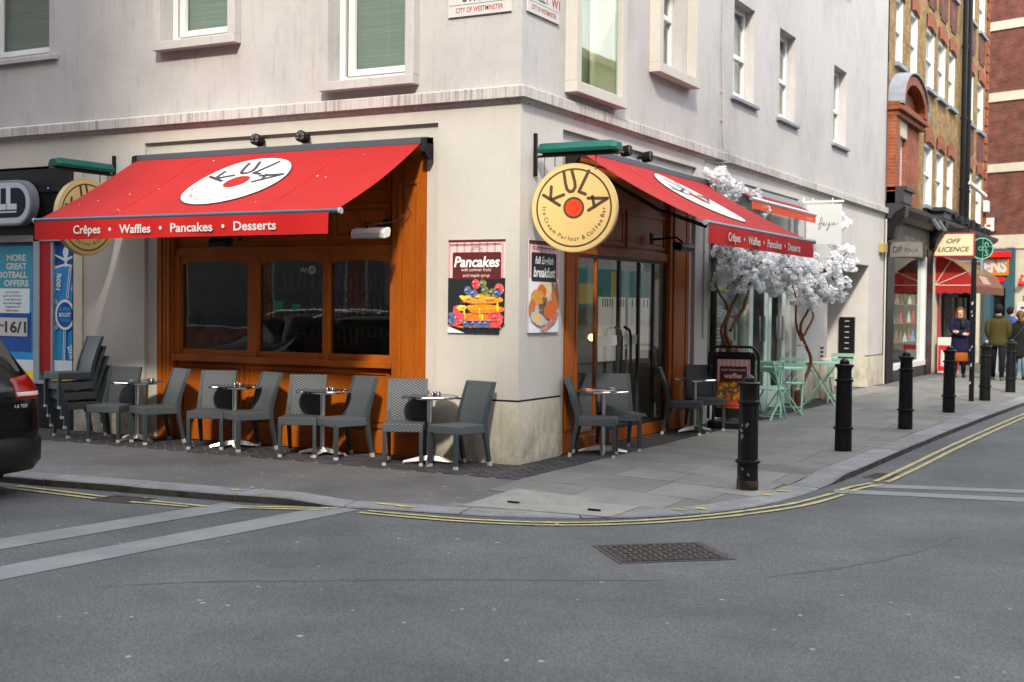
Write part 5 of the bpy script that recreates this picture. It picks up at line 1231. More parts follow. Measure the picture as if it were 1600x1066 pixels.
# ------------------------------------------------------------------ artificial blossom trees
def limb(m, pts, r0, r1, jit=.02, seed=0):
    r0 *= .72; r1 *= .7
    rr = random.Random(seed); P = crs3(pts, 6); n = len(P)
    P = [(p[0] + rr.uniform(-jit, jit) * min(1, i), p[1] + rr.uniform(-jit, jit) * min(1, i), p[2]) for i, p in enumerate(P)]
    m.tube(P, [r0 + (r1 - r0) * i / (n - 1) for i in range(n)], 8); return P
def crs3(P, k):
    out = []
    for i in range(len(P) - 1):
        p0 = P[max(i - 1, 0)]; p1 = P[i]; p2 = P[i + 1]; p3 = P[min(i + 2, len(P) - 1)]
        for q in range(k):
            t = q / k; out.append(tuple(.5 * ((2 * p1[j]) + (-p0[j] + p2[j]) * t + (2 * p0[j] - 5 * p1[j] + 4 * p2[j] - p3[j]) * t * t + (-p0[j] + 3 * p1[j] - 3 * p2[j] + p3[j]) * t ** 3) for j in range(3)))
    out.append(tuple(P[-1])); return out
def blossom(m, c, r, rr, n=20):
    """a ball of cupped petals"""
    for _ in range(n):
        d = Vector((rr.gauss(0, 1), rr.gauss(0, 1), rr.gauss(0, 1))).normalized(); p = Vector(c) + d * r * rr.uniform(.7, 1.0)
        nrm = (d + Vector((rr.uniform(-.4, .4), rr.uniform(-.4, .4), rr.uniform(-.4, .4)))).normalized()
        a = nrm.orthogonal().normalized(); ang_ = rr.uniform(0, 6.28); b = nrm.cross(a); a2 = a * math.cos(ang_) + b * math.sin(ang_); b2 = nrm.cross(a2); s = rr.uniform(.018, .034)
        m.add([tuple(p - a2 * s * .6 - b2 * s * .5), tuple(p + a2 * s * .7 - b2 * s * .4), tuple(p + a2 * s + b2 * s * .6 + nrm * s * .5), tuple(p - a2 * s * .1 + b2 * s * 1.1 + nrm * s * .3), tuple(p - a2 * s + b2 * s * .5 + nrm * s * .5)], [(0, 1, 2, 3, 4)])
def tree(lab, trunks, twigs, seed):
    base = trunks[0][0][0]
    t = thing('blossom_tree', lab, 'blossom tree', base, 0, 'white blossom trees in front of the shop')
    for k, (pts, r0, r1) in enumerate(trunks):
        m = MB(); limb(m, pts, r0, r1, .006, seed + k); m.build('trunk' if k == 0 else 'branch', BARK, t, world=True, smooth=True)
    rr = random.Random(seed); bm_ = MB(); tw = MB()
    for (c, rad, cnt) in twigs:
        for q_ in range(int(cnt * 1.5)):
            while True:
                d = (rr.uniform(-1, 1), rr.uniform(-1, 1), rr.uniform(-1, 1))
                if sum(x * x for x in d) <= 1: break
            if q_ % 4 == 0 or q_ < 1: sub = [c[i] + d[i] * rad[i] * 1.08 for i in range(3)]; p = list(sub)
            else: p = [sub[i] + d[i] * .10 for i in range(3)]
            p[0] = max(p[0], .07)
            blossom(bm_, p, rr.uniform(.034, .058), rr)
            if q_ % 4 == 0 or rr.random() < .08: tw.tube([c, tuple((c[i] + p[i]) / 2 + rr.uniform(-.04, .04) for i in range(3)), tuple(p)], [.008, .006, .003], 5)
    bm_.build('blossom', PETAL, t, world=True, kind='stuff'); tw.build('twigs', BARK, t, world=True, kind='stuff')
    return t
b1 = (.22, 5.95, 0)
tree('white blossom tree behind the black board sign, partly rising above the red awning',
     [([b1, (.2, 5.9, .5), (.24, 5.95, 1.0), (.18, 5.85, 1.3), (.22, 5.95, 1.6), (.30, 6.2, 2.0), (.28, 6.0, 2.4), (.2, 5.75, 2.75)], .055, .02),
      ([(.2, 5.9, 1.05), (.16, 5.75, 1.3), (.22, 5.85, 1.6), (.14, 5.55, 1.95), (.2, 5.65, 2.3)], .035, .014),
      ([(.21, 5.98, 1.3), (.3, 6.25, 1.6), (.34, 6.4, 1.9), (.42, 6.8, 2.25), (.5, 7.2, 2.5)], .035, .012),
      ([(.22, 6.0, 1.5), (.28, 6.35, 1.58), (.3, 6.5, 1.8)], .02, .01),
      ([(.28, 6.1, 2.3), (.35, 6.3, 2.55), (.5, 6.6, 2.8), (.55, 6.8, 3.1)], .022, .01),
      ([(.2, 5.75, 2.7), (.15, 5.5, 3.1), (.15, 5.45, 3.4)], .016, .008), ([(.22, 6.0, 1.15), (.15, 5.8, 1.05), (.22, 5.7, .95), (.32, 5.95, .9), (.28, 6.1, 1.05)], .05, .045)],
     [((.35, 5.45, 2.3), (.25, .5, .20), 42), ((.45, 6.1, 2.35), (.35, .6, .28), 70), ((.5, 6.9, 2.25), (.35, .6, .27), 80), ((.42, 6.3, 1.98), (.25, .5, .14), 34), ((.45, 7.5, 2.1), (.3, .45, .26), 50), ((.2, 5.5, 1.95), (.12, .25, .16), 14), ((.2, 5.35, 3.42), (.12, .28, .13), 24), ((.24, 5.85, 3.32), (.12, .3, .15), 20), ((.35, 6.45, 3.1), (.14, .3, .2), 26), ((.5, 7.9, 2.35), (.3, .3, .2), 24)], 11)
b2 = (.30, 9.2, 0)
tree('white blossom tree on orange twisted stems beside the farther mint table',
     [([b2, (.32, 9.22, .25), (.42, 9.5, .75), (.34, 9.35, 1.1), (.30, 9.3, 1.35), (.36, 9.5, 1.6), (.42, 9.7, 1.95), (.45, 9.9, 2.3)], .05, .018),
      ([(.32, 9.3, 1.1), (.26, 9.15, 1.4), (.3, 9.0, 1.75), (.3, 8.8, 2.0)], .032, .012), ([(.32, 9.35, 1.15), (.4, 9.65, 1.45), (.38, 9.7, 1.65), (.46, 10.0, 1.85), (.5, 10.2, 2.2)], .03, .012)],
     [((.5, 9.0, 1.95), (.3, .5, .25), 48), ((.55, 9.9, 2.25), (.35, .7, .28), 85), ((.55, 10.7, 2.3), (.3, .7, .25), 62), ((.5, 10.2, 1.98), (.25, .5, .2), 42), ((.5, 11.2, 2.55), (.2, .5, .22), 24), ((.45, 10.9, 1.95), (.2, .35, .12), 18), ((.4, 9.1, 1.72), (.15, .3, .14), 14), ((.45, 11.2, 3.1), (.14, .25, .16), 8)], 23)
for k, (p, r_, lab) in enumerate((((.3, 9.21, .30), .045, 'white tie round the foot of the second blossom tree'), ((.31, 9.3, 1.02), .06, 'white tie round the stems of the second blossom tree'))):
    m = MB(); m.lathe([(r_, -.014), (r_ + .01, 0), (r_, .014)], p, 12); tag(m.build('tree_tie', OFFW), lab, 'tie')
m = MB(); m.lathe([(.05, 0), (.065, .26), (.058, .27)], (.3, 9.2, 0), 12); tag(m.build('wicker_pot', BARK), 'small brown pot round the foot of the second blossom tree', 'pot')

# white square sign, letter boxes, vent
t = thing('square_sign', 'white square hanging sign with handwritten lettering above the second blossom tree', 'hanging sign', (.05, 10.4, 2.7))
m = MB(LF); m.box(.06, -10.425, 2.73, .67, -10.395, 3.42); m.build('board', mat('sign_board_white', (.52, .53, .53), .5), t, world=True, bev=.004)
m = MB(LF); m.box(.0, -10.43, 3.455, .70, -10.39, 3.49); m.box(.16, -10.42, 3.42, .18, -10.40, 3.53); m.box(.5, -10.42, 3.42, .52, -10.40, 3.53); m.box(.0, -10.44, 3.35, .02, -10.38, 3.55); m.build('bracket', WHITE, t, world=True)
m = MB(LF); fr = lambda u, v, d: (.275 + u, -10.394 + d, 3.06 + v)
S_ = .0045
for st in ([(.0, -.08), (.02, .05), (.05, .14), (.065, .1), (.04, .0), (.02, -.07)], [(-.01, .02), (.07, .035)], [(.07, .0), (.10, .02), (.105, .045), (.085, .04), (.08, .01), (.10, -.01), (.13, .01)], [(.14, .045), (.15, .01), (.175, .01), (.195, .05), (.18, -.02), (.155, -.09), (.135, -.08), (.17, -.03), (.205, .005)], [(.27, .04), (.24, .045), (.225, .015), (.245, .0), (.27, .035), (.275, .005), (.31, .02), (.33, .03)]): stroke(m, fr, st, S_, 0)
m.build('lettering', NAVY, t, world=True)
t = thing('letter_boxes', 'black column of letter boxes with pale slots inside the alcove', 'letter boxes', (-.42, 15.4, .62)); m = MB(LF); m.box(-.58, -15.45, .60, -.26, -15.38, 1.46); m.build('panel', BLACK, t, world=True)
for k in range(7): m = MB(LF); m.box(-.46, -15.379, .68 + k * .115, -.37, -15.375, .695 + k * .115); m.build('name_slot', OFFW, t, world=True)
t = thing('air_vent', 'small black slotted air vent in the wall behind the farther mint table', 'vent', (0, 11.75, .4)); m = MB(RF); m.box(11.6, .0, .40, 11.9, .012, .98); m.build('backing', PIER, t, world=True)
for k in range(7): m = MB(RF); m.box(11.66, .012, .44 + k * .075, 11.86, .016, .48 + k * .075); m.build('slot', BLACKM, t, world=True)
m = MB(RF); m.box(16.35, .0, 2.85, 16.75, .10, 3.06); tag(m.build('yellow_lamp_box', mat('dull_gold', (.34, .25, .08), .5), bev=.01), 'dull yellow box fixed to the far end of the rendered wall', 'box')
m = MB(); m.tube([(.04, 16.85, 0), (.04, 16.85, 3.6)], .018, 8); tag(m.build('wall_conduit', PIER), 'thin conduit running up the far end of the rendered wall', 'conduit')

# ------------------------------------------------------------------ bollards
def make_bollard(lab, loc):
    t = thing('bollard', lab, 'bollard', loc, random.random() * 6, 'black iron bollards along the pavement')
    m = MB(); m.lathe([(.098, -.06), (.097, .02), (.095, .245), (.112, .25), (.115, .262), (.112, .274), (.094, .28), (.087, .79), (.100, .795), (.104, .807), (.100, .82), (.083, .826), (.080, .92), (.088, .95), (.105, .968), (.108, .985), (.098, .995), (.05, 1.0)], n=28); m.build('post', IRON, t, smooth=True)
    m = MB(); m.lathe([(.055, .998), (.058, 1.01), (.050, 1.035), (.028, 1.055), (.004, 1.06)], n=12); m.build('cap_knob', IRON, t, smooth=True)
    return t
BL = [(2.44, -.06, 'nearest black iron bollard, chipped paint and a rusty foot on its own pale slab'), (2.51, 3.23, 'second black iron bollard from the corner'), (2.58, 6.38, 'third black iron bollard from the corner'),
      (2.60, 9.68, 'fourth black iron bollard from the corner, in front of the woman in navy'), (2.70, 12.85, 'fifth black iron bollard from the corner, beside the thin sign post'), (2.79, 15.67, 'sixth and farthest black iron bollard, by the right edge')]
b0 = make_bollard(BL[0][2], (BL[0][0], BL[0][1], pz(BL[0][0], BL[0][1])))
for x, y, lab in BL[1:]: dup(b0, (x, y, 0), random.random() * 6, lab)
rr = random.Random(2); z0 = 0
m = MB()
for (a, z, s) in ((-2.0, .55, .016), (-1.95, .50, .018), (-1.9, .60, .010), (-1.45, .60, .012), (-1.35, .61, .012), (-2.1, .42, .010), (-1.8, .2, .012), (-1.2, .15, .014), (-2.2, .12, .012)):
    r_ = .0915 if z > .28 else .0975
    P = []
    for k in range(7):
        u = s * math.cos(k * .9) * rr.uniform(.6, 1.3); v = s * 1.4 * math.sin(k * .9) * rr.uniform(.6, 1.3); aa = a + u / r_; P.append((r_ * math.cos(aa), r_ * math.sin(aa), z + v))
    m.add(P, [tuple(range(7))])
rz_ = b0.rotation_euler[2]; c_, s_ = math.cos(-rz_), math.sin(-rz_); m.v = [(x * c_ - y * s_, x * s_ + y * c_, z) for x, y, z in m.v]
m.build('rust_chips', mat('rust_chip', (.22, .16, .10), .8), b0)
m = MB(); m.lathe([(.1005, .0), (.0995, .09)], n=28); m.build('rusty_foot', RUST, b0)
m = MB(); P = [(2.21, -.40), (2.24, .12), (2.66, .10), (2.64, -.46)]; m.v = [(a, b, pz(a, b) + .003) for a, b in P] + [(a, b, -.1) for a, b in P]; m.f = [(0, 1, 2, 3)] + [(i, 4 + i, 4 + (i + 1) % 4, (i + 1) % 4) for i in range(4)]; m.mi = [0] * 5; tag(m.build('bollard_pad', CONC), 'pale square concrete pad round the foot of the nearest bollard', 'pad')
m = MB(); m.tube([(2.52, 12.5, 0), (2.52, 12.5, 2.55)], .045, 12); t = m.build('sign_post', IRON, smooth=True); tag(t, 'thin black street post with torn stickers, beside the fifth bollard', 'post')
m = MB()
for z in (1.72, 1.58, 1.51, .95, .9, .62, .3): xx = 2.50 + rr.uniform(-.012, .02); m.add([(xx - .012, 12.452, z), (xx + rr.uniform(.005, .02), 12.4515, z + .01), (xx + rr.uniform(.0, .02), 12.452, z + rr.uniform(.03, .08)), (xx - rr.uniform(0, .015), 12.4525, z + rr.uniform(.02, .06))], [(0, 1, 2, 3)])
m.build('torn_sticker', CAPM, t)
# ------------------------------------------------------------------ yellow stock brick building with shops
bb = thing('brick_building', 'yellow stock brick building with red brick arches and white sash windows, beyond the rendered wall', 'building', (0, 17.1, 0))
Y0, Y1 = 17.0, 31.5
cols = [(17.65, 18.5), (19.3, 20.2), (21.2, 22.4), (22.85, 24.0), (24.45, 25.5), (27.65, 28.75), (29.5, 30.75)]
rowsz = [(4.25, 5.86), (7.15, 8.72), (10.15, 11.8)]
WB = []
for (a, b) in cols:
    for k, (c, d) in enumerate(rowsz):
        if k == 0 and a < 20.5: continue
        WB.append((a, b, c, d, .16))
m = MB(RF); wallsheet(m, Y0, Y1, 3.9, 14, WB); m.quad((Y1, 0, 0), (Y1, -9, 0), (Y1, -9, 14), (Y1, 0, 14)); m.quad((Y0, 0, 12.4), (Y0, -9, 12.4), (Y0, -9, 14), (Y0, 0, 14)); m.build('wall', STOCKB, bb, world=True)
m = MB(); m.box(-9, Y0, 13.9, 0, Y1, 14.3); m.box(-9, 31.4, 0, -.2, 31.49, 14); m.build('roof', LEAD, bb, world=True)
for i, (a, b, c, d, q) in enumerate(WB):
    m = MB(RF); f = .07
    m.box(a, -.16, c, a + f, -.04, d); m.box(b - f, -.16, c, b, -.02, d); m.box(a + f, -.16, c, b - f, -.06, c + f); m.box(a + f, -.15, d - .12, b - f, -.06, d); zm = (c + d) / 2; m.box(a + f, -.16, zm - .03, b - f, -.07, zm + .03)
    for j in range(6):   # arched head filler
        u0_ = a + (b - a) * j / 6; u1_ = a + (b - a) * (j + 1) / 6; t_ = abs((j + .5) / 3 - 1); m.box(u0_, -.13, d - .02 - .12 * t_ * t_, u1_, -.1, d)
    fo = m.build('window', WHITE, bb, world=True)
    m = MB(RF); m.quad((a + f, -.12, c + f), (b - f, -.12, c + f), (b - f, -.12, d), (a + f, -.12, d)); m.build('pane', MATS['window_glass'], fo, world=False) if False else m.build('pane', GLASS, fo, world=True)
    m = MB(RF); m.quad((a, -.2, c), (b, -.2, c), (b, -.2, d), (a, -.2, d)); m.build('blind', CURT, fo, world=True)
    m = MB(RF); m.box(a - .06, .0, c - .09, b + .06, .10, c); m.build('sill', LEAD, fo, world=True)
    m = MB(RF)
    n = 9; vs = []
    for j in range(n + 1):
        u = a - .03 + (b - a + .06) * j / n; s = 1 - (2 * j / n - 1) ** 2
        vs += [(u, .006, d - .10 + .10 * s), (u, .006, d + .22 + .14 * s), (u, .03, d - .10 + .10 * s), (u, .03, d + .22 + .14 * s)]
    m.add(vs, [(4 * j + p, 4 * j + 4 + p, 4 * j + 4 + q_, 4 * j + q_) for j in range(n) for p, q_ in ((2, 3), (0, 2), (3, 1))]); m.build('brick_arch', REDB, fo, world=True)
    if (c > 7 and a > 27) or c > 10:
        m = MB(RF); m.box(a, .003, c - .85, b, .03, c - .09); m.box(a + .2, .003, c - .95, b - .2, .028, c - .85); m.build('brick_panel', REDB2, fo, world=True)
# aedicule: red brick frame, curved pediment
m = MB(RF)
m.box(16.95, .0, 3.95, 17.35, .20, 5.85); m.build('brick_pilaster', REDB, bb, world=True); m = MB(RF); m.box(18.35, .0, 3.95, 19.9, .12, 5.85); m.build('brick_pilaster', REDB, bb, world=True)
m = MB(RF); m.box(17.35, -.02, 4.1, 18.35, .04, 5.5); fo = m.build('window', WHITE, bb, world=True); m = MB(RF); m.box(17.45, .041, 4.2, 17.8, .045, 5.4); m.box(17.9, .041, 4.2, 18.25, .045, 5.4); m.build('pane', GLASSG, fo, world=True)
m = MB(RF); m.box(17.35, .0, 5.5, 18.35, .15, 5.95); m.build('stone_lintel', STONE, bb, world=True)
TERR = mat('terracotta', (.19, .052, .022), .7, var=.3, vscale=6)
m = MB(RF); m.box(16.95, .0, 5.86, 20.0, .24, 5.98); m.box(16.9, .0, 5.98, 20.05, .32, 6.08); m.box(16.9, .0, 6.08, 20.05, .26, 6.16)
vs = []; n = 14
for j in range(n + 1):
    a = PI * j / n; u = 18.45 + 1.42 * math.cos(a); z = 6.12 + .78 * math.sin(a); u2 = 18.45 + 1.18 * math.cos(a); z2 = 6.12 + .58 * math.sin(a)
    vs += [(u, .0, z), (u, .32, z), (u2, .32, z2), (u2, .12, z2), (u2, .0, z2)]
m.add(vs, [(5 * j + p, 5 * j + 5 + p, 5 * j + 6 + p, 5 * j + 1 + p) for j in range(n) for p in range(4)]); m.box(17.4, .0, 6.12, 19.5, .10, 6.58); m.build('pediment', TERR, bb, world=True, bev=.01)
m = MB(RF); vs = []
for j in range(n + 1):
    a = PI * j / n; u = 18.45 + 1.46 * math.cos(a); z = 6.13 + .82 * math.sin(a); vs += [(u, -.0, z), (u, .36, z), (u, .36, z + .03), (u, .0, z + .06)]
m.add(vs, [(4 * j + p, 4 * j + 4 + p, 4 * j + 5 + p, 4 * j + 1 + p) for j in range(n) for p in range(3)]); m.build('lead_hood', LEAD, bb, world=True)
m = MB(RF)
for k in range(34):
    z = 4.4 + k * .28; m.box(31.0 if k % 2 else 31.15, .004, z, 31.5, .05, z + .24)
m.build('quoins', REDB, bb, world=True)
for k, (y, r_) in enumerate(((26.15, .075), (26.95, .075))):
    m = MB(); m.tube([(.14, y, 4.1), (.14, y, 14)], r_, 10)
    for z in (5, 7, 9, 11): m.lathe([(r_ + .02, 0), (r_ + .02, .08)], (.14, y, z), 10)
    tag(m.build('drainpipe', BLACK), ('thick black drainpipe on the brick building, the left one of the pair', 'thick black drainpipe on the brick building, the right one of the pair')[k], 'drainpipe', 'drainpipes on the brick building')
for k, (y, z, dy, lab) in enumerate(((31.2, 4.75, .5, 'small white alarm box high on the end of the brick building'),)):
    m = MB(RF); m.box(y - .25, .02, z, y + .2, .16, z + .35); tag(m.build('alarm_box', WHITE, bev=.01), lab, 'alarm box')
m = MB(); m.tube([(.05, 27.3, 5.2), (.3, 27.2, 5.15)], .02, 6); m.tube([(.2, 26.9, 5.3), (.5, 28.0, 4.98)], .06, 8); tag(m.build('cctv_camera', WHITE), 'white tube camera tilted down on the brick building by the drainpipes', 'security camera')
# ground floor shops
DGR = mat('shop_dark_grey', (.035, .035, .036), .5, var=.2); FASC = mat('shop_fascia_grey', (.075, .068, .056), .5, c2=(.05, .045, .04), vscale=2)
s = thing('black_shopfront', 'black shop front with a display window and grey fascia beyond the rendered wall', 'shopfront', (0, 19.5, 0))
m = MB(RF); m.box(17.0, -.2, 0, 17.75, .06, 3.15); m.box(21.65, -.2, 0, 22.4, .06, 3.15); m.box(17.75, -.9, 0, 21.65, .0, .30); m.box(17.0, -.9, 0, 17.05, .0, 3.1); m.build('pilasters', BLACK, s, world=True, bev=.01)
m = MB(RF); m.box(17.75, -.95, 0, 21.65, -.9, 3.1); m.build('display_back', mat('display_back_green', (.10, .13, .125), .8, var=.3), s, world=True)
m = MB(RF); m.box(17.0, -.2, 2.9, 22.4, .03, 3.62); m.build('fascia', FASC, s, world=True)
m = MB(RF); m.box(21.45, -.14, .34, 21.65, .04, 2.95); m.box(17.75, -.14, .25, 21.65, .05, .38); m.build('window_frame', WHITE, s, world=True, bev=.004)
m = MB(RF); m.box(17.75, -.06, .38, 21.45, -.05, 2.92); m.build('pane', glass('display_glass', (.9, .93, .92), .35), s, world=True)
m = MB(RF); m.box(17.75, .0, 0, 21.65, .03, .25); m.build('stall_riser', DGR, s, world=True)
m = MB(RF); fr = lambda u, v, d: (u, .031 + d, v); text(m, 'DP ITALIA', fr, 19.9, 3.24, .22, 0, bold=.02, width=1.9); m.build('fascia_lettering', mat('letter_bronze', (.22, .20, .17), .4), s, world=True)
for a in (16.98, 22.0):
    m = MB(RF); m.prism([(0, 3.9), (.42, 3.9), (.40, 3.65), (.22, 3.45), (.16, 3.2), (0, 3.15)], lambda p, q, d: (a + d, p, q), 0, .4); m.build('console_bracket', BLACK, s, world=True, bev=.02)
t = thing('shop_cornice', 'black moulded cornice running over the shops of the brick building', 'cornice', (.2, 24, 3.7))
m = MB(RF); m.prism([(0, 3.62), (.12, 3.62), (.2, 3.74), (.36, 3.84), (.38, 3.93), (0, 4.02)], lambda p, q, d: (d, p, q), 16.95, 31.9); m.build('moulding', DGR, t, world=True)
m = MB(RF); m.box(16.95, 0, 3.95, 17.9, .38, 4.22); m.box(16.95, 0, 4.22, 18.0, .44, 4.32); m.box(21.9, 0, 3.95, 23.0, .38, 4.12); m.box(21.8, 0, 4.12, 23.1, .44, 4.22); m.build('pier_cap', DGR, t, world=True, bev=.01)
m = MB(); rr = random.Random(4)
for k in range(14):
    y = 22.5 + k * .62; P = [(.1 + rr.random() * .25, y + i * .2, 4.0 + rr.random() * .22) for i in range(5)]; m.tube(P, .02, 5)
for k in range(7): y = 24 + k * 1.05; m.box(.08, y, 4.0, .3, y + .4, 4.0 + rr.uniform(.12, .28))
m.build('loose_cables', BLACKM, t, world=True)
for k, (y) in enumerate((20.6, 21.4)):
    m = MB(); m.tube([(.1, y, 3.8), (.36, y - .1, 3.76)], .02, 6); m.add([(.34, y - .2, 3.82), (.5, y - .2, 3.56), (.5, y + .05, 3.56), (.34, y + .05, 3.82), (.39, y - .2, 3.85), (.55, y - .2, 3.59), (.55, y + .05, 3.59), (.39, y + .05, 3.85)], [(0, 1, 2, 3), (7, 6, 5, 4), (0, 4, 5, 1), (1, 5, 6, 2), (2, 6, 7, 3), (3, 7, 4, 0)]); tag(m.build('floodlight', mat('floodlight_grey_%d' % k, (.07, .08, .09), .5)), ('grey floodlight tilted over the black shop front, the nearer one', 'grey floodlight tilted over the black shop front, the farther one')[k], 'floodlight', 'floodlights over the black shop front')
t = thing('shop_sign', 'small grey metal hanging sign at the near end of the black shop front', 'hanging sign', (.1, 17.2, 2.8))
m = MB(LF); m.box(.03, -17.24, 2.79, .74, -17.2, 3.11); m.build('board', mat('brushed_sign', (.26, .25, .23), .35, metal=.4, c2=(.14, .13, .12), vscale=2), t, world=True)
m = MB(LF); fr = lambda u, v, d: (u, -17.199 + d, v); text(m, 'DP', fr, .22, 2.95, .13, 0, bold=.02, width=.2); text(m, 'ITALIA', fr, .52, 2.93, .085, 0, bold=.01, width=.3); m.build('lettering', DGR, t, world=True)
# goods in the display window
RB_ = mat('sale_red', (.50, .01, .02), .5)
t = thing('sale_banner', 'tall red sale strip with white letters at the near edge of the shop window', 'banner', (-.1, 18.1, 1.5)); m = MB(RF); m.box(18.0, -.12, 1.2, 18.45, -.11, 2.85); m.build('strip', RB_, t, world=True)
m = MB(RF); 
for k, ch in enumerate('SALE'): text(m, ch, lambda u, v, d: (u, -.108 + d, v), 18.22, 2.6 - k * .38, .25, 0, bold=.03, width=.26)
m.build('lettering', OFFW, t, world=True)
rr = random.Random(9); dc = [RB_, OFFW, mat('blue_item', (.1, .25, .5), .6), mat('green_item', (.03, .09, .07), .6), BLACK, mat('tan_item', (.16, .09, .04), .6)]
for z in (.85, 1.3, 1.75):
    m = MB(RF); m.box(17.8, -.45, z, 21.4, -.12, z + .015); tag(m.build('glass_shelf', BALU), 'glass shelf in the black shop window, %s' % {.85: 'lowest', 1.3: 'middle', 1.75: 'top'}[z], 'shelf')
    for k in range(7):
        y = 18.05 + k * .48 + rr.uniform(-.05, .05); h = rr.uniform(.16, .32); w_ = rr.uniform(.12, .2)
        m = MB(RF); m.add([(y - w_ / 2, -.17, z + .016), (y + w_ / 2, -.17, z + .016), (y + w_ / 2, -.10, z + .016), (y - w_ / 2, -.10, z + .016), (y - w_ / 2.2, -.15, z + h * .8), (y + w_ / 2.2, -.15, z + h * .8), (y + w_ / 2.2, -.12, z + h * .8), (y - w_ / 2.2, -.12, z + h * .8)], [(0, 3, 2, 1), (4, 5, 6, 7), (0, 1, 5, 4), (1, 2, 6, 5), (2, 3, 7, 6), (3, 0, 4, 7)])
        m.tube([(y - w_ / 3, -.135, z + h * .8), (y - w_ / 5, -.135, z + h * .8 + .07), (y + w_ / 5, -.135, z + h * .8 + .07), (y + w_ / 3, -.135, z + h * .8)], .008, 5)
        ci = rr.randrange(6); tag(m.build('handbag', dc[ci]), '%s handbag on the %s glass shelf of the shop window, %s from near end' % (('red', 'white', 'blue', 'dark green', 'black', 'tan')[ci], {.85: 'lowest', 1.3: 'middle', 1.75: 'top'}[z], ('first', 'second', 'third', 'fourth', 'fifth', 'sixth', 'last')[k]), 'handbag', 'handbags on the window shelves')
# off licence sign
t = thing('off_licence_sign', 'cream and maroon OFF LICENCE sign projecting over the pavement', 'hanging sign', (.6, 22.4, 3.0))
MAR = mat('sign_maroon', (.30, .012, .035), .5); CRS = mat('sign_cream', (.60, .54, .34), .5)
m = MB(LF); m.box(.06, -22.46, 2.98, 1.06, -22.36, 3.60); m.build('box', MAR, t, world=True, bev=.006); m = MB(LF); m.box(.09, -22.359, 3.02, 1.03, -22.352, 3.56); m.build('face', CRS, t, world=True)
m = MB(LF); fr = lambda u, v, d: (u, -22.35 + d, v); text(m, 'OFF', fr, .56, 3.39, .12, 0, shear=.3, bold=.02, width=.36); text(m, 'LICENCE', fr, .56, 3.18, .12, 0, shear=.3, bold=.02, width=.78); m.build('lettering', MAROON, t, world=True)
m = MB(); m.tube([(0, 22.41, 3.7), (1.0, 22.41, 3.7)], .02, 6); m.tube([(.2, 22.41, 3.7), (.2, 22.41, 3.58)], .012, 6); m.tube([(.9, 22.41, 3.7), (.9, 22.41, 3.58)], .012, 6); m.build('bracket', BLACK, t, world=True)
# round green sign
t = thing('round_green_sign', 'round dark green sign with pale mint rings beyond the off licence sign', 'hanging sign', (.7, 26, 3.36)); fr = lambda u, v, d: (.72 + u, -26 + d, 3.36 + v)
m = MB(LF); m.prism(circ(0, 0, .30, 32), fr, -.03, 0); m.build('disc', mat('dark_green_sign', (.006, .03, .026), .4), t, world=True)
m = MB(LF); ring(m, fr, 0, 0, .275, .305, .003, 32); ring(m, fr, .07, 0, .04, .06, .004, 16); ring(m, fr, -.04, 0, .04, .06, .004, 16)
stroke(m, fr, [(.08, .08), (.08, .14), (.12, .17), (.16, .14), (.16, .08)], .012, .004); stroke(m, fr, [(.16, -.07), (.1, -.08), (.12, -.13), (.16, -.15), (.13, -.2), (.08, -.19)], .012, .004); m.flat(rect(.015, -.28, .027, .28), fr, .004); m.flat(rect(.1, .045, .29, .055), fr, .004); m.build('lettering', mat('mint_print', (.16, .42, .32), .5), t, world=True)
m = MB(); m.tube([(0, 26.02, 3.0), (.72, 26.02, 3.0), (.72, 26.02, 3.1)], .02, 6); m.box(.69, 26.0, 2.72, .76, 26.04, 3.05); m.build('bracket', LEAD, t, world=True)
# open shop with dark interior
s = thing('open_shop', 'dark open shop with a red door frame and clothes hanging under the red awning', 'shop', (0, 25.5, 0))
m = MB(RF); m.box(22.4, -.2, 0, 23.15, .05, 3.1); m.build('cream_pier', CREAM, s, world=True); m = MB(RF); m.box(23.15, -.1, 0, 23.55, .08, 2.9); m.build('red_door_frame', mat('door_red', (.34, .012, .012), .4), s, world=True)
m = MB(RF); m.box(23.1, -2.5, 0, 31.5, -2.45, 3.6); m.box(22.4, -.15, 2.9, 31.5, .0, 3.62); m.box(30.6, -.3, 0, 31.5, .04, 2.9); m.box(28.6, -.3, 0, 29.3, .05, 2.9); m.box(31.45, -2.5, 0, 31.5, -.3, 3.6); m.build('dark_frame', BLACK, s, world=True)
m = MB(RF); m.box(30.1, .0, 0, 30.4, .07, 2.7); m.build('pale_jamb', CREAM, s, world=True); m = MB(RF); m.box(29.3, -.12, .4, 30.6, -.10, 2.6); m.build('pane', GLASSG, s, world=True)
rr = random.Random(12)
for k in range(11):
    y = 23.7 + k * .42; m = MB(RF); zb_ = rr.uniform(.6, 1.1); m.add([(y - .14, .02, zb_), (y + .14, .04, zb_), (y + .12, .03, 2.0), (y - .12, .02, 2.0), (y - .14, -.06, zb_), (y + .14, -.04, zb_), (y + .12, -.05, 2.0), (y - .12, -.06, 2.0)], [(0, 1, 2, 3), (7, 6, 5, 4), (0, 4, 5, 1), (1, 5, 6, 2), (2, 6, 7, 3), (3, 7, 4, 0)])
    tag(m.build('hanging_garment', mat('garment_%d' % k, (rr.choice([(.03, .02, .02), (.30, .28, .25), (.05, .01, .015), (.02, .02, .03)])), .9, c2=rr.choice([(.25, .22, .2), (.01, .01, .01)]), vscale=12)), ['nearest garment','second garment','third garment','fourth garment','fifth garment','sixth garment','seventh garment','eighth garment','ninth garment','tenth garment','farthest garment'][k] + ' hanging in the doorway of the dark open shop, counted from the red frame', 'garment', 'garments hanging in the open shop')
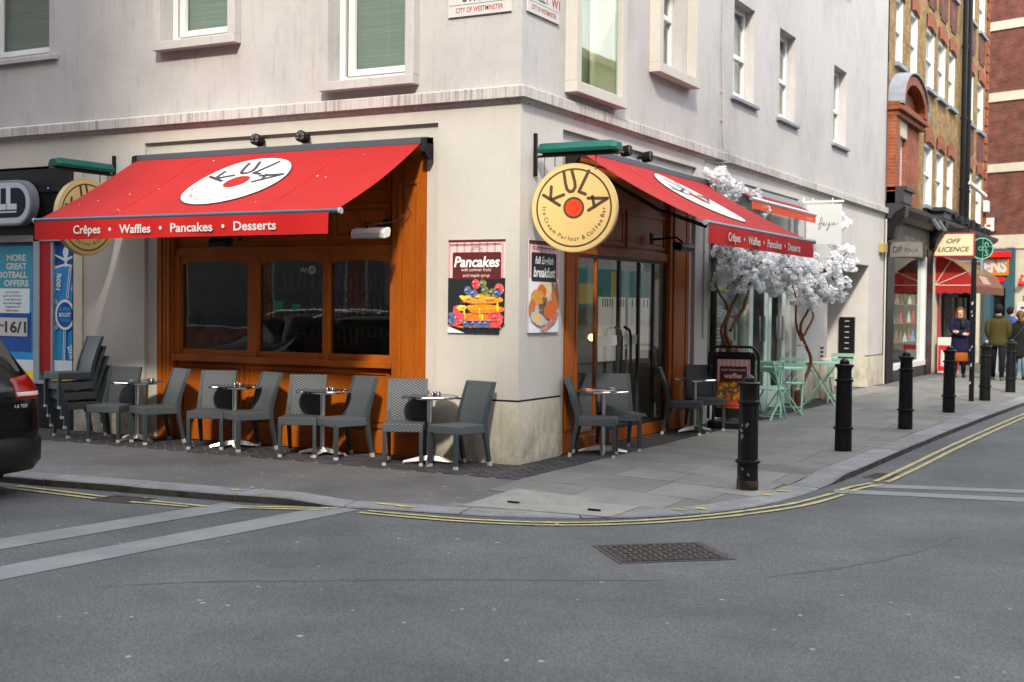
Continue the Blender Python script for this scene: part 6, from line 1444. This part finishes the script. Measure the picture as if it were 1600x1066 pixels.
t = thing('ice_box', 'white and red box with printed sides standing outside the open shop', 'box', (.35, 22.9, 0)); m = MB(); m.box(.15, 22.7, 0, .62, 23.1, .92); m.build('body', OFFW, t, world=True, bev=.01); m = MB(); m.box(.17, 22.695, .06, .60, 22.699, .72); m.box(.621, 22.75, .06, .625, 23.05, .7); m.build('red_print', RB_, t, world=True); m = MB(); m.box(.24, 22.69, .18, .53, 22.694, .6); m.build('white_print', OFFW, t, world=True)
m = MB(); m.box(1.25, 23.2, 0, 1.5, 23.7, .85); tag(m.build('grey_cabinet', mat('pale_cabinet', (.45, .47, .48), .6), bev=.01), 'pale grey cabinet on the pavement behind the woman in navy', 'cabinet')
# red dutch canopy
t = thing('shop_canopy', 'red and brown hooped shop canopy with scalloped valance over the open shop', 'canopy', (.5, 25, 2.2))
KH = mat('canopy_khaki', (.17, .14, .055), .9, c2=(.13, .045, .03), vscale=1.5); KB = mat('canopy_brown', (.16, .065, .04), .9); CR = mat('canopy_red', (.29, .016, .013), .85)
pr = [(.04, 3.06), (.43, 2.92), (.84, 2.62), (1.06, 2.27)]; ya, yb = 22.8, 28.0
m = MB(RF); m.cur = 0
for i in range(3): m.cur = 0 if i < 2 else 1; m.quad((ya, *pr[i]), (yb, *pr[i]), (yb, *pr[i + 1]), (ya, *pr[i + 1]))
m.build('cover', [KH, KB], t, world=True)
for y, nm in ((ya, 'near'), (yb, 'far')):
    m = MB(RF)
    for i in range(3): m.add([(y, .04, 2.27), (y, *pr[i]), (y, *pr[i + 1])], [(0, 1, 2)])
    m.build('gore_panel', CR, t, world=True)
m = MB(RF); n = 40
for seg_ in (0, 1):
    m.cur = seg_
    vs = []; N_ = 40 if seg_ else 12
    for i in range(N_ + 1):
        f_ = i / N_; sc__ = .18 + .035 * abs(math.sin(f_ * PI * (12 if seg_ else 4)))
        p = (ya + (yb - ya) * f_, 1.065) if seg_ else (ya - .005, .04 + 1.02 * f_)
        vs += [(p[0], p[1], 2.27), (p[0], p[1], 2.27 - sc__)]
    m.add(vs, [(2 * i, 2 * i + 2, 2 * i + 3, 2 * i + 1) for i in range(N_)])
m.build('valance', [CR, KB], t, world=True)
m = MB(RF)
for p in pr[1:]: m.tube([(ya - .012, .04, 2.27), (ya - .012, *p)], .012, 5)
m.build('white_piping', CREAM, t, world=True)
m = MB(RF); m.add([(24.2, .90, 2.55), (25.6, .90, 2.55), (25.6, 1.035, 2.33), (24.2, 1.035, 2.33)], [(0, 1, 2, 3)]); m.build('print_panel', mat('canopy_print', (.32, .22, .18), .9), t, world=True)

# ------------------------------------------------------------------ red brick building across the end
PX, PY = -.70, 37.35; DX, DY = .944, -.33
def QF(u, w_, z): return (PX + DX * u + (-.33) * w_, PY + DY * u - .944 * w_, z)   # w_ outward towards the camera
rbd = thing('red_brick_building', 'red brick building with pale stone bands closing the far end of the street', 'building', (PX, PY, 0))
class MQ(MB):
    def __init__(s): super().__init__(QF)
m = MQ(); m.box(-11, -9, 4.36, 3.6, 0, 17); m.build('wall', REDB2, rbd, world=True)
m = MQ(); 
for a, b in ((11.72, 12.03), (9.16, 9.48), (6.62, 6.92), (14.2, 14.5)): m.box(-11, .0, a, 3.63, .05, b)
m.build('stone_band', STONE, rbd, world=True)
m = MQ(); m.box(-11, -9, 0, -3.2, -.0, 4.36); m.box(1.05, -9, 0, 3.6, -.0, 4.36); m.box(-3.2, -9, 3.9, 1.05, 0, 4.36); m.box(-11, 0, 3.86, 3.62, .05, 3.9); m.build('stone_ground_floor', STONE, rbd, world=True)
m = MQ(); m.box(1.3, .0, 1.0, 3.3, .02, 1.04); m.build('stone_joint', mat('joint_dark', (.2, .18, .14), .9), rbd, world=True)
BLU = mat('shop_blue_grey', (.035, .085, .11), .5, var=.15)
s = thing('restaurant_front', 'blue grey restaurant front with orange sign panel at the end of the street', 'shopfront', (PX, PY, 0))
m = MQ(); m.box(-3.2, -.3, 0, -1.6, .06, 3.9); m.box(.72, -.3, 0, 1.04, .06, 3.9); m.box(-.55, -.3, 0, .15, .05, 3.9); m.box(-1.6, -.3, 2.45, .72, .05, 3.9); m.build('frame', BLU, s, world=True, bev=.01)
m = MQ(); m.box(-1.6, -.28, 0, .72, -.25, 2.45); m.build('dark_glass', mat('dark_shop_pane', (.012, .014, .018), .1), s, world=True)
m = MQ(); m.box(-2.2, .06, 3.55, .90, .30, 3.76); m.build('red_strip', mat('bright_red', (.80, .012, .012), .4), s, world=True)
m = MQ(); m.box(-2.0, .06, 2.90, .84, .12, 3.52); m.build('orange_panel', mat('panel_orange', (.48, .17, .008), .5), s, world=True)
m = MQ(); fr = lambda u, v, d: (u, .125 + d, v); text(m, 'ENS', fr, .36, 3.24, .42, 0, bold=.05, width=.86); m.build('lettering', OFFW, s, world=True)
m = MQ(); m.prism(rrect(-1.4, 2.66, .70, 2.84, .085), lambda u, v, d: (u, .06 + d, v), 0, .05); m.build('red_pill_sign', mat('pill_red', (.70, .012, .015), .4), s, world=True); m = MQ(); text(m, 'Sauces', fr, .2, 2.75, .09, -.005, bold=.02, width=.5); m.build('pill_lettering', OFFW, s, world=True)
t = thing('red_wall_lamp', 'red round wall lamp on the pale stone at the right edge', 'wall lamp', QF(1.35, .1, 2.6)); m = MQ(); m.ball((1.35, .14, 2.6), .13, 12, 8, (1.0, 1, .8)); m.lathe([(.02, 0), (.03, .25)], (1.35, .14, 2.68), 8); m.box(1.33, 0, 2.85, 1.37, .14, 2.9); m.build('shade', mat('lamp_red', (.6, .02, .015), .4), t, world=True, smooth=True)
t = thing('menu_case', 'white framed menu case on the pale stone at the right edge', 'menu case', QF(1.6, .05, 1.6)); m = MQ(); m.box(1.15, 0, 1.35, 1.75, .05, 1.92); m.build('case', OFFW, t, world=True); m = MQ(); m.box(1.3, .051, 1.7, 1.5, .055, 1.78); m.build('print', BROWN, t, world=True)
m = MQ(); text(m, '3', lambda u, v, d: (u, .01 + d, v), 1.38, 2.08, .16, 0, bold=.03); tag(m.build('house_number', MAROON), 'dark number 3 on the pale stone above the menu case', 'house number')
m = MQ(); m.box(-.12, .05, 4.5, .25, .15, 4.98); t = m.build('alarm_box', WHITE, bev=.01); tag(t, 'white alarm box with red print on the red brick wall', 'alarm box'); m = MQ(); m.box(.0, .151, 4.66, .16, .155, 4.74); m.build('red_print', RB_, t)

# ------------------------------------------------------------------ people
def person(lab, loc, rz, h=1.7, pose='walk', coat=None, legs=None, hair=None, hairmat=None, skirt=None, coat_hem=.62, stride=.12, bag=False, scarf=False):
    k = h / 1.72
    t = thing('person', lab, 'person', loc, rz)
    me = bpy.data.meshes.new('body'); vs = []; es = []; rs = []
    def V(p, r): vs.append((p[0] * k, p[1] * k, p[2] * k)); rs.append(r * k); return len(vs) - 1
    def chain(a, pts):
        for p, r in pts: b = V(p, r); es.append((a, b)); a = b
        return a
    pel = V((0, 0, .95), .13); ch = chain(pel, [((0, 0, 1.12), .12), ((0, 0, 1.30), .135), ((0, 0, 1.41), .085), ((0, -.01, 1.49), .052)]); hd = chain(ch, [((0, -.02, 1.57), .075), ((0, -.02, 1.65), .088), ((0, -.01, 1.70), .05)])
    sh = 3
    joints = {}
    for s in (-1, 1):
        st = stride * s
        chain(pel, [((s * .095, 0, .88), .088), ((s * .10, -st * .5, .50), .058), ((s * .10, -st + .03, .10), .038), ((s * .105, -st - .09, .035), .032), ((s * .107, -st - .15, .03), .022)])
        joints['leg%d' % s] = [(s * .095, 0, .9), (s * .10, -st * .5, .50), (s * .10, -st + .03, .08)]; joints['foot%d' % s] = (s * .105, -st - .05)
        if pose == 'crossed': arm = [(s * .19, 0, 1.38), (s * .23, -.05, 1.12), (-s * .02, -.22, 1.11 + .03 * s), (-s * .09, -.23, 1.12 + .03 * s)]
        elif pose == 'pocket': arm = [(s * .20, 0, 1.38), (s * .25, .05, 1.13), (s * .17, -.06, .97), (s * .10, -.06, .93)]
        else: arm = [(s * .19, 0, 1.38), (s * .24, .04 * s, 1.10), (s * .25, -.05 * s, .88), (s * .25, -.07 * s, .80)]
        joints['arm%d' % s] = arm
        e = chain(sh, [((arm[0][0] * .8, 0, arm[0][2] - .03), .035), (arm[1], .042), (arm[2], .028), (arm[3], .032)])
        d = Vector(arm[3]) - Vector(arm[2]); d.normalize()
        side = d.cross(Vector((0, 1, 0))); side = side.normalized() if side.length > .1 else Vector((0, 0, 1))
        for q in range(4):
            o_ = side * ((q - 1.5) * .018); L_ = (.06, .072, .066, .05)[q]
            chain(e, [(tuple(Vector(arm[3]) + o_ + d * .035), .009), (tuple(Vector(arm[3]) + o_ + d * (.035 + L_ * .6) + Vector((0, .004, -.004))), .008), (tuple(Vector(arm[3]) + o_ + d * (.035 + L_) + Vector((0, .012, -.01))), .0065)])
        chain(e, [(tuple(Vector(arm[3]) + side * .035 + d * .005), .009), (tuple(Vector(arm[3]) + side * .045 + d * .035), .008)])
    me.from_pydata(vs, es, []); o = bpy.data.objects.new('body', me); col.objects.link(o); o.parent = t; me.materials.append(SKIN)
    sk = o.modifiers.new('skin', 'SKIN'); su = o.modifiers.new('sub', 'SUBSURF'); su.levels = 1; su.render_levels = 1
    for i, r in enumerate(rs): me.skin_vertices[0].data[i].radius = (r, r)
    me.skin_vertices[0].data[0].use_root = True
    # face
    for s in (-1, 1): m = MB(); m.ball((s * .032 * k, -.103 * k, 1.635 * k), .010 * k, 6, 5); m.build('eye', BLACKM, t)
    m = MB(); m.ball((0, -.112 * k, 1.605 * k), .014 * k, 6, 5, (.8, 1.2, 1.4)); m.build('nose', SKIN, t)
    m = MB(); m.ball((0, -.098 * k, 1.565 * k), .022 * k, 8, 5, (1.1, .5, .3)); m.build('mouth', mat('lips', (.35, .08, .07), .5), t)
    # coat: body and sleeves
    m = MB(); hem = coat_hem
    m.loft([(0, 0, z * k, rx * k, ry * k) for z, rx, ry in ((hem, .235, .17), (hem + .12, .225, .165), (.95, .205, .155), (1.10, .20, .15), (1.28, .235, .16), (1.37, .235, .15), (1.43, .19, .12), (1.47, .11, .09), (1.52, .075, .075))], 18)
    for s in (-1, 1):
        A = joints['arm%d' % s]; A4 = tuple(Vector(A[2]).lerp(Vector(A[3]), .55)); m.tube([tuple(c_ * k for c_ in p) for p in [(s * .10, 0, 1.40)] + A[:3] + [A4]], [.085 * k, .095 * k, .078 * k, .062 * k, .050 * k], 12)
    m.build('coat', coat, t, smooth='all', sub=1)
    if skirt:
        m = MB(); m.loft([(0, 0, z * k, rx * k, ry * k) for z, rx, ry in ((.40, .19, .13), (.42, .215, .15), (.6, .20, .15), (.75, .18, .14))], 16); m.build('skirt', skirt, t, smooth='all')
    m = MB()
    for s in (-1, 1): m.tube([tuple(c_ * k for c_ in p) for p in joints['leg%d' % s]], [.105 * k, .074 * k, .05 * k], 12)
    m.build('trousers' if not skirt else 'tights', legs, t, smooth='all')
    for s in (-1, 1):
        x, y = joints['foot%d' % s]; m = MB(); m.loft([(x * k, (y) * k, 0.0, .045 * k, .125 * k), (x * k, y * k, .03, .048 * k, .13 * k), (x * k, (y + .02) * k, .07, .042 * k, .10 * k), (x * k, (y + .06) * k, .11, .036 * k, .05 * k)], 12); m.build('shoe', BLACK if pose != 'pocket' else mat('shoe_grey', (.10, .09, .08), .7), t, smooth='all')
    m = MB()
    m.ball((0, .018 * k, 1.655 * k), .112 * k, 14, 10, (.92, 1.0, 1.02))
    if hair == 'long':
        for s in (-1, 1): m.tube([(s * .06 * k, .01, 1.70 * k), (s * .085 * k, .02, 1.60 * k), (s * .09 * k, .0, 1.50 * k), (s * .085 * k, -.02 * k, 1.44 * k)], [.035 * k, .035 * k, .035 * k, .015 * k], 8)
    if hair == 'tail': m.tube([(0, .11 * k, 1.66 * k), (0, .16 * k, 1.60 * k), (0, .15 * k, 1.5 * k), (0, .16 * k, 1.42 * k)], [.03 * k, .045 * k, .035 * k, .012 * k], 8)
    # keep the face free
    m.v = [(x, max(y, -.045 * k) if z < 1.70 * k and abs(x) < .09 * k else y, z) for x, y, z in m.v]
    m.build('hair', hairmat, t, smooth='all')
    if scarf:
        m = MB(); m.tube([(.10 * math.cos(a) * k, .09 * math.sin(a) * k - .01, (1.45 + .012 * math.sin(3 * a)) * k) for a in [2 * PI * i / 14 for i in range(15)]], .048 * k, 10); m.tube([(.03 * k, -.10 * k, 1.44 * k), (.05 * k, -.15 * k, 1.34 * k), (.03 * k, -.16 * k, 1.2 * k)], [.05 * k, .06 * k, .05 * k], 10); m.build('scarf', BLACKM, t, smooth='all')
    if bag:
        m = MB(); m.tube([(-.14 * k, .10, 1.42 * k), (.03 * k, .17, 1.2 * k), (.2 * k, .17, .98 * k)], .014, 6); m.box(.12 * k, .14, .80 * k, .34 * k, .22, 1.0 * k); m.build('shoulder_bag', mat('navy_bag', (.02, .03, .07), .6), t, bev=.01)
    return t
NAVYC = mat('navy_wool', (.007, .008, .030), .9); OLIVE = mat('olive_quilt', (.045, .038, .008), .85, bump=.3, bscale=12); DKC = mat('dark_coat', (.010, .0095, .007), .9); BLUJ = mat('blue_jacket', (.02, .06, .20), .8)
RUSTT = mat('rust_cloth', (.30, .075, .012), .85); JEAN = mat('dark_jeans', (.004, .005, .010), .9); LJEAN = mat('light_jeans', (.06, .18, .26), .9)
person('woman in a navy coat and rust skirt standing with her arms crossed', (.98, 20.9, 0), .25, 1.66, 'crossed', NAVYC, BLACKM, 'long', HAIRB, RUSTT, .58, .03, scarf=True)
person('man in an olive jacket and dark trousers walking away with hands in his pockets', (1.96, 20.1, 0), PI + .1, 1.74, 'pocket', OLIVE, JEAN, 'short', HAIRD, None, .76, .24, scarf=True)
person('woman in a dark coat walking away with a shoulder bag, at the right edge', (2.36, 20.8, 0), PI + .15, 1.60, 'walk', DKC, LJEAN, 'tail', HAIRB, None, .52, .14, bag=True)
person('man in a blue jacket in profile, beyond the man in the olive jacket', (1.62, 25.2, 0), PI / 2 + .5, 1.70, 'pocket', BLUJ, JEAN, 'short', HAIRD, None, .75, .1)

# ------------------------------------------------------------------ cars
def make_car(lab, loc, rz):
    """local: length along x, rear at x = 0 facing +x, front at -4.5; width y -.86 .. .86"""
    t = thing('parked_car', lab, 'car', loc, rz, 'black cars parked at the kerb')
    # stations along x: (x, zbottom, zbelt, zroof, halfwidth, roofhalf)
    st = [(.06, .42, .78, .86, .62, .50), (.0, .30, .92, 1.0, .76, .60), (-.12, .24, .98, 1.20, .84, .62), (-.32, .22, 1.0, 1.44, .87, .60), (-.7, .22, 1.0, 1.54, .88, .62), (-1.6, .22, .98, 1.58, .88, .63), (-2.5, .22, .96, 1.54, .88, .61), (-2.95, .22, .95, 1.36, .88, .60), (-3.4, .22, .94, 1.03, .88, .66), (-3.9, .22, .86, .92, .87, .66), (-4.3, .26, .76, .80, .80, .58), (-4.48, .34, .60, .66, .66, .5)]
    m = MB(); vs = []; K = 16
    for x, zb, zl, zr, hw, rh in st:
        half = [(0, zb), (hw * .6, zb), (hw * .95, zb + .05), (hw, zb + .22), (hw * 1.005, (zb + zl) / 2 + .08), (hw * .97, zl - .02), (hw * .93, zl + .02), (rh + (hw * .93 - rh) * .5, zl + (zr - zl) * .5), (rh * 1.0, zr - .05), (rh * .85, zr - .012), (0, zr)]
        ringp = [(y, z) for y, z in half] + [(-y, z) for y, z in half[-2:0:-1]]; K = len(ringp)
        vs += [(x, y, z) for y, z in ringp]
    n = len(st); fs = [(i * K + q, i * K + (q + 1) % K, (i + 1) * K + (q + 1) % K, (i + 1) * K + q) for i in range(n - 1) for q in range(K)] + [tuple(range(K - 1, -1, -1)), tuple((n - 1) * K + q for q in range(K))]
    m.add(vs, fs); body = m.build('body', CARM, t, smooth='all', sub=1)
    DG = mat('car_glass', (.012, .014, .015), .05, coat=1.0)
    for s in (-1, 1):
        m = MB(); m.add([(-.45, s * .822, 1.04), (-1.25, s * .832, 1.02), (-1.25, s * .70, 1.46), (-.62, s * .69, 1.46)], [(0, 1, 2, 3)]); m.add([(-1.32, s * .832, 1.02), (-2.2, s * .832, 1.0), (-2.2, s * .70, 1.46), (-1.32, s * .70, 1.46)], [(0, 1, 2, 3)]); m.add([(-2.27, s * .832, 1.0), (-3.1, s * .83, .99), (-2.75, s * .74, 1.38), (-2.27, s * .70, 1.45)], [(0, 1, 2, 3)])
        m.build('side_window', DG, t)
        m = MB(); m.tube([(-.35, s * .66, 1.47), (-.7, s * .68, 1.555), (-1.6, s * .69, 1.59), (-2.4, s * .67, 1.56), (-2.7, s * .66, 1.48)], .012, 6); m.build('roof_rail', CHROME, t)
        def wrapgrid(name, mt, par, top, bot, off):
            """lamp glass laid on the curved body: rays are cast inward onto the body surface"""
            m = MB(); n = 14; q_ = 5; vs = []; bod = body.evaluated_get(bpy.context.evaluated_depsgraph_get())
            def ev(P, t):
                t *= len(P) - 1; q = min(int(t), len(P) - 2); f = t - q; return Vector([P[q][c] + (P[q + 1][c] - P[q][c]) * f for c in range(3)])
            for lay in (off, -.01):
                for i in range(n + 1):
                    a, b = ev(top, i / n), ev(bot, i / n)
                    for j in range(q_ + 1):
                        p0 = a.lerp(b, j / q_); d = (p0 - Vector((-1.0, 0, p0.z))).normalized(); hit, loc_, nn, _ = bod.ray_cast(p0 + d * .5, -d, distance=1.5)
                        vs.append(tuple((loc_ if hit else p0) + d * lay))
            K = q_ + 1; M = (n + 1) * K; fs = [(i * K + j, i * K + j + 1, (i + 1) * K + j + 1, (i + 1) * K + j) for i in range(n) for j in range(q_)]
            rim = [i * K for i in range(n + 1)] + [n * K + j for j in range(1, K)] + [i * K + q_ for i in range(n - 1, -1, -1)] + [j for j in range(q_ - 1, 0, -1)]
            fs += [(rim[k], rim[(k + 1) % len(rim)], M + rim[(k + 1) % len(rim)], M + rim[k]) for k in range(len(rim))]
            m.add(vs, fs); return m.build(name, mt, par, smooth='all')
        bpy.context.view_layer.update()
        tl = wrapgrid('tail_lamp', TAIL, t, [(.06, s * .50, 1.02), (.0, s * .72, 1.05), (-.2, s * .86, 1.06), (-.36, s * .90, 1.02)], [(.08, s * .48, .84), (.02, s * .74, .84), (-.12, s * .90, .85), (-.26, s * .92, .90)], .008)
        wrapgrid('clear_lens', TAILC, tl, [(.08, s * .50, .905), (.02, s * .74, .905), (-.10, s * .90, .905)], [(.08, s * .50, .87), (.02, s * .74, .87), (-.10, s * .90, .87)], .014)
    m = MB(); m.add([(-.07, -.60, 1.08), (-.07, .60, 1.08), (-.29, .53, 1.43), (-.29, -.53, 1.43)], [(0, 1, 2, 3)]); m.build('rear_window', DG, t)
    m = MB(); m.box(.06, -.26, .72, .075, .26, .83); m.build('number_plate', mat('rear_plate', (.50, .56, .62), .4), t)
    m = MB(); text(m, '1.6 TDI', lambda u, v, d: (.062 + d, u, v), .50, .79, .028, .0, bold=.02, width=.13); m.build('badge', CAPM, t)
    m = MB(); m.loft([(-.16, 0, .22, .24, .80), (-.14, 0, .30, .27, .86), (-.14, 0, .48, .27, .865), (-.16, 0, .52, .25, .85)], 28); m.build('rear_bumper', mat('bumper_black', (.010, .010, .011), .35), t, smooth='all')
    for x in (-.85, -3.55):
        for s in (-1, 1):
            m = MB(); m.tube([(x, s * .70, .315), (x, s * .885, .315)], .315, 28); wh = m.build('wheel', RUBBER, t); m = MB(); m.tube([(x, s * .86, .315), (x, s * .893, .315)], .20, 16); m.build('rim', ALU, wh)
    return t
car0 = make_car('black people carrier parked at the left hand kerb, only its rear corner in view', (-2.86, -4.30, ROADZ), 0)
dup(car0, (-6.0, -7.0, ROADZ), .0, 'black people carrier parked across the road, seen only as a reflection in the café window')

# ------------------------------------------------------------------ the other sides of the crossing (behind and beside the camera; sizes shaped to shade the road)
def terrace(lab, x0, y0, x1, y1, h, mt, faces, nw=3.0):
    t = thing('terrace_building', lab, 'building', ((x0 + x1) / 2, (y0 + y1) / 2, 0))
    m = MB(); m.box(x0, y0, ROADZ, x1, y1, h); m.build('wall', mt, t, world=True)
    m = MB(); p = MB()
    for f_ in faces:
        L_ = (x1 - x0) if f_ in 'NS' else (y1 - y0); n = max(1, int(L_ / nw))
        for i in range(n):
            c = (i + .5) * L_ / n
            for z in [1.0] + [4.6 + 3.2 * q for q in range(int((h - 5.5) / 3.2) + 1)]:
                hh = 1.9; ww = .55 if z > 2 else 1.15
                for mm, e, o_ in ((m, .05, .03), (p, 0, .045)):
                    if f_ == 'N': mm.box(x0 + c - ww - e, y1, z - e, x0 + c + ww + e, y1 + o_, z + hh + e)
                    elif f_ == 'W': mm.box(x0 - o_, y0 + c - ww - e, z - e, x0, y0 + c + ww + e, z + hh + e)
    m.build('window_frames', GREYF, t, world=True); p.build('window_panes', mat('far_pane', (.03, .035, .04), .08), t, world=True)
    m = MB(); m.box(x0 - .15, y0 - .15, h, x1 + .15, y1 + .15, h + .25); m.build('parapet', STONE, t, world=True)
    return t
DST = mat('dark_stone', (.20, .185, .165), .85, var=.2)  # kept dark to cut bounce light under the awning
terrace('stone fronted terrace directly across the left hand road, behind the camera', 2.3, -26, 8.8, -15, 12.2, DST, 'N')
terrace('tall red brick terrace across the left hand road, behind the camera to the left', -40, -26, 2.2, -15, 20, REDB2, 'N')
terrace('lower stone corner block behind the camera to the right', 8.9, -26, 12, -15, 16.4, DST, 'N')
terrace('tallest brick block behind the camera to the far right', 12.1, -18.5, 34, -15, 24.3, REDB2, 'NW')  # made thin so the sun gets past to the lower right-hand wall
terrace('long brick terrace across the right hand road from the café', 11.5, -3, 24, 60, 9.5, mat('pale_painted_brick', (.40, .385, .35), .85, var=.15), 'W')
m = MB(); m.box(-40, -15, -.1, 8, -12.8, .0); m.box(8, -40, -.1, 12.1, -12.8, .0); m.box(9.3, -3.4, -.1, 11.5, 60, .0); struct(m.build('opposite_pavement', SLAB))
